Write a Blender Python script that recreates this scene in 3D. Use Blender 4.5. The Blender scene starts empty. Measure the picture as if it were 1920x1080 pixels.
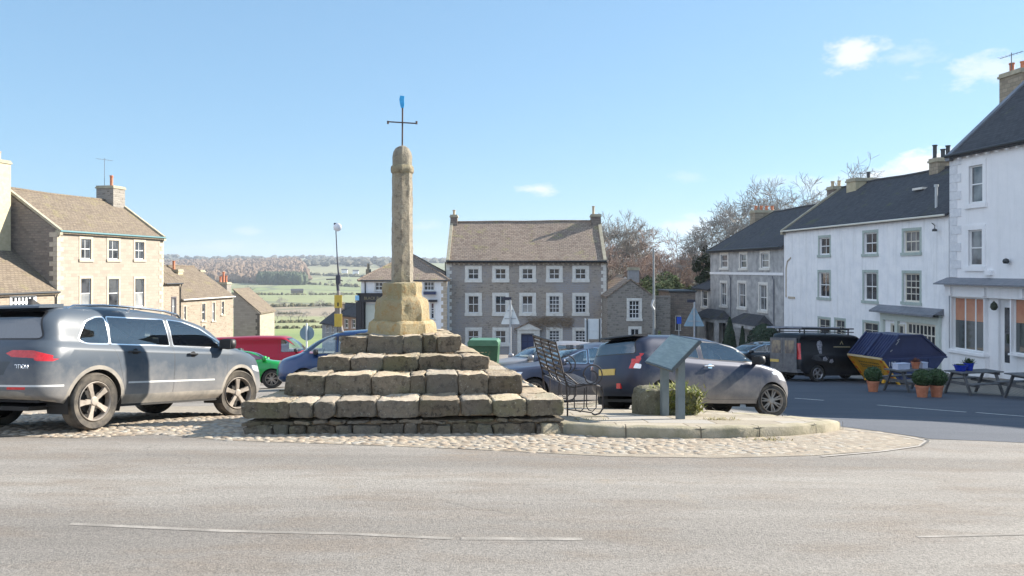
import bpy, bmesh, math, random
from mathutils import Vector, Matrix, noise
from mathutils.bvhtree import BVHTree
random.seed(7)
R = math.radians
S = bpy.context.scene
COL = S.collection
# ---------------------------------------------------------------- camera
F, HY, CXX, CZ = 1500.0, 505.0, 960.0, 1.62
cam = bpy.data.objects.new('camera', bpy.data.cameras.new('camera'))
COL.objects.link(cam); S.camera = cam
cam.location = (0, 0, CZ); cam.rotation_euler = (R(90), 0, 0)
cam.data.lens = F/1920*36; cam.data.sensor_width = 36
cam.data.shift_y = -(540-HY)/1920
cam.data.clip_start = .1; cam.data.clip_end = 20000
# ---------------------------------------------------------------- light
SUN_AZ, SUN_EL = 22.0, 28.5          # degrees from +x towards +y, elevation
w = bpy.data.worlds.new('World'); S.world = w; w.use_nodes = True
nt = w.node_tree; nt.nodes.clear()
sky = nt.nodes.new('ShaderNodeTexSky'); sky.sky_type = 'NISHITA'; sky.sun_disc = False
sky.sun_elevation = R(SUN_EL); sky.sun_rotation = R(90-SUN_AZ)
sky.air_density = 1.0; sky.dust_density = .35; sky.ozone_density = 2.2; sky.altitude = 200
bg = nt.nodes.new('ShaderNodeBackground'); bg.inputs[1].default_value = .135
wo = nt.nodes.new('ShaderNodeOutputWorld')
tc = nt.nodes.new('ShaderNodeTexCoord')
mp = nt.nodes.new('ShaderNodeMapping'); mp.inputs['Scale'].default_value = (1, 1, 2.3)
n1 = nt.nodes.new('ShaderNodeTexNoise'); n1.inputs['Scale'].default_value = 15; n1.inputs['Detail'].default_value = 9; n1.inputs['Roughness'].default_value = .62
nt.links.new(tc.outputs['Generated'], mp.inputs[0]); nt.links.new(mp.outputs[0], n1.inputs['Vector'])
def wmath(op, a, b=None, c=None):
    n = nt.nodes.new('ShaderNodeMath'); n.operation = op
    for i, v in enumerate((a, b, c)):
        if v is None: continue
        if isinstance(v, (int, float)): n.inputs[i].default_value = v
        else: nt.links.new(v, n.inputs[i])
    return n.outputs[0]
def cloud(X, Y, rx, ry, amt):
    """a small cumulus in the direction of photo pixel X,Y"""
    d = Vector(((X-CXX)/F, 1, -(Y-HY)/F)); d.normalize(); rx *= .82; ry *= .85
    sub = nt.nodes.new('ShaderNodeVectorMath'); sub.operation = 'SUBTRACT'
    nt.links.new(tc.outputs['Generated'], sub.inputs[0]); sub.inputs[1].default_value = d
    mul = nt.nodes.new('ShaderNodeVectorMath'); mul.operation = 'MULTIPLY'
    nt.links.new(sub.outputs[0], mul.inputs[0]); mul.inputs[1].default_value = (F/rx, F/rx, F/ry)
    ln = nt.nodes.new('ShaderNodeVectorMath'); ln.operation = 'LENGTH'; nt.links.new(mul.outputs[0], ln.inputs[0])
    m = wmath('SUBTRACT', 1.0, ln.outputs['Value']); m = wmath('MAXIMUM', m, 0.0)
    m = wmath('ADD', wmath('MULTIPLY', m, .60), wmath('MULTIPLY', wmath('SUBTRACT', n1.outputs[0], .625), 1.9))
    m = wmath('MULTIPLY', wmath('MAXIMUM', m, 0.0), amt*3.2)
    # no cloud outside its radius
    k = wmath('LESS_THAN', ln.outputs['Value'], 1.0)
    return wmath('MINIMUM', wmath('MULTIPLY', m, k), min(1, amt))
tot = None
for c in ((1605, 95, 120, 60, .85), (1700, 105, 110, 40, .35), (1835, 132, 100, 42, .6), (1012, 354, 80, 24, .75), (465, 433, 60, 14, .3),
          (1735, 318, 130, 60, .95), (1300, 425, 190, 45, .55), (1290, 330, 60, 20, .2), (800, 425, 90, 25, .3), (1550, 350, 200, 40, .35),
          (400, 462, 160, 22, .25), (1700, 145, 50, 22, .3)):
    o = cloud(*c); tot = o if tot is None else wmath('MAXIMUM', tot, o)
mx = nt.nodes.new('ShaderNodeMixRGB'); mx.inputs[2].default_value = (2.9, 2.95, 3.05, 1)
gm = nt.nodes.new('ShaderNodeGamma'); gm.inputs[1].default_value = .45; nt.links.new(sky.outputs[0], gm.inputs[0])
hs = nt.nodes.new('ShaderNodeMixRGB'); hs.blend_type = 'MULTIPLY'; hs.inputs[0].default_value = 1; hs.inputs[2].default_value = (.66, .985, 1.25, 1)
nt.links.new(gm.outputs[0], hs.inputs[1])
nt.links.new(tot, mx.inputs[0]); nt.links.new(hs.outputs[0], mx.inputs[1])
# unseen bright cloud banks, added west and behind the camera to brighten shaded walls
dt = nt.nodes.new('ShaderNodeVectorMath'); dt.operation = 'DOT_PRODUCT'; nt.links.new(tc.outputs['Generated'], dt.inputs[0]); dt.inputs[1].default_value = (-.74, -.58, .34)
n2 = nt.nodes.new('ShaderNodeTexNoise'); n2.inputs['Scale'].default_value = 2.6; n2.inputs['Detail'].default_value = 8; nt.links.new(mp.outputs[0], n2.inputs['Vector'])
cb = wmath('ADD', wmath('MULTIPLY', wmath('SUBTRACT', dt.outputs['Value'], .30), 1.6), wmath('MULTIPLY', wmath('SUBTRACT', n2.outputs[0], .5), 2.2))
cb = wmath('MINIMUM', wmath('MAXIMUM', cb, 0.0), .8); cb = wmath('MULTIPLY', cb, wmath('GREATER_THAN', dt.outputs['Value'], .12))
mx2 = nt.nodes.new('ShaderNodeMixRGB'); mx2.inputs[2].default_value = (3.2, 3.6, 4.3, 1); nt.links.new(cb, mx2.inputs[0]); nt.links.new(mx.outputs[0], mx2.inputs[1])
nt.links.new(mx2.outputs[0], bg.inputs[0]); nt.links.new(bg.outputs[0], wo.inputs[0])
sl = bpy.data.lights.new('sun', 'SUN'); sl.energy = 4.6; sl.angle = R(.5); sl.color = (1, .93, .82)
so = bpy.data.objects.new('sun', sl); COL.objects.link(so)
sd = Vector((math.cos(R(SUN_EL))*math.cos(R(SUN_AZ)), math.cos(R(SUN_EL))*math.sin(R(SUN_AZ)), math.sin(R(SUN_EL))))
so.rotation_euler = sd.to_track_quat('Z', 'Y').to_euler(); so.location = (30, 10, 30)
S.view_settings.view_transform = 'Standard'; S.view_settings.look = 'None'
S.view_settings.exposure = 1.42; S.view_settings.gamma = 1
# ---------------------------------------------------------------- material helpers
MATS = {}
class NT:
    def __init__(s, name):
        s.m = bpy.data.materials.new(name); s.m.use_nodes = True; s.t = s.m.node_tree
        s.b = s.t.nodes['Principled BSDF']; s.tc = None
    def n(s, typ, **k):
        n = s.t.nodes.new(typ)
        for a, v in k.items(): setattr(n, a, v)
        return n
    def l(s, a, b): s.t.links.new(a, b)
    def coord(s, kind='Object', scale=None):
        if s.tc is None: s.tc = s.n('ShaderNodeTexCoord')
        o = s.tc.outputs[kind]
        if scale:
            m = s.n('ShaderNodeMapping'); m.inputs['Scale'].default_value = scale; s.l(o, m.inputs[0]); o = m.outputs[0]
        return o
    def noise(s, sc, det=4, rough=.55, kind='Object', scale=None):
        n = s.n('ShaderNodeTexNoise'); n.inputs['Scale'].default_value = sc; n.inputs['Detail'].default_value = det
        n.inputs['Roughness'].default_value = rough; s.l(s.coord(kind, scale), n.inputs['Vector']); return n.outputs[0]
    def ramp(s, fac, stops):
        r = s.n('ShaderNodeValToRGB'); e = r.color_ramp.elements
        while len(e) < len(stops): e.new(.5)
        for i, (p, c) in enumerate(stops):
            e[i].position = p; e[i].color = (c, c, c, 1) if isinstance(c, (int, float)) else (*c, 1)
        s.l(fac, r.inputs[0]); return r.outputs[0]
    def mix(s, fac, a, b, mode='MIX'):
        m = s.n('ShaderNodeMixRGB', blend_type=mode)
        for i, v in ((0, fac), (1, a), (2, b)):
            if isinstance(v, (int, float)): m.inputs[i].default_value = v if i == 0 else (v, v, v, 1)
            elif isinstance(v, tuple): m.inputs[i].default_value = (*v, 1)
            else: s.l(v, m.inputs[i])
        return m.outputs[0]
    def math(s, op, a, b=0.0):
        n = s.n('ShaderNodeMath', operation=op)
        for i, v in enumerate((a, b)):
            if isinstance(v, (int, float)): n.inputs[i].default_value = v
            else: s.l(v, n.inputs[i])
        return n.outputs[0]
    def bump(s, h, strength=.5, dist=.02):
        b = s.n('ShaderNodeBump'); b.inputs['Strength'].default_value = strength; b.inputs['Distance'].default_value = dist
        s.l(h, b.inputs['Height']); s.l(b.outputs[0], s.b.inputs['Normal'])
    def color(s, c):
        if isinstance(c, tuple): s.b.inputs['Base Color'].default_value = (*c, 1)
        else: s.l(c, s.b.inputs['Base Color'])
    def rough(s, r):
        if isinstance(r, (int, float)): s.b.inputs['Roughness'].default_value = r
        else: s.l(r, s.b.inputs['Roughness'])
def M(name, c1, c2=None, sc=3., rough=.8, bump=0., bsc=20., metal=0., lo=.35, hi=.65, coat=0.):
    if name in MATS: return MATS[name]
    t = NT(name)
    if c2: t.color(t.ramp(t.noise(sc, 6, .6), [(lo, c1), (hi, c2)]))
    else: t.color(c1)
    t.rough(rough); t.b.inputs['Metallic'].default_value = metal
    if coat: t.b.inputs['Coat Weight'].default_value = coat; t.b.inputs['Coat Roughness'].default_value = .08
    if bump: t.bump(t.noise(bsc, 5, .6), bump, .02)
    MATS[name] = t.m; return t.m
def brickish(name, cols, mortar, bw, bh, ms=.02, offset=.5, bump=.5, dist=.02, rough=.85, big=None, bigsc=.35, warp=.0, squash=1.0, moss=None, mosslo=.55, coln=2.3):
    """rows of stones / slates / bricks laid on the face's own metric UV"""
    t = NT(name)
    uv = t.coord('UV')
    if warp:
        nz = t.n('ShaderNodeTexNoise'); nz.inputs['Scale'].default_value = 2.2; nz.inputs['Detail'].default_value = 2; t.l(uv, nz.inputs['Vector'])
        ad = t.n('ShaderNodeVectorMath', operation='MULTIPLY_ADD'); t.l(nz.outputs['Color'], ad.inputs[0])
        ad.inputs[1].default_value = (warp, warp, 0); t.l(uv, ad.inputs[2]); uv = ad.outputs[0]
    b = t.n('ShaderNodeTexBrick'); b.offset = offset; b.squash = squash; b.squash_frequency = 3
    b.inputs['Scale'].default_value = 1; b.inputs['Brick Width'].default_value = bw; b.inputs['Row Height'].default_value = bh
    b.inputs['Mortar Size'].default_value = ms; b.inputs['Mortar Smooth'].default_value = .3; b.inputs['Bias'].default_value = 0
    b.inputs['Color1'].default_value = (0, 0, 0, 1); b.inputs['Color2'].default_value = (1, 1, 1, 1); b.inputs['Mortar'].default_value = (.5, .5, .5, 1)
    t.l(uv, b.inputs['Vector'])
    var = t.mix(.4, b.outputs['Color'], t.noise(coln, 5, .6))
    k = len(cols); c = t.ramp(var, [(.22+.56*i/(k-1), cols[i]) for i in range(k)])
    fine = t.noise(28, 6, .7); c = t.mix(.35, c, t.ramp(fine, [(.3, .45), (.7, 1.0)]), 'MULTIPLY')
    if big:
        bn = t.noise(bigsc, 5, .6); c = t.mix(t.ramp(bn, [(.42, 0.), (.62, 1.)]), c, big)
    if moss:
        mn = t.noise(.9, 6, .7); c = t.mix(t.ramp(mn, [(mosslo, 0.), (mosslo+.13, .85)]), c, moss)
    if mortar: c = t.mix(t.math('MULTIPLY', b.outputs['Fac'], .8), c, mortar)
    t.color(c); t.rough(rough)
    h = t.math('SUBTRACT', t.math('MULTIPLY', fine, .5), b.outputs['Fac'])
    t.bump(h, bump, dist); MATS[name] = t.m; return t.m
# ---------------------------------------------------------------- mesh builder
class MB:
    def __init__(s): s.v = []; s.f = []; s.mi = []; s.X = Matrix.Identity(4)
    def pt(s, p): s.v.append(s.X @ Vector(p)); return len(s.v)-1
    def face(s, ids, m=0): s.f.append(tuple(ids)); s.mi.append(m)
    def quad(s, a, b, c, d, m=0): s.face([s.pt(p) for p in (a, b, c, d)], m)
    def poly(s, pts, m=0): s.face([s.pt(p) for p in pts], m)
    def box(s, x0, x1, y0, y1, z0, z1, m=0):
        i = [s.pt(p) for p in ((x0,y0,z0),(x1,y0,z0),(x1,y1,z0),(x0,y1,z0),(x0,y0,z1),(x1,y0,z1),(x1,y1,z1),(x0,y1,z1))]
        for q in ((3,2,1,0),(4,5,6,7),(0,1,5,4),(1,2,6,5),(2,3,7,6),(3,0,4,7)): s.face([i[k] for k in q], m)
    def bar(s, p, q, w, h, m=0, up=(0,0,1)):
        p, q = Vector(p), Vector(q); d = (q-p).normalized(); u = Vector(up)
        if abs(d.dot(u)) > .98: u = Vector((0,1,0))
        a = d.cross(u).normalized()*w/2; b = a.cross(d).normalized()*h/2
        i = [s.pt(x) for x in (p-a-b, p+a-b, p+a+b, p-a+b, q-a-b, q+a-b, q+a+b, q-a+b)]
        for k in ((0,1,2,3),(7,6,5,4),(0,4,5,1),(1,5,6,2),(2,6,7,3),(3,7,4,0)): s.face([i[j] for j in k], m)
    def tube(s, pts, rad, n=8, caps=True, m=0):
        pts = [Vector(p) for p in pts]; k = len(pts)
        if not hasattr(rad, '__len__'): rad = [rad]*k
        prev = None; rings = []
        for i, p in enumerate(pts):
            d = (pts[min(i+1, k-1)]-pts[max(i-1, 0)]).normalized()
            if prev is None: a = d.orthogonal().normalized()
            else:
                a = prev-d*prev.dot(d); a = a.normalized() if a.length > 1e-6 else d.orthogonal().normalized()
            prev = a; b = d.cross(a)
            rings.append([s.pt(p+(a*math.cos(2*math.pi*j/n)+b*math.sin(2*math.pi*j/n))*rad[i]) for j in range(n)])
        for i in range(k-1):
            for j in range(n):
                s.face([rings[i][j], rings[i][(j+1) % n], rings[i+1][(j+1) % n], rings[i+1][j]], m)
        if caps: s.face(rings[0][::-1], m); s.face(rings[-1], m)
    def lathe(s, prof, n=24, c=(0,0,0), axis='z', m=0, close=False, ph=0.):
        rings = []
        for r, h in prof:
            ring = []
            for j in range(n):
                a = 2*math.pi*j/n+ph; x, y = r*math.cos(a), r*math.sin(a)
                p = (x, y, h) if axis == 'z' else ((x, h, y) if axis == 'y' else (h, x, y))
                ring.append(s.pt(Vector(p)+Vector(c)))
            rings.append(ring)
        fl = axis == 'y'
        for i in range(len(rings)-1):
            for j in range(n):
                q = [rings[i][j], rings[i][(j+1) % n], rings[i+1][(j+1) % n], rings[i+1][j]]
                s.face(q[::-1] if fl else q, m)
        if close:
            s.face(rings[0] if fl else rings[0][::-1], m); s.face(rings[-1][::-1] if fl else rings[-1], m)
    def prism(s, poly, y0, y1, plane='xz', m=0):
        def P(a, b, h): return (a, h, b) if plane == 'xz' else ((a, b, h) if plane == 'xy' else (h, a, b))
        A = [s.pt(P(a, b, y0)) for a, b in poly]; B = [s.pt(P(a, b, y1)) for a, b in poly]; n = len(poly)
        s.face(A, m); s.face(B[::-1], m)
        for i in range(n): s.face([A[i], B[i], B[(i+1) % n], A[(i+1) % n]], m)
    def stone(s, x0, x1, y0, y1, z0, z1, r=.03, amp=.012, res=.07, m=0, sc=7.):
        """weathered block: rounded, lumpy box"""
        nx = max(2, int((x1-x0)/res)); ny = max(2, int((y1-y0)/res)); nz = max(2, int((z1-z0)/res))
        cx, cy, cz = (x0+x1)/2, (y0+y1)/2, (z0+z1)/2; hx, hy, hz = (x1-x0)/2, (y1-y0)/2, (z1-z0)/2
        r = min(r, hx*.9, hy*.9, hz*.9); cache = {}; sd_ = Vector((random.random()*50, random.random()*50, 3))
        def V(i, j, k):
            if (i, j, k) in cache: return cache[i, j, k]
            def g(t, n):  # denser near the edges
                u = 2*t/n-1; return math.sin(u*math.pi/2)*.45+u*.55
            p = Vector((g(i, nx)*hx, g(j, ny)*hy, g(k, nz)*hz))
            q = Vector((max(-hx+r, min(hx-r, p.x)), max(-hy+r, min(hy-r, p.y)), max(-hz+r, min(hz-r, p.z))))
            d = p-q
            if d.length > 1e-9: p = q+d.normalized()*min(d.length, r) if min(abs(d.x)>1e-9, True) else p
            w_ = p+Vector((cx, cy, cz))
            nn = noise.noise_vector(w_*sc*.5+sd_)*amp*1.3+noise.noise_vector(w_*sc*2.3+sd_)*amp*.7
            cache[i, j, k] = s.pt(w_+nn); return cache[i, j, k]
        for i in range(nx):
            for j in range(ny):
                s.face([V(i,j,0), V(i,j+1,0), V(i+1,j+1,0), V(i+1,j,0)], m); s.face([V(i,j,nz), V(i+1,j,nz), V(i+1,j+1,nz), V(i,j+1,nz)], m)
        for i in range(nx):
            for k in range(nz):
                s.face([V(i,0,k), V(i+1,0,k), V(i+1,0,k+1), V(i,0,k+1)], m); s.face([V(i,ny,k), V(i,ny,k+1), V(i+1,ny,k+1), V(i+1,ny,k)], m)
        for j in range(ny):
            for k in range(nz):
                s.face([V(0,j,k), V(0,j,k+1), V(0,j+1,k+1), V(0,j+1,k)], m); s.face([V(nx,j,k), V(nx,j+1,k), V(nx,j+1,k+1), V(nx,j,k+1)], m)
    def build(s, name, mat, parent=None, smooth=None, loc=None):
        me = bpy.data.meshes.new(name); me.from_pydata([tuple(v) for v in s.v], [], s.f)
        mats = mat if isinstance(mat, (list, tuple)) else [mat]
        for m in mats: me.materials.append(m)
        if len(mats) > 1: me.polygons.foreach_set('material_index', s.mi)
        me.update(); autouv(me)
        if smooth is not None:
            me.polygons.foreach_set('use_smooth', [True]*len(me.polygons))
            if smooth < 180: me.set_sharp_from_angle(angle=R(smooth))
        o = bpy.data.objects.new(name, me); COL.objects.link(o)
        if parent: o.parent = parent
        if loc: o.location = loc
        return o
def autouv(me):
    uvl = me.uv_layers.new(name='UVMap'); data = [0.0]*(2*len(me.loops)); vs = me.vertices
    for p in me.polygons:
        n = p.normal
        if abs(n.z) > .985: t, b = Vector((1,0,0)), Vector((0,1,0))
        else: t = Vector((-n.y, n.x, 0)).normalized(); b = n.cross(t)
        for li in p.loop_indices:
            co = vs[me.loops[li].vertex_index].co; data[2*li] = co.dot(t); data[2*li+1] = co.dot(b)
    uvl.data.foreach_set('uv', data)
def tag(o, label=None, cat=None, group=None, kind=None):
    if label: o['label'] = label
    if cat: o['category'] = cat
    if group: o['group'] = group
    if kind: o['kind'] = kind
    return o
def thing(name, label, cat, loc=(0,0,0), rz=0., group=None):
    o = bpy.data.objects.new(name, None); COL.objects.link(o); o.empty_display_size = .2
    o.location = loc; o.rotation_euler = (0, 0, rz); tag(o, label, cat, group); return o
def dup(o, parent=None):
    c = o.copy(); COL.objects.link(c); c.parent = parent
    for ch in list(o.children): dup(ch, c)
    return c
def text(s_, size, mat, parent, loc, rot, name='lettering', ext=.004, sx=1.0):
    cu = bpy.data.curves.new('t', 'FONT'); cu.body = s_; cu.size = size; cu.extrude = ext; cu.align_x = 'CENTER'; cu.align_y = 'CENTER'
    to = bpy.data.objects.new('t', cu); COL.objects.link(to)
    me = bpy.data.meshes.new_from_object(to.evaluated_get(bpy.context.evaluated_depsgraph_get()))
    bpy.data.objects.remove(to); bpy.data.curves.remove(cu); me.materials.clear(); me.materials.append(mat)
    o = bpy.data.objects.new(name, me); COL.objects.link(o); o.parent = parent; o.location = loc; o.rotation_euler = rot; o.scale = (sx, 1, 1); return o
# ---------------------------------------------------------------- the lie of the land
PROF = [(-60,-.6),(-30,.7),(0,1.62),(5,1.78),(9.9,2.05),(12.6,2.33),(17,3.0),(25,3.72),(33,4.4),(40,4.85),(57,6.1),(68,7.3),(80,8.2),(100,9.5),
        (160,13.5),(250,19.2),(500,27),(900,27.5),(1400,20.5),(1900,6),(2300,-14),(2800,-30),(3600,-34),(6000,-20)]
def herm(P, x):
    if x <= P[0][0]: return P[0][1]
    if x >= P[-1][0]: return P[-1][1]
    for i in range(len(P)-1):
        if x <= P[i+1][0]: break
    def sl_(j):
        if j == 0 or j == len(P)-1: return 0
        a = (P[j][1]-P[j-1][1])/(P[j][0]-P[j-1][0]); b = (P[j+1][1]-P[j][1])/(P[j+1][0]-P[j][0])
        return 0 if a*b <= 0 else 2*a*b/(a+b)
    h = P[i+1][0]-P[i][0]; t = (x-P[i][0])/h; m0, m1 = sl_(i)*h, sl_(i+1)*h
    return (2*t**3-3*t*t+1)*P[i][1]+(t**3-2*t*t+t)*m0+(-2*t**3+3*t*t)*P[i+1][1]+(t**3-t*t)*m1
def sst(a, b, x):
    t = max(0, min(1, (x-a)/(b-a))); return t*t*(3-2*t)
def D(x, y):
    d = herm(PROF, y)+.015*max(-12, min(25, x if x > 0 else x*.3))*(1-sst(60, 100, y))*sst(2, 9, y)
    d += .45*sst(-4, -12, x)*sst(18, 32, y)*(1-sst(70, 110, y))
    if y > 150:
        k = sst(150, 900, y)
        d -= k*5*noise.noise(Vector((x/420, y/500, 1.3)))
        k2 = sst(1300, 2400, y)
        d -= k2*30*noise.noise(Vector((x/700+5.2, y/1500, 3.1)))
        d += k2*(18*sst(-450, 100, x)-8)          # the wooded ridge stands highest on the left
    return d
def G(x, y): return CZ-D(x, y)
def gp(X, Y, tmax=400):
    """ground point under photo pixel X,Y"""
    a, b = (X-CXX)/F, (Y-HY)/F; t = 2.; s_ = .05
    while t < tmax:
        if b*t >= D(a*t, t): return Vector((a*t, t, G(a*t, t)))
        t += s_*(1+t*.02)
    return Vector((a*t, t, G(a*t, t)))
def P3(X, Y, d): return Vector(((X-CXX)/F*d, d, CZ-(Y-HY)/F*d))
# ---------------------------------------------------------------- ground materials
def asphalt_mat():
    t = NT('asphalt')
    big = t.noise(.35, 5, .6, scale=(.16, 1.5, 1)); mid = t.noise(1.7, 6, .65, scale=(.5, 1.5, 1)); fine = t.noise(85, 3, .7); sp = t.noise(38, 4, .75)
    c = t.ramp(big, [(.34, (.17, .153, .135)), (.5, (.24, .218, .193)), (.64, (.31, .284, .25))])
    c = t.mix(t.ramp(mid, [(.47, 0.), (.70, .7)]), c, (.20, .16, .125))
    c = t.mix(.58, c, t.ramp(sp, [(.33, .5), (.5, .98), (.66, 1.3)]), 'MULTIPLY')
    c = t.mix(.75, c, t.ramp(fine, [(.32, .5), (.5, 1.), (.68, 1.3)]), 'MULTIPLY')
    stain = t.noise(.8, 5, .7); c = t.mix(t.ramp(stain, [(.62, 0.), (.8, .45)]), c, (.30, .22, .13))
    # fine wandering cracks
    v = t.n('ShaderNodeTexVoronoi', feature='DISTANCE_TO_EDGE'); v.inputs['Scale'].default_value = .55
    wv = t.n('ShaderNodeTexNoise'); wv.inputs['Scale'].default_value = 1.5; wv.inputs['Detail'].default_value = 5; t.l(t.coord(), wv.inputs['Vector'])
    ad = t.n('ShaderNodeVectorMath', operation='MULTIPLY_ADD'); t.l(wv.outputs['Color'], ad.inputs[0]); ad.inputs[1].default_value = (1.2, 1.2, 0); t.l(t.coord(), ad.inputs[2]); t.l(ad.outputs[0], v.inputs['Vector'])
    cr = t.math('MULTIPLY', t.ramp(v.outputs['Distance'], [(0, 1.), (.006, 0.)]), t.ramp(t.noise(.3, 3), [(.52, 0.), (.6, .5)]))
    c = t.mix(cr, c, (.09, .08, .07))
    t.color(c); t.rough(.92)
    t.bump(t.math('ADD', t.math('MULTIPLY', sp, .6), t.math('MULTIPLY', fine, .6)), .75, .012)
    return t.m
ASPH = asphalt_mat()
def field_mat():
    t = NT('field_grass')
    sx = t.n('ShaderNodeSeparateXYZ'); t.l(t.coord(), sx.inputs[0])
    wob = t.math('MULTIPLY', t.math('SUBTRACT', t.noise(.004, 2), .5), 180.0)
    yy = t.math('DIVIDE', t.math('ADD', sx.outputs[1], wob), 2000.0)
    g1, g2, g3, br, dk = (.22, .27, .09), (.165, .22, .075), (.265, .275, .125), (.29, .215, .16), (.13, .14, .085)
    c = t.ramp(yy, [(.03, g1), (.085, g2), (.115, g1), (.16, g3), (.225, g3), (.24, br), (.32, br), (.335, g3), (.55, g1), (.80, g3), (1.0, (.16, .17, .09))])
    v = t.n('ShaderNodeTexVoronoi', feature='F1'); v.inputs['Scale'].default_value = 1; t.l(t.coord('Object', (.0045, .0024, 0)), v.inputs['Vector'])
    vc = t.ramp(v.outputs['Color'], [(0, (.17, .20, .09)), (.4, (.25, .26, .13)), (.7, (.28, .235, .17)), (1, (.20, .24, .11))])
    far = t.math('MULTIPLY', t.ramp(yy, [(.12, 0.), (.45, 1.)]), .6)
    c = t.mix(far, c, vc)
    ve = t.n('ShaderNodeTexVoronoi', feature='DISTANCE_TO_EDGE'); ve.inputs['Scale'].default_value = 1; t.l(t.coord('Object', (.0045, .0024, 0)), ve.inputs['Vector'])
    c = t.mix(t.math('MULTIPLY', t.ramp(ve.outputs['Distance'], [(.012, 1.), (.03, 0.)]), t.ramp(yy, [(.1, 0.), (.3, .8)])), c, dk)
    c = t.mix(.5, c, t.ramp(t.noise(.05, 6, .7), [(.3, .6), (.7, 1.15)]), 'MULTIPLY')
    t.color(c); t.rough(.95); t.bump(t.noise(.3, 5, .7), .3, .5); return t.m
def grid_axis(lo, hi, near0, near1, step, grow):
    a = [near0]
    while a[-1] < near1: a.append(a[-1]+step)
    s_ = step
    while a[-1] < hi: s_ *= grow; a.append(a[-1]+s_)
    s_ = step; b = [a[0]]
    while b[-1] > lo: s_ *= grow; b.append(b[-1]-s_)
    return sorted(b[1:])+a
xs = grid_axis(-3200, 3200, -40, 40, 1.0, 1.06); ys = grid_axis(-80, 6000, -6, 88, .8, 1.035)
SPL = 94.0
for nm, cond, mat in (('ground', lambda y: y < SPL, ASPH), ('fields', lambda y: y >= SPL, field_mat())):
    mb = MB(); ix = {}
    for j in range(len(ys)-1):
        if not cond(ys[j]): continue
        for i in range(len(xs)-1):
            if cond(0) and abs(xs[i]) > 400: continue
            ids = []
            for a, b in ((i,j),(i+1,j),(i+1,j+1),(i,j+1)):
                if (a, b) not in ix: ix[a, b] = mb.pt((xs[a], ys[b], G(xs[a], ys[b])))
                ids.append(ix[a, b])
            mb.face(ids)
    tag(mb.build(nm, mat, smooth=180), kind='structure')
# land beside the village beyond the built-up part
# ---------------------------------------------------------------- painted marks and setts
def sheet(name, poly, dz, mat, kind='structure', step=.35, smooth=180):
    """a sheet lying dz above the ground, cut to the polygon"""
    bm = bmesh.new(); xs_ = [p[0] for p in poly]; ys_ = [p[1] for p in poly]
    nx = max(1, int((max(xs_)-min(xs_))/step)); ny = max(1, int((max(ys_)-min(ys_))/step))
    vs = [bm.verts.new((p[0], p[1], 0)) for p in poly]; bm.faces.new(vs)
    bmesh.ops.triangulate(bm, faces=bm.faces[:])
    for k in range(1, nx):
        x = min(xs_)+(max(xs_)-min(xs_))*k/nx
        bmesh.ops.bisect_plane(bm, geom=bm.verts[:]+bm.edges[:]+bm.faces[:], plane_co=(x,0,0), plane_no=(1,0,0))
    for k in range(1, ny):
        y = min(ys_)+(max(ys_)-min(ys_))*k/ny
        bmesh.ops.bisect_plane(bm, geom=bm.verts[:]+bm.edges[:]+bm.faces[:], plane_co=(0,y,0), plane_no=(0,1,0))
    for v in bm.verts: v.co.z = G(v.co.x, v.co.y)+dz
    bmesh.ops.recalc_face_normals(bm, faces=bm.faces[:])
    if sum(f.normal.z for f in bm.faces) < 0: bmesh.ops.reverse_faces(bm, faces=bm.faces[:])
    me = bpy.data.meshes.new(name); bm.to_mesh(me); bm.free(); me.materials.append(mat); autouv(me)
    o = bpy.data.objects.new(name, me); COL.objects.link(o); tag(o, kind=kind); return o
def pin(poly, x, y):
    c = False; n = len(poly)
    for i in range(n):
        x1, y1 = poly[i]; x2, y2 = poly[(i+1) % n]
        if (y1 > y) != (y2 > y) and x < (x2-x1)*(y-y1)/(y2-y1)+x1: c = not c
    return c
def pxpoly(pts): return [tuple(gp(X, Y))[:2] for X, Y in pts]
DIRT = M('sett_joint_earth', (.235, .195, .15), (.32, .275, .215), 5, .95, .5, 60)
# earth and setts apron round the cross
apron = pxpoly([(-60, 818), (140, 822), (300, 815), (420, 826), (560, 832), (800, 840), (1000, 850), (1150, 858), (1350, 860), (1520, 856), (1650, 846), (1720, 836), (1738, 828), (1715, 820), (1640, 810), (1560, 800), (1480, 790)]) \
      + [(4.0, 17.0), (-3, 18.5), (-9.5, 17.5), (-11, 12.0)]
sheet('cobbled_apron_bed', apron, .004, DIRT)
def cob_mat():
    t = NT('river_cobble'); g = t.n('ShaderNodeNewGeometry')
    c = t.ramp(g.outputs['Random Per Island'], [(0, (.25, .19, .135)), (.3, (.39, .31, .23)), (.5, (.31, .28, .24)), (.7, (.45, .36, .26)), (1, (.36, .34, .30))])
    c = t.mix(.4, c, t.ramp(t.noise(35, 5), [(.3, .55), (.7, 1.1)]), 'MULTIPLY')
    t.color(c); t.rough(.85); t.bump(t.noise(60, 4), .3, .01); return t.m
COB = cob_mat()
mb = MB(); rnd = random.Random(3)
island = None
y = 8.6
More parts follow.
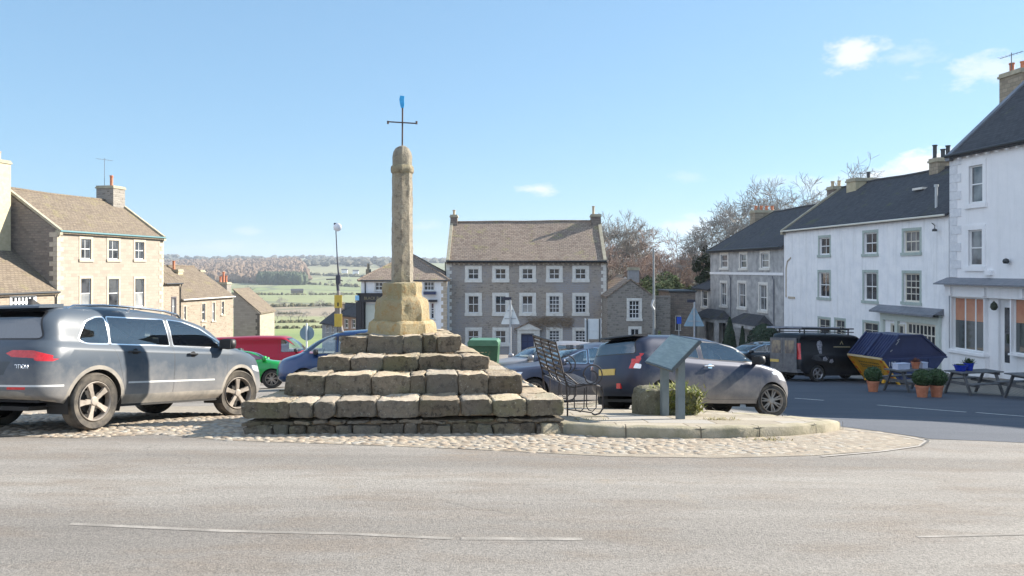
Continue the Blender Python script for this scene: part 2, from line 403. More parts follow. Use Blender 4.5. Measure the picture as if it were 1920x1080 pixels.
while y < 13.6:
    x = -9.6+rnd.random()*.1
    while x < 6.5:
        if pin(apron, x, y) and rnd.random() > max(0, (x-1.2)/6.5) and not (-3.2 < x < .6 and 10.1 < y) and not (x > .6 and y > 12.2 and x < 4):
            a, b = rnd.uniform(.04, .07), rnd.uniform(.033, .05); h = rnd.uniform(.005, .017)*(1-.1*max(0, x)); th = rnd.uniform(-.3, .3)
            px, py = x+rnd.uniform(-.02, .02), y+rnd.uniform(-.02, .02); z = G(px, py)
            ca, sa = math.cos(th), math.sin(th); rings = []
            for rr, hh in ((1., -.01), (.86, .6), (.5, 1.)):
                rings.append([mb.pt((px+(ca*math.cos(q)*a-sa*math.sin(q)*b)*rr, py+(sa*math.cos(q)*a+ca*math.sin(q)*b)*rr, z+h*hh)) for q in [math.pi*2*k/7 for k in range(7)]])
            for i in range(2):
                for k in range(7): mb.face([rings[i][k], rings[i][(k+1) % 7], rings[i+1][(k+1) % 7], rings[i+1][k]])
            mb.face(rings[2])
        x += rnd.uniform(.10, .14)
    y += .092
tag(mb.build('cobblestones', COB, smooth=180), kind='structure')
# raised paved island east of the cross with its kerb
isl = pxpoly([(1062, 814), (1120, 819), (1200, 822), (1290, 823), (1400, 821), (1480, 818), (1540, 813), (1575, 806)])
isl += pxpoly([(1500, 799), (1400, 791), (1330, 785), (1250, 777), (1185, 769), (1135, 760)])+[(.9, 14.8), (-.5, 15.3), (-1.5, 15.4), (-1.5, 12.5), (.0, 11.0), (.4, 9.96)]
FLAG = brickish('stone_flags', [(.31, .265, .20), (.40, .345, .265), (.36, .33, .29)], (.14, .11, .075), .9, .55, .014, bump=.6, dist=.015, rough=.9, warp=.05, moss=(.15, .15, .06), mosslo=.62)
def raised(name, poly, h, mat, side):
    top = sheet(name, poly, h, mat)
    mb = MB(); n = len(poly); m = []
    for i in range(n):
        (xa, ya), (xb, yb) = poly[i], poly[(i+1) % n]; k = max(1, int(math.hypot(xb-xa, yb-ya)/.15))
        for j in range(k): m.append((xa+(xb-xa)*j/k, ya+(yb-ya)*j/k))
    cxm = sum(p[0] for p in poly)/n; cym = sum(p[1] for p in poly)/n
    n = len(m); acc = 0; nxt = .9
    def nrm(i):
        t_ = Vector((m[(i+2) % n][0]-m[(i-2) % n][0], m[(i+2) % n][1]-m[(i-2) % n][1])).normalized(); return Vector((t_.y, -t_.x))
    gap = set()
    for i in range(n):
        acc += math.hypot(m[(i+1) % n][0]-m[i][0], m[(i+1) % n][1]-m[i][1])
        if acc > nxt: gap.add(i); acc = 0; nxt = random.uniform(.7, 1.1)
    # kerb profile: (out, up)
    rows = [(.0, h+.001), (-.14, h+.012), (.0, h+.016), (.022, h-.006), (.03, -.02)]
    V = []
    for i, (x, y) in enumerate(m):
        nn = nrm(i); g = 1 if i in gap else 0; r_ = []
        for o_, u_ in rows[1:]:
            wob = noise.noise(Vector((x*3, y*3, u_*7)))*.012
            r_.append(mb.pt((x+nn.x*(o_-g*.02+wob), y+nn.y*(o_-g*.02+wob), G(x, y)+u_-g*.02+wob*.5)))
        V.append(r_)
    for i in range(n):
        for k in range(len(rows)-2): mb.face([V[i][k], V[i][k+1], V[(i+1) % n][k+1], V[(i+1) % n][k]])
    for i in gap:      # open joints between the kerb stones
        (x, y), nn = m[i], nrm(i); tx = Vector((-nn.y, nn.x))*.007
        P_ = [(x+nn.x*(o_+e_)+tx.x*s_, y+nn.y*(o_+e_)+tx.y*s_, G(x, y)+u_+e2_) for (o_, u_, e_, e2_) in ((-.14, h+.012, 0, .006), (.0, h+.016, .006, .006), (.022, h-.006, .012, .003), (.03, -.02, .012, 0)) for s_ in (-1, 1)]
        for k in range(3): mb.poly([P_[2*k], P_[2*k+1], P_[2*k+3], P_[2*k+2]], 1)
    tag(mb.build('kerb', [side, M('kerb_joint', (.07, .06, .045), (.12, .10, .07), 20, .95)], smooth=50), kind='structure')
def area2(p): return sum(p[i][0]*p[(i+1) % len(p)][1]-p[(i+1) % len(p)][0]*p[i][1] for i in range(len(p)))
if area2(isl) < 0: isl.reverse()
KERB = M('sandstone_kerb', (.235, .21, .135), (.37, .32, .235), 4, .9, .5, 40)
raised('paved_island', isl, .12, FLAG, KERB)
# pavement in front of the eastern terrace
pv = [tuple(gp(X, Y))[:2] for X, Y in ((2100, 775), (1920, 757), (1700, 744), (1600, 733), (1560, 728))]
pv = [(14.2, 27.2), (15.2, 25.4), (16.6, 24.1), (19, 22.6), (27, 18), (27, 24), (21.9, 39.7), (19.6, 57), (17.5, 57), (17.2, 36), (15.0, 30)]
if area2(pv) < 0: pv.reverse()
COB2 = brickish('sett_paving', [(.20, .18, .15), (.28, .25, .21), (.24, .22, .19)], (.10, .09, .07), .16, .11, .02, bump=.8, dist=.02, warp=.05)
sheet('forecourt_setts', pv, .006, COB2)
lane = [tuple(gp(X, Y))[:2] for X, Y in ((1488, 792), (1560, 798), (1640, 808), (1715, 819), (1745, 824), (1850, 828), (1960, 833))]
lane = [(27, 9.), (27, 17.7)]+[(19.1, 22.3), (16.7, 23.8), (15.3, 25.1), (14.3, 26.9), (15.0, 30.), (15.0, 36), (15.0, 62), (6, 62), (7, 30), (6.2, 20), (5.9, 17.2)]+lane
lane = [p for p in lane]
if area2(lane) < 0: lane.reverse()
tl_ = NT('shade_tinted_tarmac'); c_ = tl_.ramp(tl_.noise(.5, 6, .65, scale=(.4, 1.4, 1)), [(.3, (.050, .060, .080)), (.7, (.085, .095, .118))]); c_ = tl_.mix(.7, c_, tl_.ramp(tl_.noise(60, 4, .7), [(.35, .55), (.65, 1.2)]), 'MULTIPLY'); tl_.color(c_); tl_.rough(.85); tl_.bump(tl_.noise(60, 4, .7), .5, .01)  # tarmac colour darkened and blued to deepen the shadow on this lane
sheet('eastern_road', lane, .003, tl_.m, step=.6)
PAINT = M('worn_white_paint', (.30, .28, .25), (.62, .61, .57), 6, .8, .2, 60, lo=.35, hi=.5)
FAINT = M('faded_line_paint', (.22, .20, .175), (.335, .305, .27), 5, .9, .3, 60, lo=.42, hi=.62)
def line(pts, wd, mat, dz=.005):
    g_ = [gp(*p) for p in pts]; L_, R_ = [], []
    for i, p in enumerate(g_):
        a, b = g_[max(0, i-1)], g_[min(len(g_)-1, i+1)]; d = Vector((b.x-a.x, b.y-a.y)).normalized(); n_ = Vector((-d.y, d.x))*wd/2
        L_.append((p.x+n_.x, p.y+n_.y)); R_.append((p.x-n_.x, p.y-n_.y))
    mb = MB()
    for i in range(len(g_)-1):
        K = 10
        for k in range(K):
            q = []
            for s_, t in ((L_, k/K), (R_, k/K), (R_, (k+1)/K), (L_, (k+1)/K)):
                x = s_[i][0]*(1-t)+s_[i+1][0]*t; y = s_[i][1]*(1-t)+s_[i+1][1]*t; q.append((x, y, G(x, y)+dz))
            mb.poly(q)
    tag(mb.build('road_marking', mat), kind='structure')
line([(1490, 747), (1545, 751)], .11, PAINT); line([(1645, 760), (1812, 773)], .11, PAINT); line([(1830, 774), (1960, 784)], .11, PAINT)
line([(130, 984), (420, 999), (640, 1005), (850, 1012)], .055, FAINT, .002); line([(865, 1011), (1092, 1014)], .06, FAINT, .002); line([(1720, 1010), (1990, 1004)], .04, FAINT, .002)
line([(1580, 806), (1640, 812), (1700, 820), (1738, 829), (1725, 838), (1650, 848), (1540, 858)], .05, M('drain_edge', (.30, .27, .235), (.40, .36, .32), 9, .9), .007)
line([(1737, 824), (1741, 829), (1728, 837)], .03, M('tar_seam', (.09, .085, .08)), .009)
# ---------------------------------------------------------------- stone materials
def old_stone(name, base, lichen, dark, sc=1.):
    t = NT(name)
    n1 = t.noise(3.2*sc, 7, .65); n2 = t.noise(11*sc, 8, .76); n3 = t.noise(34*sc, 4, .7); n4 = t.noise(1.6*sc, 4, .6)
    g = t.n('ShaderNodeNewGeometry'); isl_ = t.ramp(g.outputs['Random Per Island'], [(0, .72), (.5, .98), (1, 1.28)])
    c = t.ramp(n1, [(.3, tuple(v*.75 for v in base)), (.5, base), (.7, tuple(min(1, v*1.25) for v in base))])
    c = t.mix(t.ramp(n4, [(.48, 0.), (.66, .75)]), c, lichen)
    c = t.mix(t.ramp(n2, [(.50, 0.), (.62, .85)]), c, dark)
    c = t.mix(t.ramp(n3, [(.60, 0.), (.70, .65)]), c, (.52, .49, .41))
    c = t.mix(1., c, isl_, 'MULTIPLY')
    hue = t.math('FRACT', t.math('MULTIPLY', g.outputs['Random Per Island'], 7.31)); c = t.mix(t.math('MULTIPLY', t.ramp(hue, [(.45, 0.), (.8, 1.)]), .35), c, tuple(sum(base)/3*v for v in (1.06, 1.0, .9)))
    t.color(c); t.rough(.93)
    t.bump(t.math('ADD', t.math('MULTIPLY', n2, .7), t.math('MULTIPLY', n3, .4)), 1.0, .045); return t.m
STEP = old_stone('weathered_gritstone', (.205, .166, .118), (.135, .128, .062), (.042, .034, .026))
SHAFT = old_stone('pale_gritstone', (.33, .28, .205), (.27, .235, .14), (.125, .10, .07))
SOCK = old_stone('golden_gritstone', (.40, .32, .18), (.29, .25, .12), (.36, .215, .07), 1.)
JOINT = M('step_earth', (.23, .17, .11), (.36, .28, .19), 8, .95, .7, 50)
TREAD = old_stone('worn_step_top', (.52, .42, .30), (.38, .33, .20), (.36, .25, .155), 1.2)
# ---------------------------------------------------------------- market cross
bx, by = -1.34, 9.9
cross = thing('market_cross', 'old stone market cross, tapering shaft on stepped blocks with an iron cross on top', 'market cross', (bx+.02, by, G(bx, by)), R(3))
zb = G(bx, by)
def cant(mb, c, hw, y0, k=.21):
    """the sides of the steps draw in towards the back"""
    for v in mb.v: v.x = c+(v.x-c)*(1-k*max(0, v.y-y0)/hw)
def tier(name, x0, x1, y0, dep, z0, z1, lens, depb=.42, r=.04):
    X0, X1 = x0-bx, x1-bx; Y0 = y0-by; Y1 = Y0+dep; Z0, Z1 = z0-zb, z1-zb
    mb = MB(); k = sum(lens); x = X0
    for L_ in lens:
        w_ = (X1-X0)*L_/k; dz = random.uniform(-.02, .008); dy = random.uniform(-.03, .02)
        mb.stone(x+.001, x+w_-.001, Y0+dy, Y0+depb, Z0+random.uniform(0,.008), Z1+dz*.7, r*random.uniform(.5, .9), .021, .036, sc=8); x += w_
    for side in (0, 1):
        yy = Y0+depb+.01
        while yy < Y1-.2:
            l_ = min(random.uniform(.4, .75), Y1-yy)
            xa = (X0, X0+depb) if side == 0 else (X1-depb, X1)
            mb.stone(xa[0]+random.uniform(-.008, .008), xa[1], yy, yy+l_-.006, Z0, Z1+random.uniform(-.02, .005), r, .014, .07, sc=6); yy += l_
    # back row
    x = X0+depb
    while x < X1-depb-.05:
        l_ = min(random.uniform(.45, .7), X1-depb-x); mb.stone(x, x+l_-.015, Y1-.4, Y1, Z0, Z1-random.uniform(0, .02), r, .014, .09, sc=6); x += l_
    cant(mb, (X0+X1)/2, (X1-X0)/2, Y0)
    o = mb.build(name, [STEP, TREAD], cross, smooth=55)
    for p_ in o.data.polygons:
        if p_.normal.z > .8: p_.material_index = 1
    mc = MB()   # packed core between the kerb stones, showing as earth in the joints
    mc.box(X0+.05, X1-.05, Y0+.06, Y1-.05, Z0+.005, Z1-.035); cant(mc, (X0+X1)/2, (X1-X0)/2, Y0); mc.build('core', JOINT, o)
    return o
z1 = CZ-1.617; z2 = CZ-1.374; z3 = CZ-1.185; z4 = CZ-.955
# tier 1 big stones and the rubble courses beneath
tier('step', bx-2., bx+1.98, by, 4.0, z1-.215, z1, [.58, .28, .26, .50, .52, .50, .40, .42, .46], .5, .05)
mb = MB(); z_b = zb-.16
for row, (za, zt) in enumerate(((z_b, zb+.13), (zb+.135, z1-.25))):
    for (xa, xb, ya, horiz) in ((bx-2., bx+2., by+.02, True), (by+.05, by+3.95, bx-1.98, False), (by+.05, by+3.95, bx+1.65, False)):
        x = xa
        while x < xb-.05:
            l_ = min(random.uniform(.14, .38), xb-x)
            if xb-x-l_ < .1: l_ = xb-x
            dd = random.uniform(-.02, .03); zt2 = zt-random.uniform(.0, .02)
            if horiz: mb.stone(x+.006-bx, x+l_-.006-bx, ya+dd-by, ya+.3-by, za-zb, zt2-zb, .02, .022, .035, sc=10)
            else: mb.stone(ya+dd-bx, ya+.32-bx, x+.006-by, x+l_-.006-by, za-zb, zt2-zb, .03, .014, .07, sc=9)
            x += l_
cant(mb, -.01, 1.99, 0)
o = mb.build('rubble_base', STEP, cross, smooth=55)
mc = MB(); mc.box(-1.94, 1.92, .10, 3.9, -.2, z1-.27-zb); cant(mc, -.01, 1.99, 0); mc.build('core', JOINT, o)
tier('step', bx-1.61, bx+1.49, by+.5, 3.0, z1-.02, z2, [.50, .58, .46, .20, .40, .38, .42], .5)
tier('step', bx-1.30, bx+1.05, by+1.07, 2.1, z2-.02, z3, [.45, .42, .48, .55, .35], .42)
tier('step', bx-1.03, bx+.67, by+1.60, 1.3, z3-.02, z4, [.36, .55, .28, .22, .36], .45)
# litter and grit lying in the step corners
mb = MB(); rnd = random.Random(9)
for (xa, xb, ya, yb, z) in ((bx-1.9, bx+1.9, by+.22, by+.5, z1), (bx-1.5, bx+1.45, by+.75, by+1.07, z2), (bx-1.1, bx+1.1, by+1.3, by+1.6, z3), (bx+1.4, bx+1.6, by+.5, by+2., z1), (bx+1.0, bx+1.2, by+1., by+2., z2)):
    for k in range(int(260*(xb-xa)*(yb-ya))+60):
        x, y = rnd.uniform(xa, xb)-bx, yb-abs(rnd.gauss(0, .12))-by if yb-ya < 1 else rnd.uniform(ya, yb)-by; s_ = rnd.uniform(.006, .02)
        zz = z-zb-.012; a = rnd.random()*6.28
        mb.poly([(x+s_*math.cos(a+q), y+s_*math.sin(a+q)*.8, zz+.008*(i == 1)) for i, q in enumerate((0, 1.7, 3.3, 4.9))])
mb.build('leaf_litter', M('dead_leaf', (.42, .30, .18), (.30, .2, .11), 30, .9), cross)
ax, ay = -.225, 2.23; zt = z4-zb
def octa(mb, levels, c=(ax, ay), n=8, ph=0., res=7, amp=.012, sc=5):
    """eight-sided stone: levels of (half width across flats, z)"""
    rings = []
    for (h, z) in levels:
        rr = []
        for i in range(n):
            a0 = ph+math.pi/8+i*math.pi/4; a1 = a0+math.pi/4; rc = h/math.cos(math.pi/8)
            p0 = Vector((math.cos(a0), math.sin(a0)))*rc; p1 = Vector((math.cos(a1), math.sin(a1)))*rc
            for k in range(res):
                t = k/res; p = p0.lerp(p1, t); q = Vector((p.x+c[0], p.y+c[1], z))
                nv = noise.noise_vector(q*sc)*amp+noise.noise_vector(q*sc*4)*amp*.6; rr.append(mb.pt(q+nv))
        rings.append(rr)
    m = n*res
    for i in range(len(rings)-1):
        for k in range(m): mb.face([rings[i][k], rings[i][(k+1) % m], rings[i+1][(k+1) % m], rings[i+1][k]])
    mb.face(rings[-1])
def lv(pts, step=.05):
    out = []
    for (h0, z0), (h1, z1_) in zip(pts, pts[1:]):
        k = max(1, int(abs(z1_-z0)/step))
        for i in range(k): out.append((h0+(h1-h0)*i/k, z0+(z1_-z0)*i/k))
    return out+[pts[-1]]
PH = R(25)
mb = MB(); octa(mb, lv([(.475, zt-.04), (.48, zt+.04), (.465, zt+.15), (.43, zt+.185), (.30, zt+.20)]), ph=PH, amp=.022, sc=4); mb.build('plinth', SOCK, cross, smooth=32)
mb = MB(); octa(mb, lv([(.385, zt+.17), (.37, zt+.45), (.35, zt+.50), (.295, zt+.54), (.28, zt+.57), (.28, zt+.72), (.265, zt+.755), (.14, zt+.77)]), ph=PH, amp=.02, sc=4); mb.build('socket_stone', SOCK, cross, smooth=32)
mb = MB(); octa(mb, lv([(.152, zt+.74), (.142, zt+2.42)]), ph=PH, amp=.009, sc=7, res=5); mb.build('shaft', SHAFT, cross, smooth=35)
mb = MB(); octa(mb, [(.14, zt+2.40), (.158, zt+2.42), (.163, zt+2.47), (.158, zt+2.51), (.138, zt+2.53), (.137, zt+2.66), (.125, zt+2.73), (.095, zt+2.79), (.05, zt+2.82), (.02, zt+2.825)], ph=PH, amp=.008, sc=7, res=5); mb.build('capital', SHAFT, cross, smooth=35)
IRON = M('rusted_iron', (.05, .04, .04), (.12, .075, .055), 30, .75, .3, 80, metal=.3)
mb = MB(); zc = zt+2.80
mb.tube([(ax, ay, zc), (ax+.004, ay, zc+.6)], .012, 8); mb.tube([(ax-.215, ay-.02, zc+.385), (ax+.215, ay+.02, zc+.37)], .010, 8)
for s_ in (-1, 1): mb.tube([(ax+s_*.215, ay, zc+.40), (ax+s_*.215, ay, zc+.355)], .016, 6)
ic = mb.build('iron_cross', IRON, cross, smooth=40)
mb = MB(); pl = []
prof = [(-.02, 0), (.022, .0), (.032, .05), (.026, .12), (.034, .175), (-.03, .185), (-.045, .13), (-.035, .06)]
mb.prism([(ax+a, zc+.60+b) for a, b in prof], ay-.012, ay+.012)
mb.build('blue_rag', M('blue_plastic', (.02, .28, .62), (.04, .42, .80), 20, .5), ic)
# ---------------------------------------------------------------- cars
def paint(name, c, dusty=(.42, .36, .29), dust=.0, metal=.35, top=.75, clean_rear=False):
    t = NT(name); base = c
    if dust:
        sx = t.n('ShaderNodeSeparateXYZ'); t.l(t.coord(), sx.inputs[0])
        f = t.math('SUBTRACT', top, sx.outputs[2]); f = t.math('MULTIPLY', f, 1.5)
        f = t.math('ADD', f, t.math('MULTIPLY', t.math('SUBTRACT', t.noise(4, 6, .7), .5), .9))
        n = t.n('ShaderNodeClamp'); t.l(f, n.inputs[0])
        if clean_rear: n2_ = t.n('ShaderNodeClamp'); t.l(t.math('MULTIPLY', t.math('SUBTRACT', sx.outputs[0], .12), 3.2), n2_.inputs[0]); t.l(t.math('MULTIPLY', f, n2_.outputs[0]), n.inputs[0])
        f = t.math('MULTIPLY', n.outputs[0], dust)
        base = t.mix(f, c, dusty); t.rough(t.ramp(f, [(0, .38), (.5, .62)])); t.b.inputs['Metallic'].default_value = metal
        cw = t.ramp(f, [(0, .22), (.5, .05)]); t.l(cw, t.b.inputs['Coat Weight']); t.b.inputs['Specular IOR Level'].default_value = .25
    else:
        t.rough(.28); t.b.inputs['Metallic'].default_value = metal; t.b.inputs['Coat Weight'].default_value = .9
    t.b.inputs['Coat Roughness'].default_value = .04
    t.color(base); return t.m
def glass_mat(name, tint, tr):
    t = NT(name); tp = t.n('ShaderNodeBsdfTransparent'); tp.inputs[0].default_value = (*tint, 1)
    gl = t.n('ShaderNodeBsdfGlossy'); gl.inputs['Roughness'].default_value = .015; gl.inputs[0].default_value = (.95, .97, 1, 1)
    fr = t.n('ShaderNodeFresnel'); fr.inputs[0].default_value = 1.68; ms = t.n('ShaderNodeMixShader')
    t.l(t.math('MAXIMUM', fr.outputs[0], .20), ms.inputs[0]); t.l(tp.outputs[0], ms.inputs[1]); t.l(gl.outputs[0], ms.inputs[2])
    t.l(ms.outputs[0], t.t.nodes['Material Output'].inputs[0]); return t.m
GLASS = glass_mat('car_glass', (.84, .92, .90), .5); GLASSD = glass_mat('tinted_glass', (.10, .12, .13), .2)
RUB = M('dusty_rubber', (.035, .032, .03), (.14, .12, .095), 6, .9, .2, 40)
RUBC = M('black_rubber', (.018, .018, .018), (.05, .045, .04), 6, .85)
BLK = M('black_trim', (.02, .02, .022), None, rough=.5); GREYT = M('dusty_cladding', (.20, .185, .165), (.33, .295, .25), 5, .8)
SILT = M('silver_strip', (.55, .55, .55), (.65, .64, .62), 5, .4)
CHR = M('bright_trim', (.80, .81, .83), None, rough=.18, metal=1.)
RIM = M('dusty_alloy', (.26, .225, .19), (.40, .35, .30), 8, .5, metal=.3); RIMD = M('dark_rim_back', (.03, .028, .026), None, rough=.8)
REDL = M('red_lamp', (.52, .015, .02), (.66, .03, .035), 25, .18, coat=.6); WHL = M('clear_lamp', (.72, .72, .74), (.9, .9, .9), 30, .12, metal=.4)
PLY = M('yellow_plate', (.60, .42, .10), (.68, .50, .16), 12, .55); PLO = M('amber_plate', (.52, .29, .09), (.6, .36, .13), 10, .6)
SEAT = M('seat_cloth', (.09, .09, .095), (.16, .16, .165), 8, .9); TRIM = M('cabin_trim', (.03, .03, .032), None, rough=.9)
def cookie(bm, poly, A, B, test):
    """cut bm's faces that pass test along the outline poly, given in the coordinates (A.p, B.p); returns the faces inside"""
    A, B = Vector(A), Vector(B); lo = Vector((min(p[0] for p in poly), min(p[1] for p in poly))); hi = Vector((max(p[0] for p in poly), max(p[1] for p in poly)))
    lay = bm.faces.layers.int.get('cand') or bm.faces.layers.int.new('cand'); cnt = 0
    for f in bm.faces:
        f[lay] = 0
        if not test(f): continue
        a = [A.dot(v.co) for v in f.verts]; b = [B.dot(v.co) for v in f.verts]
        if max(a) < lo.x or min(a) > hi.x or max(b) < lo.y or min(b) > hi.y: continue
        f[lay] = 1; cnt += 1
    n = len(poly)
    for i in range(n):
        p, q = Vector(poly[i]), Vector(poly[(i+1) % n]); d = q-p
        if d.length < 1e-6: continue
        # limit to faces near this edge
        e0, e1 = (min(p.x, q.x)-.02, max(p.x, q.x)+.02), (min(p.y, q.y)-.02, max(p.y, q.y)+.02); fs = []
        for f in bm.faces:
            if f[lay] != 1: continue
            a = [A.dot(v.co) for v in f.verts]; b = [B.dot(v.co) for v in f.verts]
            if max(a) < e0[0] or min(a) > e0[1] or max(b) < e1[0] or min(b) > e1[1]: continue
            fs.append(f)
        if not fs: continue
        no = A/A.length_squared*d.y-B/B.length_squared*d.x
        co = A/A.length_squared*p.x+B/B.length_squared*p.y
        es = set(); vs = set()
        for f in fs: es.update(f.edges); vs.update(f.verts)
        bmesh.ops.bisect_plane(bm, geom=list(vs)+list(es)+fs, dist=1e-5, plane_co=co, plane_no=no.normalized())
    out = []
    for f in bm.faces:
        if f[lay] == 1:
            c = f.calc_center_median()
            if pin(poly, A.dot(c), B.dot(c)): out.append(f)
    return out
def offs(poly, d):
    """polygon moved inwards by d (outwards when negative)"""
    n = len(poly); ar = sum(poly[i][0]*poly[(i+1) % n][1]-poly[(i+1) % n][0]*poly[i][1] for i in range(n)); sg = 1 if ar > 0 else -1; out = []
    for i in range(n):
        p = Vector(poly[i]); a = p-Vector(poly[i-1]); b = Vector(poly[(i+1) % n])-p
        if a.length < 1e-7 or b.length < 1e-7: continue
        a.normalize(); b.normalize(); m = Vector((-a.y-b.y, a.x+b.x))
        if m.length < 1e-6: continue
        m.normalize(); c = max(.5, m.dot(Vector((-a.y, a.x)))); out.append(tuple(p+m*sg*d/c))
    return out
def cen(f): return f.calc_center_median()
def loop_pts(lp, L, NQ=12, NS=44):
    """half outline, rear centre -> left side -> front centre, of one level of the body"""
    xr, xf, w_ = lp['xr'], lp['xf'], lp['w']; cr, cf = lp.get('cr', .35), lp.get('cf', .6); er, ef = lp.get('er', 3.2), lp.get('ef', 2.6)
    cr = min(cr, (xf-xr)*.45); cf = min(cf, (xf-xr)*.45)
    def quarter(x0, cl, e, sgn):
        dense = []
        for i in range(201):
            th = math.pi/2*i/200; dense.append(Vector((x0+sgn*cl*(1-math.cos(th)**(2/e)), w_*math.sin(th)**(2/e))))
        acc = [0]
        for a, b in zip(dense, dense[1:]): acc.append(acc[-1]+(b-a).length)
        out = []; j = 0
        for k in range(NQ+1):
            s_ = acc[-1]*k/NQ
            while j < 199 and acc[j+1] < s_: j += 1
            t = (s_-acc[j])/max(1e-9, acc[j+1]-acc[j]); out.append(dense[j].lerp(dense[j+1], min(1, max(0, t))))
        return out
    rq = quarter(xr, cr, er, 1); fq = quarter(xf, cf, ef, -1)
    side = [Vector((xr+cr+(xf-cf-xr-cr)*k/NS, w_)) for k in range(1, NS)]
    pts = rq+side+fq[::-1]; xm = lp.get('xm', L*.45); bow = lp.get('bow', .02); out = []
    for p in pts:
        dx = (p.x-xm)/(L/2); y = p.y*(1-bow*dx*dx-lp.get('tf', 0)*max(0, dx)**3)
        z = herm(lp['z'], p.x) if lp.get('sm', True) and len(lp['z']) > 2 else (lp['z'][0][1] if len(lp['z']) == 1 else lp['z'][0][1]+(lp['z'][-1][1]-lp['z'][0][1])*max(0, min(1, (p.x-lp['z'][0][0])/(lp['z'][-1][0]-lp['z'][0][0]))))
        out.append(Vector((p.x, y, z)))
    return out
def body_surface(loops, L, sub):
    rows = [loop_pts(l, L) for l in loops]; n = len(rows[0]); fine = []
    for i in range(len(rows)-1):
        a, b, c, d = rows[max(0, i-1)], rows[i], rows[i+1], rows[min(len(rows)-1, i+2)]; s0, s1 = loops[i].get('crease', 0), loops[i+1].get('crease', 0)
        for k in range(sub[i]):
            t = k/sub[i]; r_ = []
            for j in range(n):
                la, lb, lc = (b[j]-a[j]).length, (c[j]-b[j]).length, (d[j]-c[j]).length
                # chord-length tangents, straightened at creases
                def tan(p, q, r, l0, l1):
                    if l0 < 1e-6 or l1 < 1e-6: return None
                    return ((q-p)/l0*l1+(r-q)/l1*l0)/(l0+l1)
                m0 = tan(a[j], b[j], c[j], la, lb); m1 = tan(b[j], c[j], d[j], lb, lc); ch = (c[j]-b[j])/max(lb, 1e-9)
                m0 = ch if m0 is None else m0.lerp(ch, s0); m1 = ch if m1 is None else m1.lerp(ch, s1)
                m0 = m0*lb; m1 = m1*lb
                r_.append(b[j]*(2*t**3-3*t*t+1)+m0*(t**3-2*t*t+t)+c[j]*(-2*t**3+3*t*t)+m1*(t**3-t*t))
            fine.append(r_)
    fine.append(rows[-1])
    bm = bmesh.new(); grid = []
    for r_ in fine:
        row = [bm.verts.new(p) for p in r_]
        row2 = [row[0]]+[bm.verts.new((p.x, -p.y, p.z)) for p in r_[1:-1]]+[row[-1]]
        grid.append((row, row2))
    for (r1, q1), (r2, q2) in zip(grid, grid[1:]):
        for j in range(n-1):
            for A_, B_, rev in ((r1, r2, False), (q1, q2, True)):
                vs = [A_[j], A_[j+1], B_[j+1], B_[j]]
                vs = list(dict.fromkeys(vs))
                if len(vs) < 3: continue
                if rev: vs.reverse()
                try: bm.faces.new(vs)
                except ValueError: pass
    bmesh.ops.remove_doubles(bm, verts=bm.verts[:], dist=.0004)
    bm.normal_update()
    s_ = sum(f.normal.z for f in bm.faces if f.calc_center_median().z > .9)
    if s_ < 0:
        bmesh.ops.reverse_faces(bm, faces=bm.faces[:]); bm.normal_update()
    return bm
def rounded(poly, r=.05, k=4):
    """round the corners of a polygon"""
    out = []; n = len(poly)
    for i in range(n):
        p = Vector(poly[i]); a = Vector(poly[i-1])-p; b = Vector(poly[(i+1) % n])-p; q = min(r, a.length*.45, b.length*.45)
        pa, pb = p+a.normalized()*q, p+b.normalized()*q
        for j in range(k+1):
            t = j/k; out.append(tuple(pa*(1-t)**2+p*2*t*(1-t)+pb*t*t))
    return out
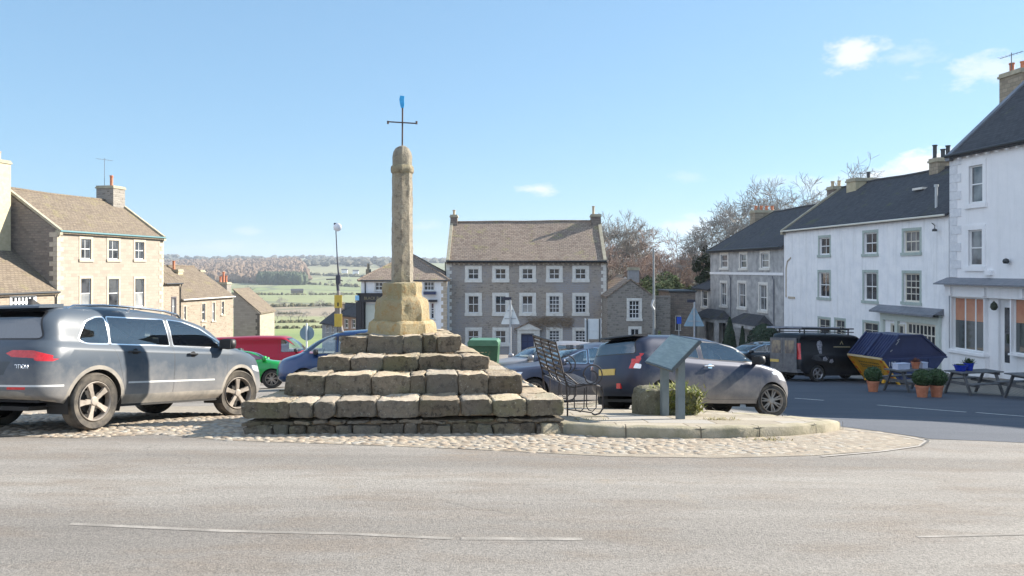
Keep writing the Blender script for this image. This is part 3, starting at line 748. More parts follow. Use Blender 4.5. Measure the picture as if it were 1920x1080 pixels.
def wheel(parent, x, y, r, side, rimr, kind, mat, tyre, steer=0., hub=True):
    c = (0, 0, 0); wt = .115*r/.35
    mb = MB(); R_ = rimr; o = side
    mb.lathe([(R_*1.02, -.01*o), (R_*1.02, .055*o), (R_*.985, .062*o), (R_*.93, .045*o), (R_*.90, -.02*o)], 40, c, 'y')   # rim lip
    def spoke(a, w0, w1, r0, r1, dep0, dep1, thick=.025):
        ca, sa = math.cos(a), math.sin(a)
        def q(rr, t, d): return (ca*rr-sa*t, d*o, sa*rr+ca*t)
        A = [q(r0, -w0, dep0-thick), q(r0, w0, dep0-thick), q(r1, w1, dep1-thick), q(r1, -w1, dep1-thick)]
        B = [q(r0, -w0*.75, dep0), q(r0, w0*.75, dep0), q(r1, w1*.75, dep1), q(r1, -w1*.75, dep1)]
        i = [mb.pt(p) for p in A+B]
        for k in ((0,1,2,3),(7,6,5,4),(0,4,5,1),(1,5,6,2),(2,6,7,3),(3,7,4,0)): mb.face([i[j] for j in k])
    ns = {'five': 5, 'multi': 7, 'plain': 6}[kind]
    for k in range(ns):
        a = 2*math.pi*k/ns+.35
        if kind == 'five':
            spoke(a+.075, .014, .030, .045, R_*.95, .035, .045); spoke(a-.075, .014, .030, .045, R_*.95, .035, .045)
            spoke(a, .03, .04, .03, R_*.5, .034, .037)
        elif kind == 'multi':
            for s_ in (-1, 1): spoke(a+s_*.14, .016, .011, .04, R_*.94, .03, .045)
        else: spoke(a, .03, .03, .03, R_*.94, .03, .04)
    mb.lathe([(.0, .048*o), (.045, .046*o), (.062, .034*o), (.07, .0)], 20, c, 'y')
    w_ = mb.build('wheel', mat, parent, smooth=30); w_.location = (x, y, r); w_.rotation_euler = (0, random.random()*2, 0)
    g = w_
    mb = MB(); prof = []
    for rr, yy in ((R_*.99, .060), (R_*1.06, .088), (r*.80+R_*.2, .105), (r*.93, .108), (r*.985, .090), (r*1.0, .070), (r*1.0, -.07), (r*.985, -.09), (r*.9, -.11), (R_, -.09)):
        prof.append((rr, (yy-.04)*o*wt/.115))
    mb.lathe(prof, 48, c, 'y'); mb.build('tyre', tyre, w_, smooth=40)
    mb = MB(); mb.lathe([(.001, -.07*o), (R_*.93, -.07*o)], 24, c, 'y'); mb.lathe([(.001, -.045*o), (R_*.6, -.045*o), (R_*.6, -.06*o)], 24, c, 'y'); mb.build('brake_disc', RIMD, w_)
    if steer: w_.rotation_euler = (0, 0, steer)
    return w_
def make_car(name, label, cat, loc, heading, sp, group=None, pitch=0., roll=0.):
    """sp: the body's levels, wheel positions, windows and colours; x runs from the rear bumper to the nose"""
    L = sp['L']; W = sp['W']; H = sp['H']; root = thing(name, label, cat, loc, 0, group)
    root.rotation_euler = Matrix.Rotation(heading, 3, 'Z').to_euler()
    if pitch or roll:
        root.rotation_euler = (Matrix.Rotation(heading, 3, 'Z') @ Matrix.Rotation(pitch, 3, 'Y') @ Matrix.Rotation(roll, 3, 'X')).to_euler()
    bm = body_surface(sp['loops'], L, sp.get('sub', [3, 3, 3, 4, 3, 3, 3, 2]))
    part = bm.faces.layers.int.new('part'); wr = sp['wr']; wx = sp['wx']; ar = sp.get('arch', wr*1.13)
    parts = {0: ('body', sp['paint'])}; nid = [1]
    def cut(nm, mat, poly, A, B, test, inset=None, imat=None):
        outer = offs(poly, -inset) if inset else poly
        fs = cookie(bm, outer, A, B, lambda f: f[part] == 0 and test(f))
        if not fs: return
        k = nid[0]; nid[0] += 1; parts[k] = (nm, mat)
        for f in fs: f[part] = k
        if inset:   # the surround is the ring between the two outlines
            j = nid[0]; nid[0] += 1; parts[j] = ('', imat[1], k)
            for f in fs: f[part] = j
            for f in cookie(bm, poly, A, B, lambda f: f[part] == j): f[part] = k
        return k
    for x in wx:   # arches
        circ = [(x+ar*math.cos(a), wr+ar*math.sin(a)) for a in [2*math.pi*i/36 for i in range(36)]]
        circ = [(a, b) if b > wr*.4 else (a, b-.6) for a, b in circ]
        cookie_f = cookie(bm, circ, (1,0,0), (0,0,1), lambda f: abs(f.calc_center_median().y) > W*.55)
        bmesh.ops.delete(bm, geom=cookie_f, context='FACES')
        if sp.get('clad'):
            cw = sp['clad']; c2 = [(x+(ar+cw)*math.cos(a), wr+(ar+cw)*math.sin(a)) for a in [2*math.pi*i/40 for i in range(40)]]
            for sg in (1, -1): cut('arch_trim', sp['cladmat'], c2, (1,0,0), (0,0,1), lambda f: f.calc_center_median().y*sg > W*.6)
    for sg in (1, -1):
        for wn in sp['side_windows']:
            poly = rounded(wn['p'], wn.get('r', .04))
            cut('window', wn.get('g', GLASS), poly, (1,0,0), (0,0,1), lambda f: f.calc_center_median().y*sg > W*.3 and f.normal.y*sg > .3, wn.get('trim', .014), ('', wn.get('tm', BLK)))
    for nm, poly, sgn, gm in sp['end_windows']:
        zr = sp.get('zglass', .8)
        cut(nm, gm, rounded(poly, .06), (0,1,0), (0,0,1), lambda f: (f.normal.x*sgn > .12) and f.calc_center_median().z > zr and f.calc_center_median().x*sgn > (sp['xmid']*sgn), .02, ('', BLK))
    for nm, mat, poly, A, B, test in sp.get('cuts', []):
        cut(nm, mat, poly, A, B, test)
    for nm, poly in sp.get('doors', []):
        for sg in (1, -1):
            cut(nm, sp['paint'], offs(rounded(poly, .07), .004), (1,0,0), (0,0,1), lambda f: cen(f).y*sg > W*.35 and f.normal.z < .8, .0045, ('', BLK))
    # split into meshes
    bm.normal_update(); byp = {}
    for f in bm.faces: byp.setdefault(f[part], []).append(f)
    objs = {}
    def mesh_of(ids, nm, mats, parent, inset_ids=()):
        vmap = {}; vs = []; fs = []; mi = []; nrm = []
        for mi_, k in enumerate(ids):
            for f in byp.get(k, []):
                q = []
                for v in f.verts:
                    if v not in vmap: vmap[v] = len(vs); vs.append(tuple(v.co)); nrm.append(v.normal.copy())
                    q.append(vmap[v])
                fs.append(q); mi.append(mi_)
        if not fs: return None
        me = bpy.data.meshes.new(nm); me.from_pydata(vs, [], fs)
        for m in mats: me.materials.append(m)
        me.polygons.foreach_set('material_index', mi); me.polygons.foreach_set('use_smooth', [True]*len(fs)); me.update()
        me.normals_split_custom_set_from_vertices([tuple(n_) for n_ in nrm])
        o = bpy.data.objects.new(nm, me); COL.objects.link(o); o.parent = parent; return o
    # body-normal continuity comes from the shared vertices' normals
    for k in list(parts):
        p = parts[k]
        if len(p) == 3: continue
        ids = [k]; mats = [p[1]]
        for j, q in parts.items():
            if len(q) == 3 and q[2] == k: ids.append(j); mats.append(q[1])
        mesh_of(ids, p[0], mats, root)
    pts = BVHTree.FromBMesh(bm)
    def surf(x, z, sg):
        h = pts.ray_cast(Vector((x, sg*3, z)), Vector((0, -sg, 0))); return h[0] if h[0] else Vector((x, sg*W, z))
    # wheels, wells, floor
    for i, x in enumerate(wx):
        for sg in (1, -1):
            wheel(root, x, sg*(W-.085), wr, sg, sp['rimr'], sp['rim'], sp.get('rimmat', RIM), sp.get('tyre', RUB), sp.get('steer', 0) if i == 1 else 0)
            mb = MB(); K = 14; a0, a1 = -.35, math.pi+.35; ra = ar+.01
            for k in range(K):
                p, q = a0+(a1-a0)*k/K, a0+(a1-a0)*(k+1)/K
                mb.quad(*[(x+ra*math.cos(t), sg*yy, wr+ra*math.sin(t)) for t, yy in ((p, W-.03), (q, W-.03), (q, W-.38), (p, W-.38))])
            mb.poly([(x+ra*math.cos(a0+(a1-a0)*k/K), sg*(W-.38), wr+ra*math.sin(a0+(a1-a0)*k/K)) for k in range(K+1)])
            mb.build('wheel_arch_liner', RIMD, root)
    mb = MB(); mb.box(.25, L-.3, -W*.62, W*.62, sp.get('floor', .24), sp.get('floor', .24)+.05); mb.box(wx[0]+ar+.02, wx[1]-ar-.02, -W*.9, W*.9, sp.get('floor', .24), sp.get('floor', .24)+.06)
    mb.build('underbody', RIMD, root)
    if sp.get('cabin'):
        x0, x1, zf, zs_ = sp['cabin']
        mb = MB(); wi = W*.80
        mb.box(x0, x1+.05, -wi, wi, zf-.05, zf); mb.bar((x1-.02, -wi, zs_-.07), (x1-.02, wi, zs_-.07), .4, .16)
        mb.box(x0, x0+.03, -wi, wi, zf, zs_-.12)
        for sg in (-1, 1): mb.box(x0+.2, x1-.1, sg*wi-.02, sg*wi+.02, zf, zs_-.10)
        mb.build('dashboard', TRIM, root, smooth=30)
        for sx in sp['seats']:
            for sg in ((-1, 1) if sx > sp['seats'][0]-.01 else (-1, 1)):
                mb = MB()
                mb.prism([(sx, zf), (sx+.52, zf), (sx+.54, zf+.22), (sx+.14, zf+.20), (sx-.06, zf+.78), (sx-.17, zf+.78), (sx-.05, zf+.2)], sg*.36-.24, sg*.36+.24)
                mb.box(sx-.2, sx-.10, sg*.36-.13, sg*.36+.13, zf+.80, zf+1.0)
                mb.build('seat', SEAT, root)
        mb = MB(); ctr = Vector((x1-.42, .36*sp.get('drive', -1), zs_+.0)); ring = [ctr+Vector((-.06*math.sin(t), .18*math.cos(t), .18*math.sin(t))) for t in [2*math.pi*k/20 for k in range(21)]]
        mb.tube(ring, .014, 6); mb.bar(ring[0], ring[10], .03, .03); mb.build('steering_wheel', TRIM, root)
    # mirrors, handles
    if 'mirror' in sp:
        mx_, mz = sp['mirror']
        for sg in (1, -1):
            s_ = surf(mx_, mz-.03, sg); mb = MB(); c = Vector((mx_-.02, s_.y+sg*.15, mz+.03)); V = {}
            for i in range(9):
                for j in range(12):
                    th, ph = math.pi*i/8, 2*math.pi*j/12
                    d = Vector((math.cos(th), math.sin(th)*math.cos(ph), math.sin(th)*math.sin(ph)))
                    e = Vector([math.copysign(abs(t)**.6, t) for t in d]); V[i, j] = mb.pt(c+Vector((e.x*.075, e.y*.125, e.z*.085)))
            for i in range(8):
                for j in range(12): mb.face([V[i, j], V[i+1, j], V[i+1, (j+1) % 12], V[i, (j+1) % 12]])
            mo = mb.build('door_mirror', sp.get('mirmat', sp['paint']), root, smooth=60)
            mb = MB(); mb.bar((mx_, s_.y-sg*.03, mz-.03), (mx_, s_.y+sg*.12, mz-.03), .06, .035); mb.box(mx_-.075-.022, mx_-.075-.012, c.y-.105, c.y+.105, mz-.035, mz+.095); mb.build('mirror_arm', BLK, mo)
    for hx, hz in sp.get('handles', []):
        for sg in (1, -1):
            s_ = surf(hx, hz, sg); mb = MB()
            mb.tube([(hx-.10, s_.y+sg*.004, hz), (hx-.085, s_.y+sg*.035, hz+.004), (hx+.07, s_.y+sg*.035, hz+.004), (hx+.10, s_.y+sg*.004, hz)], [.012, .014, .014, .012], 6)
            mb.lathe([(.05, .004*sg), (.045, -.01*sg)], 14, (hx+.02, s_.y, hz-.005), 'y', close=True)
            mb.build('door_handle', sp.get('hmat', BLK), root, smooth=50)
    return root, surf, bm
# ---------------------------------------------------------------- specs
def hatch_spec(L, W, H, wx, wr, paintm, zbelt=.92, cowl=(.30,), **k):
    """general two-box car; keys: xw windscreen base from nose, xt roof front, xg rear glass base, xrr roof rear"""
    nose = k.get('nose', .72); zh = k.get('zh', 1.0); zsh = k.get('zsh', .86); xw, xt, xg, xrr = L-k['xw'], L-k['xt'], k['xg'], k['xrr']
    rw = k.get('rw', .72)*W; zg = k.get('zg', zbelt+.08); sill = k.get('sill', .25); zr = k.get('zr', .92); nsl = k.get('roofdrop', .06)
    loops = [
        dict(xr=.16, xf=L-.16, w=W*.90, z=[(0, sill+.12), (wx[0], sill), (wx[1], sill), (L, sill-.02)], cr=.4, cf=.75, er=3.6, ef=2.7),
        dict(xr=.04, xf=L-.03, w=W*.975, z=[(0, .46), (L/2, .40), (L, .36)], cr=.4, cf=.8, er=3.6, ef=2.6),
        dict(xr=.0, xf=L, w=W, z=[(0, .64), (L/2, .60), (L, .56)], cr=.42, cf=.85, er=3.4, ef=2.5),
        dict(xr=.06, xf=L-.10, w=W*.985, z=[(0, zr), (L*.45, zsh), (L-.9, zsh-.02), (L, nose)], cr=.42, cf=.95, er=3.4, ef=2.5, crease=.35),
        dict(xr=xg, xf=xw, w=W*.925, z=[(0, zg), (L*.35, zbelt+.03), (L*.6, zbelt), (xw, zh)], cr=.35, cf=.36, er=3.6, ef=3.0, crease=.75),
        dict(xr=(xg*.45+xrr*.55)-.06, xf=(xw*.48+xt*.52)+.05, w=W*.84, z=[(0, (zg+H)/2+.02), (L, (zbelt+H)/2+.03)], cr=.28, cf=.4, er=4, ef=3.2, sm=False),
        dict(xr=xrr, xf=xt, w=rw, z=[(xrr, H-nsl-.06), ((xrr+xt)/2, H-.07), (xt, H-.11)], cr=.22, cf=.35, er=4, ef=3.4, crease=.2),
        dict(xr=xrr+.06, xf=xt-.14, w=rw*.80, z=[(xrr, H-nsl-.02), ((xrr+xt)/2, H-.018), (xt-.1, H-.055)], cr=.2, cf=.3, er=4, ef=3),
        dict(xr=xrr+.14, xf=xt-.3, w=.001, z=[(xrr, H-nsl), ((xrr+xt)/2, H), (xt-.3, H-.03)], cr=.1, cf=.1),
    ]
    sp = dict(L=L, W=W, H=H, loops=loops, wx=wx, wr=wr, rimr=k.get('rimr', wr*.68), rim=k.get('rim', 'multi'), paint=paintm, xmid=L*.5, seats=k.get('seats', [xg+.9, L*.53]),
              cabin=(xg+.1, xw-.25, .42, zbelt), sub=[3, 2, 3, 5, 4, 4, 3, 3])
    sp.update({a: b for a, b in k.items() if a in ('side_windows', 'end_windows', 'cuts', 'doors', 'mirror', 'mirmat', 'handles', 'hmat', 'clad', 'cladmat', 'tyre', 'rimmat', 'steer', 'arch', 'zglass', 'drive', 'floor')})
    return sp
X3, Y3, Z3 = (1,0,0), (0,1,0), (0,0,1)
def place(car_spec_wheel_x, cont, heading):
    """root location so that the wheel at local x touches point cont (local y offset given)"""
    (lx, ly) = car_spec_wheel_x; c, s_ = math.cos(heading), math.sin(heading)
    x = cont[0]-(lx*c-ly*s_); y = cont[1]-(lx*s_+ly*c); return x, y
def ground_fit(x, y, h, L, wx, W):
    """height, pitch and roll of a car standing on the slope"""
    c, s_ = math.cos(h), math.sin(h)
    def g(lx, ly): return G(x+lx*c-ly*s_, y+lx*s_+ly*c)
    r_, f_ = (g(wx[0], W)+g(wx[0], -W))/2, (g(wx[1], W)+g(wx[1], -W))/2
    sl_ = (f_-r_)/(wx[1]-wx[0]); rl = ((g(wx[0], W)+g(wx[1], W))-(g(wx[0], -W)+g(wx[1], -W)))/2/(2*W)
    return r_-sl_*wx[0], -math.atan(sl_), math.atan(rl)
def put(name, label, cat, sp, contact, which, heading, group='cars parked in the market square', dz=0.):
    """which = (axle index, side sign) of the wheel standing at contact"""
    W = sp['W']; x, y = place((sp['wx'][which[0]], which[1]*(W-.085)), contact, heading)
    z, p, r_ = ground_fit(x, y, heading, sp['L'], sp['wx'], W-.085)
    return make_car(name, label, cat, (x, y, z+.003+dz), heading, sp, group, p, r_)
def plate(root, x, z, mat, w_=.52, h=.11, tilt=0, y=0):
    mb = MB(); mb.box(x-.012, x+.012, y-w_/2, y+w_/2, z-h/2, z+h/2); return mb.build('number_plate', mat, root)
PG = 'cars parked in the market square'
# ---- grey sport utility vehicle on the left
PAINT1 = paint('grey_metallic_paint', (.066, .082, .104), (.30, .275, .25), .92, .0, .86)
L, W, H = 4.70, .92, 1.595; wr = .36; wx = (.93, 3.72)
sp = hatch_spec(L, W, H, wx, wr, PAINT1, zbelt=1.06, nose=.86, zh=1.13, zsh=.98, xw=1.12, xt=1.92, xg=.14, xrr=.42, zg=1.12, zr=1.02, rw=.74, sill=.30, rimr=.245, rim='five',
    roofdrop=.03, clad=.05, cladmat=GREYT, arch=.405, mirror=(3.28, 1.10), mirmat=BLK, handles=[(1.50, .99), (2.60, .965)], hmat=BLK, seats=[1.35, 2.3], steer=R(-14), floor=.27,
    side_windows=[dict(p=[(.66, 1.13), (.80, 1.36), (.98, 1.425), (1.11, 1.435), (1.13, 1.095), (.78, 1.095)], tm=CHR, r=.05, trim=.018),
                  dict(p=[(1.155, 1.095), (1.16, 1.438), (2.16, 1.450), (2.20, 1.09)], tm=CHR, trim=.016, r=.02),
                  dict(p=[(2.28, 1.09), (2.24, 1.450), (2.52, 1.435), (2.86, 1.345), (3.38, 1.095), (3.30, 1.08)], tm=CHR, trim=.016, r=.02)],
    end_windows=[('rear_window', [(-.74, 1.14), (-.60, 1.47), (.60, 1.47), (.74, 1.14)], -1, GLASSD), ('windscreen', [(-.72, 1.14), (-.58, 1.45), (.58, 1.45), (.72, 1.14)], 1, GLASS)],
    doors=[('rear_door', [(1.20, .99), (1.12, 1.06), (1.12, 1.46), (2.19, 1.475), (2.24, 1.06), (2.24, .36), (1.42, .36), (1.33, .62)]),
           ('front_door', [(2.25, 1.06), (2.20, 1.475), (2.54, 1.462), (2.9, 1.365), (3.46, 1.10), (3.40, .98), (3.36, .36), (2.25, .36)])],
    cuts=[])
W1 = W
for sg in (1, -1):
    A = (1, sg*1.0, 0)
    o_ = W
    sp['cuts'] += [('tail_light', REDL, [(o_-.46, .965), (o_-.42, .995), (o_-.05, .99), (o_+.10, .96), (o_+.30, .885), (o_+.27, .865), (o_-.0, .868), (o_-.06, .90), (o_-.42, .93)], A, Z3, lambda f, sg=sg: cen(f).x < .9 and cen(f).y*sg > 0),
                   ('bumper_reflector', REDL, [(o_-.42, .53), (o_-.42, .56), (o_-.14, .56), (o_-.14, .53)], A, Z3, lambda f, sg=sg: cen(f).x < .6 and cen(f).y*sg > 0),
                   ('bumper_strip', SILT, [(o_-.9, .562), (o_-.9, .585), (o_+.42, .585), (o_+.42, .562)], A, Z3, lambda f, sg=sg: cen(f).x < .7 and cen(f).y*sg > 0),
                   ('lower_bumper', GREYT, [(o_-.95, .28), (o_-.95, .52), (o_-.2, .50), (o_+.1, .40), (o_+.30, .40), (o_+.35, .28)], A, Z3, lambda f, sg=sg: cen(f).x < .7 and cen(f).y*sg > 0),
                   ('sill_strip', SILT, [(1.42, .575), (1.42, .598), (3.1, .60), (3.1, .578)], X3, Z3, lambda f, sg=sg: cen(f).y*sg > .6),
                   ('sill_trim', GREYT, [(1.3, .28), (1.36, .43), (3.28, .43), (3.32, .28)], X3, Z3, lambda f, sg=sg: cen(f).y*sg > .6),
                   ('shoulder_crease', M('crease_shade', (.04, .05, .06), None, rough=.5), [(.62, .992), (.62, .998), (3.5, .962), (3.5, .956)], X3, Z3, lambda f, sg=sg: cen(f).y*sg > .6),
                   ('headlight', WHL, [(L-.75+W, .80), (L-.2+W, .74), (L-.2+W, .62), (L-.6+W, .70)], (1, sg, 0), Z3, lambda f, sg=sg: cen(f).x > L-1.1 and cen(f).y*sg > 0)]
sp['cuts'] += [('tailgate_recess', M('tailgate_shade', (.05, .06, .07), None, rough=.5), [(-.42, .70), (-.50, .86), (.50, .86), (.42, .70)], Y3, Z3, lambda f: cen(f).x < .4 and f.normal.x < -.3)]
cr_, cf_ = gp(170, 808), gp(441, 780)
hd = R(70.5)
suv, surf, bmx = put('parked_suv', 'dusty grey four wheel drive car with roof rails, left of the stepped cross', 'car', sp, cr_, (0, -1), hd)
for sg in (1, -1):
    mb = MB(); pp = []
    for x, z, y in ((.66, 1.52, .615), (.74, 1.565, .62), (1.2, 1.598, .64), (1.8, 1.603, .645), (2.3, 1.585, .635), (2.58, 1.545, .61), (2.66, 1.50, .60)): pp.append((x, sg*y, z))
    mb.tube(pp, .017, 6); mb.bar((1.62, sg*.64, 1.54), (1.62, sg*.64, 1.6), .03, .03); mb.build('roof_rail', CHR, suv, smooth=60)
mb = MB(); mb.prism([(.27, 1.51), (.28, 1.535), (.62, 1.583), (.62, 1.535)], -.60, .60); o = mb.build('rear_spoiler', PAINT1, suv, smooth=30)
mb = MB(); mb.prism([(.62, 1.575), (.80, 1.59), (.66, 1.665), (.62, 1.655)], -.012, .012); mb.build('roof_aerial', BLK, suv)
mb = MB(); mb.bar((.175, -.05, 1.135), (.235, .42, 1.16), .02, .03); mb.lathe([(.03, -.02), (.03, .02)], 10, (.16, -.05, 1.13), 'x', close=True); mb.build('rear_wiper', BLK, suv)
plate(suv, -.005, .77, PLO); mb = MB(); mb.tube([(.05, .0, .33), (.02, 0, .30)], .04, 8); mb.build('exhaust_pipe', RIMD, suv)
mb = MB(); mb.lathe([(.062, -.008), (.062, .008)], 16, (.03, 0, .95), 'x', close=True); mb.build('badge', CHR, suv, smooth=40)
h_ = BVHTree.FromBMesh(bmx).ray_cast(Vector((-1, -.62, .80)), Vector((1, 0, 0)))
if h_[0]: text('4MOTION', .07, CHR, suv, h_[0]+Vector((-.006, 0, 0)), (R(90), 0, R(-90)), 'tailgate_lettering')
# ---- grey small hatchback, right
PAINT2 = paint('dusty_grey_paint', (.035, .042, .07), (.38, .34, .295), .9, .3, .82, clean_rear=True)
L, W, H = 3.85, .845, 1.45; wr = .305; wx = (.66, 3.09)
sp = hatch_spec(L, W, H, wx, wr, PAINT2, zbelt=.98, nose=.80, zh=1.04, zsh=.90, xw=1.02, xt=1.72, xg=.10, xrr=.36, zg=1.08, zr=.98, rw=.76, sill=.24, rimr=.215, rim='multi',
    roofdrop=.02, arch=.345, mirror=(2.70, 1.0), mirmat=BLK, handles=[(1.62, .89)], hmat=CHR, seats=[1.15, 1.95], steer=R(-16), tyre=RUB, rimmat=RIM,
    side_windows=[dict(p=[(.72, 1.08), (.84, 1.27), (1.40, 1.325), (1.44, 1.03)], tm=BLK, trim=.012, r=.03),
                  dict(p=[(1.54, 1.02), (1.52, 1.325), (1.93, 1.32), (2.28, 1.245), (2.78, 1.02), (2.7, 1.0)], tm=BLK, trim=.012, r=.03)],
    end_windows=[('rear_window', [(-.66, 1.08), (-.55, 1.34), (.55, 1.34), (.66, 1.08)], -1, GLASSD), ('windscreen', [(-.68, 1.07), (-.55, 1.33), (.55, 1.33), (.68, 1.07)], 1, GLASS)],
    doors=[('front_door', [(1.50, 1.0), (1.48, 1.345), (1.95, 1.345), (2.32, 1.262), (2.88, 1.03), (2.83, .9), (2.74, .31), (1.58, .31), (1.50, .6)])], cuts=[])
for sg in (1, -1):
    A = (1, sg*1.0, 0); o_ = W
    sp['cuts'] += [('tail_light', REDL, [(o_-.17, .82), (o_-.14, .92), (o_+.02, 1.02), (o_+.17, 1.09), (o_+.19, 1.06), (o_+.10, .92), (o_+.06, .81)], A, Z3, lambda f, sg=sg: cen(f).x < .7 and cen(f).y*sg > 0),
                   ('headlight', WHL, [(L-.80+W, .82), (L-.72+W, .90), (L-.30+W, .80), (L-.18+W, .64), (L-.45+W, .66)], A, Z3, lambda f, sg=sg: cen(f).x > L-1.1 and cen(f).y*sg > 0 and f.normal.z < .9)]
cf_ = gp(1447, 783); hd = R(25)
hat, surf, bmx = put('parked_hatchback', 'dusty dark grey three door hatchback behind the information board', 'car', sp, cf_, (1, -1), hd)
mb = MB(); mb.prism([(.20, 1.385), (.21, 1.41), (.52, 1.448), (.52, 1.39)], -.54, .54); mb.build('rear_spoiler', BLK, hat, smooth=30)
plate(hat, .008, .76, PLY); mb = MB(); mb.box(.01, .05, -.42, -.30, .47, .56); mb.build('reflector', REDL, hat)
for sg in (1, -1):
    t_ = BVHTree.FromBMesh(bmx).ray_cast(Vector((-.3, sg*1.5, .85)), Vector((.45, -sg*.75, 0)).normalized())
    if t_[0]:
        mb = MB(); c = t_[0]; n_ = t_[1]; mb.X = Matrix.Translation(c+n_*.004) @ n_.to_track_quat('Z', 'Y').to_matrix().to_4x4(); mb.prism(rounded([(-.07, -.035), (.06, -.045), (.075, .03), (-.03, .05)], .02), -.004, .01, 'xy'); mb.build('reversing_lamp', WHL, hat)
# ---- generic saloon / estate builder for the cars further off
def generic(name, label, L, W, H, col, contact, which, hd, zb=.95, xw=1.15, xt=2.0, xg=.2, xrr=.7, rear_w=True, dust=.5, trim=BLK, group=PG, rim='multi', nose=.72, drop=.05, dz=0):
    pm = paint(name+'_paint', col, (.36, .33, .29), dust, .4, .6) if dust else paint(name+'_paint', col)
    wr = .315; wx = (.85, L-.92)
    zt_ = H-.14; a0, a1 = xg+.52, L-xw-.02
    sp = hatch_spec(L, W, H, wx, wr, pm, zbelt=zb, nose=nose, zh=zb+.05, zsh=zb-.09, xw=xw, xt=xt, xg=xg, xrr=xrr, zg=zb+.08, zr=zb-.02, rw=.74, sill=.24, rim=rim, roofdrop=drop, arch=.36,
        mirror=(L-xw-.12, zb+.04), mirmat=pm, handles=[(L*.36, zb-.10), (L*.56, zb-.11)], hmat=pm, tyre=RUBC,
        side_windows=[dict(p=[(a0, zb+.10), (a0+.22, zt_-.03), (L*.48-.01, zt_+.01), (L*.48, zb+.05)], tm=trim, trim=.016, r=.03),
                      dict(p=[(L*.48+.07, zb+.05), (L*.48+.06, zt_+.01), (L-xt-.05, zt_-.01), (L-xt+.25, zt_-.09), (a1-.10, zb+.06)], tm=trim, trim=.016, r=.03)],
        end_windows=[('rear_window', [(-W*.68, zb+.13), (-W*.58, H-.15), (W*.58, H-.15), (W*.68, zb+.13)], -1, GLASSD), ('windscreen', [(-W*.80, zb+.09), (-W*.64, H-.13), (W*.64, H-.13), (W*.80, zb+.09)], 1, GLASS)],
        doors=[('front_door', [(L*.48+.02, zb-.05), (L*.48+.02, zt_+.03), (L-xt-.05, zt_+.02), (L-xt+.3, zt_-.06), (a1+.08, zb+.02), (a1+.02, .33), (L*.48+.02, .33)]),
               ('rear_door', [(wx[0]+.30, zb-.05), (wx[0]+.30, zt_+.02), (L*.48+.01, zt_+.03), (L*.48+.01, .33), (wx[0]+.50, .33), (wx[0]+.38, .62)])], cuts=[])
    for sg in (1, -1):
        sp['cuts'] += [('headlight', WHL, [(L-.72+W, nose+.06), (L-.2+W, nose-.02), (L-.18+W, nose-.14), (L-.55+W, nose-.09)], (1, sg, 0), Z3, lambda f, sg=sg: cen(f).x > L-1.1 and cen(f).y*sg > 0 and f.normal.z < .9),
                       ('tail_light', REDL, [(W-.25, zb-.22), (W-.25, zb-.03), (W+.18, zb-.03), (W+.14, zb-.2)], (1, sg, 0), Z3, lambda f, sg=sg: cen(f).x < .7 and cen(f).y*sg > 0)]
    r_, s_, b_ = put(name, label, 'car', sp, contact, which, hd, group, dz)
    plate(r_, L-.005, .48, WHL); plate(r_, .0, .74, PLY); return r_
# ---------------------------------------------------------------- other cars
Dg = D
def at(X, d): x = (X-CXX)/F*d; return Vector((x, d, G(x, d)))
generic('parked_saloon', 'dusty dark grey car with door mirror towards the bench, nose pointing left', 4.45, .90, 1.49, (.075, .085, .125), at(1000, 18.7), (1, 1), R(196), dust=.95, trim=CHR, xw=1.42, xt=2.35, xrr=.8, xg=.25)
generic('parked_estate', 'silver grey car parked just behind the one at the bench', 4.5, .89, 1.50, (.30, .29, .30), at(955, 22.6), (1, 1), R(197), dust=.7, xw=1.35, xt=2.3)
generic('pale_blue_car', 'bright pale blue car showing behind the green bin', 4.0, .86, 1.47, (.05, .33, .62), at(900, 31.5), (1, -1), R(12), dust=0, xw=1.1, xt=1.9)
generic('black_car', 'black car with chrome window line left of the black van', 4.3, .89, 1.47, (.012, .014, .02), at(1392, 37), (1, 1), R(195), dust=0, trim=CHR, xw=1.15, xt=2.05)
generic('green_car', 'bright green hatchback showing its front wheel beyond the grey four wheel drive', 3.9, .85, 1.46, (.015, .33, .06), at(510, 27.2), (1, -1), R(14), dust=0, xw=1.0, xt=1.9, nose=.78)
generic('blue_car', 'blue car in the distance between the yellow signs and the pub', 4.2, .88, 1.5, (.02, .08, .35), at(655, 47), (1, 1), R(190), dust=0)
# ---- blue people carrier: tall, steep nose facing left
pm = paint('blue_paint', (.005, .032, .115)); L, W, H = 4.2, .90, 1.82; wr = .32; wx = (.75, 3.38)
def van_spec(L, W, H, wx, wr, pm, zb, nose, zh, xw, xt, rw=.82, xg=.06, xrr=.16, sidew=(), doors=(), endw=(), mirror=None, **k):
    sp = hatch_spec(L, W, H, wx, wr, pm, zbelt=zb, nose=nose, zh=zh, zsh=zb-.12, xw=xw, xt=xt, xg=xg, xrr=xrr, zg=zb+.08, zr=zb-.05, rw=rw, sill=.27, rim='five', roofdrop=.01,
        side_windows=list(sidew), doors=list(doors), end_windows=list(endw), mirror=mirror, cuts=[], tyre=RUBC, **k)
    for lp in sp['loops'][:4]: lp['cr'] = .18
    for lp in sp['loops'][4:7]: lp['cr'] = .12
    for sg in (1, -1):
        sp['cuts'] += [('tail_light', REDL, [(W-.16, zb-.22), (W-.16, zb+.42), (W+.05, zb+.42), (W+.07, zb-.22)], (1, sg, 0), Z3, lambda f, sg=sg: cen(f).x < .6 and cen(f).y*sg > 0),
                       ('headlight', WHL, [(L-.62+W, nose+.08), (L-.2+W, nose+.0), (L-.15+W, nose-.18), (L-.5+W, nose-.1)], (1, sg, 0), Z3, lambda f, sg=sg: cen(f).x > L-1.1 and cen(f).y*sg > 0 and f.normal.z < .92)]
    return sp
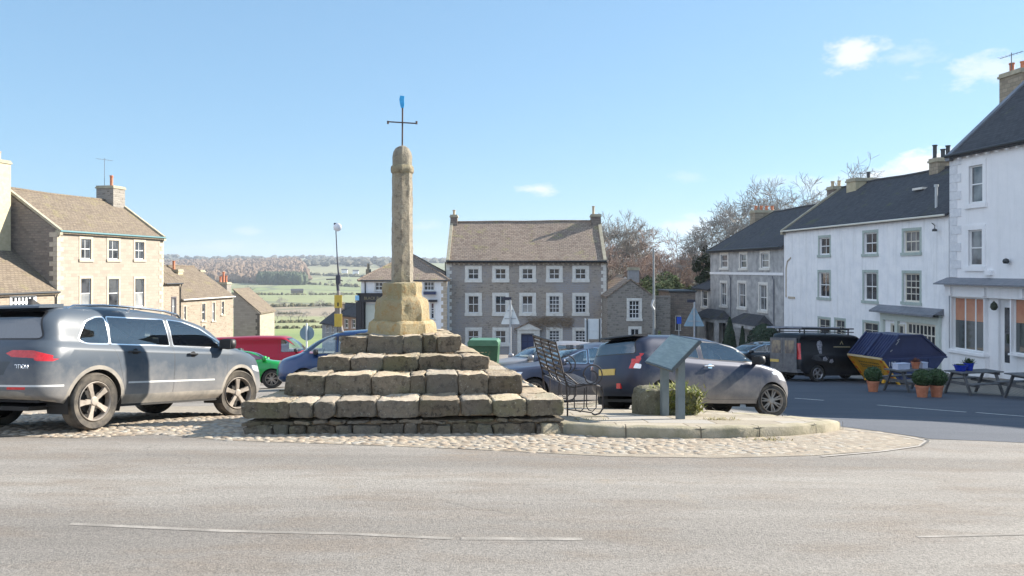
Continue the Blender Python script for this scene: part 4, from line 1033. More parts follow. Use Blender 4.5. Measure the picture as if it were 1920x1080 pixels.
sp = van_spec(L, W, H, wx, wr, pm, 1.06, .88, 1.13, .72, 1.75, .80, mirror=(3.05, 1.12), mirmat=BLK,
    sidew=[dict(p=[(2.42, 1.10), (2.40, 1.62), (2.62, 1.60), (3.22, 1.15), (3.2, 1.10)]), dict(p=[(1.3, 1.10), (1.3, 1.62), (2.32, 1.63), (2.34, 1.10)]), dict(p=[(.4, 1.12), (.45, 1.58), (1.2, 1.61), (1.2, 1.10)])],
    doors=[('front_door', [(2.36, 1.02), (2.36, 1.66), (2.65, 1.64), (3.28, 1.13), (3.2, .98), (3.05, .35), (2.36, .35)])],
    endw=[('windscreen', [(-.72, 1.18), (-.6, 1.66), (.6, 1.66), (.72, 1.18)], 1, GLASS), ('rear_window', [(-.62, 1.15), (-.58, 1.6), (.58, 1.6), (.62, 1.15)], -1, GLASSD)], seats=[1.2, 2.15], handles=[(2.5, .98)])
put('blue_people_carrier', 'tall blue people carrier with raked windscreen, nose to the left behind the cross', 'car', sp, at(569, 24.3), (1, 1), R(194))
# ---- red panel van
pm = paint('red_van_paint', (.36, .012, .035), (.4, .2, .18), .25); L, W, H = 5.0, .97, 1.95; wr = .34; wx = (.95, 4.0)
sp = van_spec(L, W, H, wx, wr, pm, 1.15, .95, 1.22, .80, 1.55, .86, mirror=(3.95, 1.25), mirmat=BLK,
    sidew=[dict(p=[(3.25, 1.22), (3.25, 1.75), (3.45, 1.73), (4.10, 1.27), (4.08, 1.22)])],
    doors=[('front_door', [(3.15, 1.1), (3.15, 1.80), (3.5, 1.78), (4.2, 1.25), (4.1, .9), (3.95, .36), (3.15, .36)]), ('sliding_door', [(2.0, .36), (2.0, 1.76), (3.12, 1.78), (3.12, .36)])],
    endw=[('windscreen', [(-.78, 1.27), (-.68, 1.80), (.68, 1.80), (.78, 1.27)], 1, GLASS)], seats=[2.6])
put('red_van', 'dark red panel van with a plain long side, far left of the cross', 'van', sp, at(560, 35.5), (1, -1), R(4))
# ---- black van with roof rack and ladder
pm = paint('black_van_paint', (.010, .012, .016), (.10, .10, .11), .6, .3, .7); L, W, H = 4.85, .95, 1.95; wr = .33; wx = (.95, 4.0)
sp = van_spec(L, W, H, wx, wr, pm, 1.12, .92, 1.2, .85, 1.65, .88, mirror=(3.85, 1.22), mirmat=BLK, rimmat=M('silver_alloy', (.4, .4, .42), None, rough=.3, metal=.8),
    sidew=[dict(p=[(3.12, 1.2), (3.12, 1.72), (3.35, 1.71), (3.98, 1.25), (3.95, 1.2)])],
    doors=[('front_door', [(3.05, 1.1), (3.05, 1.78), (3.4, 1.76), (4.08, 1.22), (4.0, .9), (3.9, .36), (3.05, .36)]), ('sliding_door', [(1.85, .40), (1.85, 1.76), (3.02, 1.78), (3.02, .36)])],
    endw=[('windscreen', [(-.78, 1.25), (-.66, 1.80), (.66, 1.80), (.78, 1.25)], 1, GLASS)], seats=[2.55])
bv, bsurf, bbm = put('black_van', 'black van with a roof rack and pictures on its side, left of the skip', 'van', sp, gp(1532, 716), (0, -1), R(21), dz=.0)
GRD = M('rear_door_dust', (.08, .085, .095), (.15, .15, .155), 5, .55)
PIC1 = M('printed_picture', (.10, .09, .075), (.34, .28, .20), 4, .5, lo=.3, hi=.6)
for sg in (1, -1):
    mb = MB(); mb.box(-.012, .03, sg*.01 if sg > 0 else -.78, .78 if sg > 0 else -.01, .50, 1.74); d_ = mb.build('rear_door', GRD, bv)
    mb = MB(); mb.box(-.02, 0, sg*.40-.27, sg*.40+.27, 1.12, 1.64); mb.build('rear_window', M('printed_rear_glass', (.06, .065, .08), (.27, .23, .17), 2.2, .25, lo=.4, hi=.6), d_)
plate(bv, -.022, .80, PLY, y=.5)
mb = MB(); mb.box(-.06, .25, -.88, .88, .36, .50); mb.build('rear_bumper', GRD, bv)
ALU = M('ladder_aluminium', (.42, .44, .52), (.56, .58, .64), 10, .35, metal=.7)
mb = MB()
for x in (.45, 1.5, 2.7):
    mb.bar((x, -.78, 2.10), (x, .78, 2.10), .05, .04)
    for y in (-.74, .74): mb.bar((x, y, 1.86), (x, y, 2.10), .04, .04)
for y in (-.78, .78): mb.tube([(.3, y, 2.14), (2.95, y, 2.14)], .026, 8); mb.tube([(.3, y, 2.0), (2.95, y, 2.0)], .02, 8)
mb.build('roof_rack', BLK, bv, smooth=40)
lad = thing('ladder', 'aluminium ladder lying on the roof rack of the black van', 'ladder', (0, 0, 0)); lad.matrix_world = bv.matrix_world.copy(); lad.location = bv.location; lad.rotation_euler = bv.rotation_euler
mb = MB()
for y in (.15, .55): mb.bar((-.35, y, 2.17), (3.1, y, 2.17), .03, .075)
mb.build('stile', ALU, lad)
mb = MB()
for k in range(13): mb.tube([(-.2+k*.26, .15, 2.17), (-.2+k*.26, .55, 2.17)], .016, 6)
mb.build('rung', ALU, lad, smooth=60)
def decal(poly, mat, nm='printed_picture'):
    mb = MB(); pts_ = []
    for x, z in poly:
        s_ = bsurf(x, z, -1); pts_.append((x, s_.y-.006, z))
    mb.poly(pts_); mb.build(nm, mat, bv)
SK = M('printed_face', (.10, .10, .115), (.36, .35, .38), 14, .5)
decal([(1.02, 1.30), (1.0, 1.50), (1.05, 1.62), (1.16, 1.66), (1.27, 1.60), (1.28, 1.45), (1.22, 1.30), (1.18, 1.12), (1.06, 1.12)], SK)
decal([(.6, .92), (.72, 1.05), (1.0, 1.10), (1.3, 1.08), (1.5, .98), (1.45, .80), (.9, .84)], M('printed_cloth', (.012, .014, .02), (.06, .06, .065), 8, .5))
decal([(1.18, .86), (1.2, .98), (1.34, 1.02), (1.42, .90), (1.36, .84)], SK); decal([(1.50, .78), (1.54, .90), (1.68, .92), (1.72, .80), (1.62, .74)], SK)
GOLD = M('dull_gold_print', (.22, .19, .10), (.3, .26, .15), 20, .5)
decal([(2.18, 1.50), (2.28, 1.66), (2.38, 1.50), (2.33, 1.50), (2.28, 1.59), (2.23, 1.50)], GOLD); decal([(1.85, 1.38), (1.85, 1.42), (2.72, 1.42), (2.72, 1.38)], GOLD)
# ---------------------------------------------------------------- skip
c0 = gp(1667, 722); c0 = Vector((c0.x, c0.y)); ps = R(18.5)
sk = thing('builders_skip', 'blue lidded skip with a yellow end panel, between the black van and the white house', 'skip', (c0.x-.28, c0.y, G(c0.x, c0.y)), ps)
BLU = M('skip_blue_paint', (.02, .036, .11), (.035, .055, .15), 3, .42, .1, 20); BLD = M('skip_lid_blue', (.016, .022, .07), (.026, .036, .105), 2, .5, .1, 20)
YEL = M('skip_yellow_paint', (.84, .46, .04), (.66, .36, .05), 3, .55); ORG = M('hazard_orange', (.75, .13, .03), None, rough=.5); CRM = M('cream_rim', (.55, .45, .27), None, rough=.6)
wd = 1.75; LT = 3.16; hb = 1.0     # x along the skip, y across; end panel slopes from (0,top) to (.62,bottom)
mb = MB(); prof = [(.72, .16), (2.35, .16), (LT, hb), (0, hb)]
mb.prism(prof, 0, wd)
for x in (.9, 1.6, 2.3):
    t = 1 if x < 2.35 else 0; mb.bar((x, -.02, .18), (x, -.02, hb-.02), .06, .05)
mb.box(-.03, LT+.03, -.05, 0, hb-.07, hb); mb.box(-.03, LT+.03, wd, wd+.05, hb-.07, hb); mb.build('skip_body', BLU, sk)
mb = MB(); e = .012
def endp(u, y, off=e):  # u 0 top -> 1 foot, on the sloping end
    return Vector((.72*u*1.0-off, y, hb+(.16-hb)*u-off*.6))
mb.quad(endp(-.0, 0), endp(1.0, 0), endp(1.0, wd), endp(0, wd)); mb.build('end_panel', YEL, sk)
mb = MB()
for y in (.0, wd):
    mb.bar(endp(0, y, .03), endp(1.22, y, .03), .10, .06)
yb = mb.build('corner_post', YEL, sk)
mb = MB()
for y in (.045, wd-.045):
    for k in range(4):
        mb = MB(); mb.quad(endp(.04+k*.24, y-.05, .064), endp(.15+k*.24, y-.05, .064), endp(.15+k*.24, y+.05, .064), endp(.04+k*.24, y+.05, .064)); mb.build('hazard_stripe', ORG, yb)
mb = MB(); mb.bar((-.03, -.03, hb+.0), (-.03, wd+.03, hb+.0), .07, .07); mb.build('rim', CRM, sk)
mb = MB()
for u, y0_, y1_ in ((.28, .35, 1.45), (.42, .35, 1.40), (.52, .95, 1.40)):
    y = y0_
    while y < y1_: mb.quad(endp(u-.04, y, .016), endp(u+.04, y, .016), endp(u+.04, y+.07, .016), endp(u-.04, y+.07, .016)); y += .10
mb.build('faded_lettering', M('faded_black_print', (.09, .07, .03), (.4, .24, .05), 12, .6), sk)
mb = MB()
for y in (.42, 1.33): mb.prism([(.42, .0), (.72, .0), (.72, .3), (.56, .3)], y-.05, y+.05)
mb.build('skip_foot', YEL, sk)
hl = hb+.02; ht = hb+.86; xa, xb = .85, 1.95
mb = MB(); mb.prism([(.02, hl), (LT-.02, hl), (xb, ht), (xa, ht)], .02, wd-.02); lid = mb.build('lid', BLD, sk)
mb = MB()
for y in [.03+(wd-.06)*k/12 for k in range(13)]:
    mb.bar((.0, y, hl+.01), (xa, y, ht+.01), .03, .03)
for y in (.02, wd*.52, wd-.02): mb.bar((-.02, y, hl+.02), (xa, y, ht+.03), .07, .07)
for a, b in (((0, hl), (xa, ht)), ((xa, ht), (xb, ht)), ((xb, ht), (LT, hl)), ((0, hl), (LT, hl))): mb.bar((a[0], 0, a[1]), (b[0], 0, b[1]), .05, .07)
mb.build('lid_rib', BLD, lid)
text('103', .26, M('white_stencil', (.45, .47, .5), None, rough=.7), sk, (.45, -.055, .78), (R(90), 0, 0), 'stencilled_number')
mb = MB()
for a, b in (((.28, .25), (.36, .31)), ((.50, .50), (.62, .64)), ((.56, .66), (.66, .72))): mb.bar((a[0]*1.2+.05, -.03, hl+a[1]), (b[0]*1.2+.05, -.03, hl+b[1]), .01, .035)
mb.build('chain', M('galvanised_chain', (.4, .42, .45), None, rough=.4, metal=.7), sk)
# ---------------------------------------------------------------- building materials
SLATE = brickish('stone_slate_roof', [(.24, .175, .135), (.35, .27, .21), (.29, .225, .175)], (.07, .055, .04), .34, .23, .018, bump=.9, dist=.04, warp=.06, moss=(.30, .27, .12), mosslo=.56)
SLATEL = brickish('western_stone_tiles', [(.17, .13, .095), (.24, .19, .135), (.20, .155, .115)], (.08, .065, .05), .34, .23, .018, bump=.9, dist=.04, warp=.06, moss=(.225, .19, .10), mosslo=.55)  # darker brown stone tiles for the western row
BLUES = brickish('welsh_slate', [(.040, .042, .05), (.065, .068, .078), (.05, .052, .06)], (.02, .02, .025), .28, .20, .012, bump=.5, dist=.02, warp=.02, moss=(.085, .095, .04), mosslo=.58)
RUBBLE = brickish('grey_rubble', [(.20, .18, .155), (.36, .325, .28), (.27, .245, .22)], (.31, .285, .255), .36, .17, .03, bump=.9, dist=.04, warp=.16, squash=.7, coln=3.)
HARL = brickish('patched_grey_render', [(.24, .215, .185), (.44, .375, .31), (.32, .275, .235)], (.36, .32, .28), .34, .16, .028, bump=.7, dist=.03, warp=.16, squash=.7, big=(.335, .335, .36), bigsc=.30, coln=3.)
CREAM = brickish('cream_ashlar', [(.32, .275, .225), (.395, .34, .28), (.355, .305, .25)], (.27, .225, .175), .55, .24, .012, bump=.3, dist=.01, warp=.03, coln=1.4)
WARM = brickish('warm_rubble', [(.26, .21, .16), (.38, .315, .245), (.32, .265, .205)], (.38, .32, .24), .34, .16, .02, bump=.6, dist=.02, warp=.12, coln=3)
DARKR = brickish('dark_gable_rubble', [(.17, .14, .12), (.27, .22, .18), (.21, .18, .15)], (.17, .145, .125), .34, .17, .025, bump=.8, dist=.03, warp=.14, coln=3)
def limewash(name, c1, c2, stain, amt):
    t = NT(name); c = t.ramp(t.noise(1.3, 6, .65), [(.35, c1), (.6, c2)]); st = t.noise(1.0, 6, .7, scale=(2.6, 2.6, .22)); c = t.mix(t.math('MULTIPLY', t.ramp(st, [(.5, 0.), (.72, 1.)]), amt), c, stain)
    c = t.mix(t.ramp(t.noise(5, 7, .75), [(.60, 0.), (.72, amt*.8)]), c, stain); t.color(c); t.rough(.85); t.bump(t.noise(7, 6, .7), .35, .02); MATS[name] = t.m; return t.m
WHITE = limewash('limewashed_wall', (.76, .775, .80), (.86, .865, .875), (.50, .51, .50), .45); WHT2 = limewash('white_painted_wall', (.79, .795, .81), (.84, .84, .85), (.58, .59, .58), .3)
STUC = M('weathered_stucco', (.27, .275, .28), (.46, .46, .455), 1.6, .85, .2, 10, lo=.36, hi=.62)
DRESS = M('dressed_stone_white', (.62, .60, .55), (.74, .73, .69), 4, .75, .1, 30)
DRESSC = M('cream_dressing', (.40, .34, .265), (.50, .43, .34), 4, .8, .15, 30)
SASH = M('white_sash_paint', (.74, .75, .75), None, rough=.5); CREAMP = M('cream_sash_paint', (.66, .63, .54), None, rough=.5)
SAGE = M('sage_green_paint', (.33, .40, .37), (.42, .48, .44), 6, .7); SAGEL = M('pale_sage_paint', (.50, .56, .51), (.56, .61, .56), 5, .7)
CHIM = brickish('chimney_stone', [(.26, .22, .16), (.38, .32, .24), (.31, .27, .2)], (.2, .17, .13), .38, .2, .02, bump=.7, dist=.02, warp=.08)
CHIMC = M('rendered_chimney', (.42, .37, .24), (.52, .46, .32), 3, .85, .3, 12); POT = M('terracotta_pot', (.42, .14, .07), (.55, .22, .12), 6, .8); POTB = M('buff_pot', (.40, .31, .2), (.5, .4, .27), 8, .8)
LEAD = M('lead_flashing', (.14, .155, .18), (.2, .21, .24), 4, .5); GUT = M('cast_iron_gutter', (.03, .035, .04), None, rough=.5); COPE = M('stone_coping', (.30, .27, .2), (.42, .38, .28), 3, .85, .3, 20)
def pane_mat(name, c1, c2, emi=0):
    t = NT(name); t.color(t.ramp(t.noise(.9, 3), [(.4, c1), (.6, c2)])); t.rough(.06); t.b.inputs['Specular IOR Level'].default_value = .8
    t.bump(t.noise(2.5, 2), .06, .05); return t.m
PANE = pane_mat('window_glass', (.02, .022, .026), (.075, .08, .09)); PANEW = pane_mat('curtained_glass', (.20, .21, .22), (.34, .35, .35)); PANEM = pane_mat('net_curtain_glass', (.06, .07, .08), (.22, .23, .24))
DOORB = M('navy_door_paint', (.02, .035, .10), None, rough=.4); BLKP = M('black_shopfront_paint', (.012, .014, .022), None, rough=.4)
class House:
    """local frame: x along the facade (left to right seen from outside), y inwards, z up from the base"""
    def __init__(s, name, label, p0, p1, depth, eave, ridge, wallm, roofm, group=None, cat='house', base=None, sides=None, ridge_dir='u', hip=(False, False), wall_th=.3):
        s.p0 = Vector(p0); s.p1 = Vector(p1); d = s.p1-s.p0; d.z = 0; s.L = d.length; s.a = math.atan2(d.y, d.x)
        s.zb = min(p0[2], p1[2]) if base is None else base; s.depth = depth; s.eave = eave-s.zb; s.ridge = ridge-s.zb
        s.root = thing(name, label, cat, (s.p0.x, s.p0.y, s.zb), s.a, group)
        s.u = d.normalized(); s.n = Vector((-s.u.y, s.u.x, 0)); s.wm = wallm; s.rm = roofm; s.sides = sides or wallm; s.op = []; s.rd = ridge_dir; s.hip = hip
    def hit(s, X, Y):
        r = Vector(((X-CXX)/F, 1, -(Y-HY)/F)); o = Vector((0, 0, CZ)); q = Vector((s.p0.x, s.p0.y, 0))
        t = (q-o).dot(s.n)/r.dot(s.n); p = o+r*t; return (p-q).dot(s.u), p.z-s.zb
    def px(s, X0, Y0, X1, Y1):
        ua, z1 = s.hit(X0, Y0)[0], s.hit((X0+X1)/2, Y0)[1]; ub, z0 = s.hit(X1, Y0)[0], s.hit((X0+X1)/2, Y1)[1]
        return ua, ub, max(z0, .05), z1
    def walls(s):
        us = sorted({0, s.L, *[v for o in s.op for v in o[:2]]}); zs = sorted({0, s.eave, *[v for o in s.op for v in o[2:4]]}); mb = MB(); de = .16
        for i in range(len(us)-1):
            for j in range(len(zs)-1):
                cu, cz_ = (us[i]+us[i+1])/2, (zs[j]+zs[j+1])/2
                if any(o[0] < cu < o[1] and o[2] < cz_ < o[3] for o in s.op): continue
                mb.quad((us[i],0,zs[j]), (us[i+1],0,zs[j]), (us[i+1],0,zs[j+1]), (us[i],0,zs[j+1]))
        for a, b, c, d in [o[:4] for o in s.op]:
            mb.quad((a,0,c), (a,0,d), (a,de,d), (a,de,c)); mb.quad((b,0,d), (b,0,c), (b,de,c), (b,de,d)); mb.quad((a,0,d), (b,0,d), (b,de,d), (a,de,d)); mb.quad((b,0,c), (a,0,c), (a,de,c), (b,de,c))
        h, r, e, L = s.depth, s.ridge, s.eave, s.L
        if s.rd == 'u':
            for k, x in enumerate((0, L)):
                pts = [(x,0,0), (x,0,e), (x,h,e), (x,h,0)] if s.hip[k] else [(x,0,0), (x,0,e), (x,h/2,r-.06), (x,h,e), (x,h,0)]
                if k: pts.reverse()
                mb.poly(pts, 1)
        else:
            mb.poly([(0,0,e), (L,0,e), (L/2,0,r-.06)]); mb.poly([(L,h,e), (0,h,e), (L/2,h,r-.06)])
            mb.quad((0,h,0), (0,0,0), (0,0,e), (0,h,e), 1); mb.quad((L,0,0), (L,h,0), (L,h,e), (L,0,e), 1)
        mb.quad((L,h,0), (0,h,0), (0,h,e), (L,h,e), 1)
        mb.quad((0,0,-3), (L,0,-3), (L,0,0), (0,0,0)); mb.quad((L,0,-3), (L,h,-3), (L,h,0), (L,0,0), 1); mb.quad((0,h,-3), (0,0,-3), (0,0,0), (0,h,0), 1)
        mb.build('wall', [s.wm, s.sides], s.root)
    def roof(s, over=.18, th=.12, ends=.08, sag=.09):
        mb = MB(); h, r, e, L = s.depth, s.ridge, s.eave, s.L; N = 14
        if s.rd == 'u':
            sl_ = (r-e)/(h/2); x0 = 0 if s.hip[0] else -ends; x1 = L if s.hip[1] else L+ends; ha = h/2*.9 if s.hip[0] else 0; hb_ = h/2*.9 if s.hip[1] else 0
            if s.hip[0]: x0 -= over
            if s.hip[1]: x1 += over
            for sgn in (0, 1):
                def P(x, v, dz=0):
                    y = v if not sgn else h-v; return (x, y, e+sl_*v+dz+noise.noise(Vector((x*.25+s.L, v*.3, sgn)))*sag)
                for i in range(N):
                    for j in range(6):
                        t0, t1 = i/N, (i+1)/N; v0, v1 = -over+(h/2+over)*j/6, -over+(h/2+over)*(j+1)/6
                        def X(t, v):
                            k = max(0, v)/(h/2); return (x0+ha*k)+(x1-hb_*k-x0-ha*k)*t
                        q = [P(X(t0,v0),v0,th), P(X(t1,v0),v0,th), P(X(t1,v1),v1,th), P(X(t0,v1),v1,th)]
                        mb.poly(q if not sgn else q[::-1])
                lo_ = [P(x0,-over,0), P(x1,-over,0)]; hi_ = [P(x0,-over,th), P(x1,-over,th)]
                mb.poly([lo_[0], lo_[1], hi_[1], hi_[0]] if not sgn else [lo_[1], lo_[0], hi_[0], hi_[1]])
                mb.poly([P(x0,-over,0), P(x0+ha,h/2,0), P(x1-hb_,h/2,0), P(x1,-over,0)] if not sgn else [P(x1,-over,0), P(x1-hb_,h/2,0), P(x0+ha,h/2,0), P(x0,-over,0)])
                for x, a_ in ((x0, ha), (x1, -hb_)):
                    q = [P(x,-over,0), P(x,-over,th), P(x+a_,h/2,th), P(x+a_,h/2,0)]
                    if not a_: mb.poly(q if (x == x0) != bool(sgn) else q[::-1])
            for k, on in enumerate(s.hip):
                if on:
                    x, xi = (x0, x0+ha) if k == 0 else (x1, x1-hb_); q = [(x,-over,e-sl_*over+th), (x,h+over,e-sl_*over+th), (xi,h/2,r+th)]
                    mb.poly(q[::-1] if k == 0 else q)
            o = mb.build('roof', s.rm, s.root); m2 = MB()
            m2.tube([(x0+ha+ (x1-hb_-x0-ha)*i/12, h/2, r+th+.0+noise.noise(Vector(((x0+ha+(x1-hb_-x0-ha)*i/12)*.25+s.L, h/2*.3, 0)))*sag) for i in range(13)], .10, 8)
            for k, on in enumerate(s.hip):
                if on:
                    x, xi = (x0, x0+ha) if k == 0 else (x1, x1-hb_)
                    for yy in (-over, h+over): m2.tube([(x, yy, e-sl_*over+th), (xi, h/2, r+th)], .08, 6)
            m2.build('ridge_tile', s.rm, o, smooth=60)
        else:
            sl_ = (r-e)/(L/2); y0, y1 = -ends, h
            for sgn in (0, 1):
                def P(v, y, dz): return ((v if not sgn else L-v), y, e+sl_*v+dz)
                a = [P(-over,y0,th), P(L/2,y0,th), P(L/2,y1,th), P(-over,y1,th)]; b = [P(-over,y0,0), P(L/2,y0,0), P(L/2,y1,0), P(-over,y1,0)]
                mb.poly(a[::-1] if not sgn else a); mb.poly(b if not sgn else b[::-1]); mb.poly([b[0], b[1], a[1], a[0]] if not sgn else [a[0], a[1], b[1], b[0]]); mb.poly([b[3], b[0], a[0], a[3]])
            o = mb.build('roof', s.rm, s.root)
        return o
    def window(s, a, b, c, d, nx=2, nz=2, sur=.14, surm=None, frm=None, pane=None, sill=True, mid=True, proud=.03, fr=.055, bars=.028, rec=.12, cut=True, nm='window', split=None, low=None):
        """a,b,c,d is the outer edge of the stone surround"""
        surm = surm or DRESS; frm = frm or SASH; pane = pane or PANE
        A, B, C_, D_ = a+sur, b-sur, c+sur, d-sur
        if cut: s.op.append((A, B, C_, D_))
        mb = MB()
        if sur > .001:
            p = proud
            mb.box(a, A, -p, .02, C_, D_); mb.box(B, b, -p, .02, C_, D_); mb.box(a, b, -p-.003, .02, D_, d); mb.box(a-(.04 if sill else 0), b+(.04 if sill else 0), -p-(.06 if sill else .003), .02, c, C_)
        else: mb.box(a-.02, b+.02, -.07, .02, c-.08, c)
        w_ = mb.build(nm, surm, s.root)
        mb = MB(); y0, y1 = rec-.05, rec+.0
        mb.box(A, A+fr, y0, y1, C_, D_); mb.box(B-fr, B, y0, y1, C_, D_); mb.box(A+fr, B-fr, y0, y1, D_-fr, D_); mb.box(A+fr, B-fr, y0, y1, C_, C_+fr*1.3)
        ia, ib, ic, id_ = A+fr, B-fr, C_+fr*1.3, D_-fr; mz = (ic+id_)/2
        if mid: mb.box(ia, ib, y0-.012, y1-.004, mz-.03, mz+.03)
        for k in range(1, nx): x = ia+(ib-ia)*k/nx; mb.box(x-bars/2, x+bars/2, y0+.012, y1-.006, ic, id_)
        for k in range(1, nz):
            if mid and nz % 2 == 0 and k == nz//2: continue
            z = ic+(id_-ic)*k/nz; mb.box(ia, ib, y0+.014, y1-.008, z-bars/2, z+bars/2)
        mb.build('frame', frm, w_)
        mb = MB()
        if split:
            zz = ic+(id_-ic)*split; mb.box(ia-.01, ib+.01, y1-.02, y1+.03, zz, id_+.01); mb.build('pane', pane, w_); mb = MB(); mb.box(ia-.01, ib+.01, y1-.02, y1+.03, ic-.01, zz); mb.build('blind' if not low else 'lower_pane', low or PANEW, w_)
        else: mb.box(ia-.01, ib+.01, y1-.02, y1+.03, ic-.01, id_+.01); mb.build('pane', pane, w_)
        return w_
    def chimney(s, x, y, z0, z1, wx_, wy, mat=None, pots=(), pm=None, capm=None, ph=.55):
        mat = mat or CHIM; z0 -= s.zb; z1 -= s.zb; mb = MB(); mb.box(x-wx_/2, x+wx_/2, y-wy/2, y+wy/2, z0, z1-.24)
        c = mb.build('chimney', mat, s.root); m2 = MB(); m2.box(x-wx_/2-.07, x+wx_/2+.07, y-wy/2-.07, y+wy/2+.07, z1-.24, z1-.12); m2.box(x-wx_/2-.02, x+wx_/2+.02, y-wy/2-.02, y+wy/2+.02, z1-.12, z1)
        m2.box(x-wx_/2-.05, x+wx_/2+.05, y-wy/2-.05, y+wy/2+.05, z0, z0+.12) if False else None
        m2.build('chimney_cap', capm or COPE, c)
        for (px_, py_, hh) in pots:
            m3 = MB(); m3.lathe([(.14, 0), (.13, .05), (.11, .1), (.115, hh-.08), (.145, hh-.06), (.145, hh), (.10, hh), (.10, hh-.1)], 12, (x+px_, y+py_, z1)); m3.build('chimney_pot', pm or POT, c, smooth=50)
        return c
    def quoins(s, x, sgn, mat=None, wd=(.28, .45), h=.30, z0=0., proud=.025, side=True):
        mb = MB(); z = z0; k = 0
        while z < s.eave-.1:
            w_ = wd[k % 2]; zz = min(z+h-.015, s.eave-.02)
            xa, xb = (x-.02, x+w_) if sgn > 0 else (x-w_, x+.02)
            mb.box(xa, xb, -proud, .015, z, zz)
            if side: mb.box(*((x-.022, x+.01) if sgn > 0 else (x-.01, x+.022)), .015, wd[(k+1) % 2], z, zz)
            z += h; k += 1
        mb.build('quoins', mat or DRESS, s.root)
    def gutter(s, y=-.22, dz=-.02, r=.06, mat=None, x0=0, x1=None):
        mb = MB(); x1 = s.L if x1 is None else x1; mb.tube([(x0, y, s.eave+dz-(abs(y))*.5), (x1, y, s.eave+dz-(abs(y))*.5)], r, 8); mb.build('gutter', mat or GUT, s.root, smooth=60)
    def pipe(s, x, z0=0., z1=None, mat=None, y=-.07):
        mb = MB(); z1 = s.eave-.1 if z1 is None else z1; mb.tube([(x, y, z0), (x, y, z1-.3), (x, y-.1, z1)], .045, 8)
        z = z0+.6
        while z < z1-.4: mb.tube([(x, y, z-.03), (x, y, z+.03)], .06, 8); z += 1.4
        mb.build('downpipe', mat or GUT, s.root, smooth=60)
    def coping(s, x, w_=.28, up=.16, mat=None, skew=True):
        mb = MB(); h, r, e = s.depth, s.ridge, s.eave; sl_ = (r-e)/(h/2)
        for a, b in (((-.2, e-.2*sl_), (h/2, r)), ((h+.2, e-.2*sl_), (h/2, r))): mb.bar((x, a[0], a[1]+up+.02), (x, b[0], b[1]+up+.02), w_, .16)
        mb.box(x-w_/2, x+w_/2, -.26, .12, e-.28, e+.06); mb.build('coping', mat or COPE, s.root)
def aerial(h, x, y, z, ht=1.6, rot=.3, ln=1.2):
    z -= h.zb; mb = MB(); mb.tube([(x, y, z), (x, y, z+ht)], .02, 6); c, s_ = math.cos(rot), math.sin(rot)
    mb.bar((x-ln/2*c, y-ln/2*s_, z+ht-.15), (x+ln/2*c, y+ln/2*s_, z+ht-.1), .02, .02)
    for k in range(7):
        t = -ln/2+ln*k/6; mb.bar((x+t*c-.18*s_, y+t*s_+.18*c, z+ht-.12), (x+t*c+.18*s_, y+t*s_-.18*c, z+ht-.12), .012, .012)
    mb.build('aerial', M('aerial_metal', (.10, .11, .12), None, rough=.5), h.root)
# ---------------------------------------------------------------- grey Georgian house, centre
def zpx(Y, d): return CZ-(Y-HY)/F*d
d = 68.; p0, p1 = P3(837, 640, d), P3(1137, 640, d)
gb = G(0, d)
h = House('georgian_house', 'wide grey three storey house with five bays of white framed sash windows and pedimented door', (p0.x, d, gb), (p1.x, d, gb), 9.0, zpx(489, d), zpx(418, 72.5), HARL, SLATE)
rows = [(498, 529.5, 2, 2), (549, 592.5, 2, 2), (614, 655, 2, 2)]; cols = [(872, 903.5), (923, 954.5), (973.5, 1005), (1024, 1055), (1073, 1104.5)]
for ri, (ya, yb, nx, nz) in enumerate(rows):
    for ci, (xa, xb) in enumerate(cols):
        if ri == 2 and ci == 2: continue
        a, b, c, dd = h.px(xa, ya, xb, yb)
        if ri == 2: c = .75
        nn = (3, 4) if (ri > 0 and ci > 2) else (2, 2)
        h.window(a, b, c, dd, nn[0], nn[1], sur=.27, pane=PANE, fr=.05, bars=.045, split=.55 if (ri, ci) == (1, 2) else None)
a, b, c, dd = h.px(977, 627, 1001, 648); h.op.append((a, b, .05, dd))
mb = MB(); mb.box(a, b, .1, .14, .05, dd); dr = mb.build('door', DOORB, h.root)
mb = MB(); w_ = b-a
for i in range(2):
    for j in range(3): mb.box(a+.08+i*w_/2, a+w_/2-.04+i*w_/2, .085, .1, .2+j*(dd-.3)/3, .1+(j+1)*(dd-.3)/3)
mb.build('door_panel', M('navy_panel', (.03, .05, .14), None, rough=.4), dr)
mb = MB(); a0, b0, _, z_ = h.px(970, 606, 1012, 648)
mb.box(a0, a, -.25, .02, 0, dd+.1); mb.box(b, b0, -.25, .02, 0, dd+.1); mb.box(a0, b0, -.27, .02, dd+.1, dd+.42); mb.prism([(a0-.22, dd+.42), (b0+.22, dd+.42), ((a0+b0)/2, z_)], -.4, .02); mb.build('porch', DRESS, h.root)
mb = MB()
for k, (pa, pb) in enumerate((((a0-.28, dd+.44), ((a0+b0)/2, z_+.06)), ((b0+.28, dd+.44), ((a0+b0)/2, z_+.06)))): mb.bar((pa[0], -.19, pa[1]), (pb[0], -.19, pb[1]), .55, .09)
mb.build('porch_roof', SLATE, h.root)
h.walls(); h.roof(over=.3, ends=-.02); h.coping(.13); h.coping(h.L-.13); h.quoins(0, 1); h.quoins(h.L, -1)
mb = MB(); x = .2
while x < h.L-.1: mb.box(x, x+.13, -.26, .02, h.eave-.34, h.eave-.18); x += .42
mb.build('eaves_bracket', DRESSC, h.root)
mb = MB(); mb.box(0, h.L, -.30, .02, h.eave-.18, h.eave-.06); mb.build('eaves_cornice', GUT, h.root); h.gutter(-.36, .14, .07)
h.chimney(.33, 4.5, zpx(430, 72.5), zpx(403, 72.5), .62, .9, DARKR, [(0, 0, .45)], POTB)
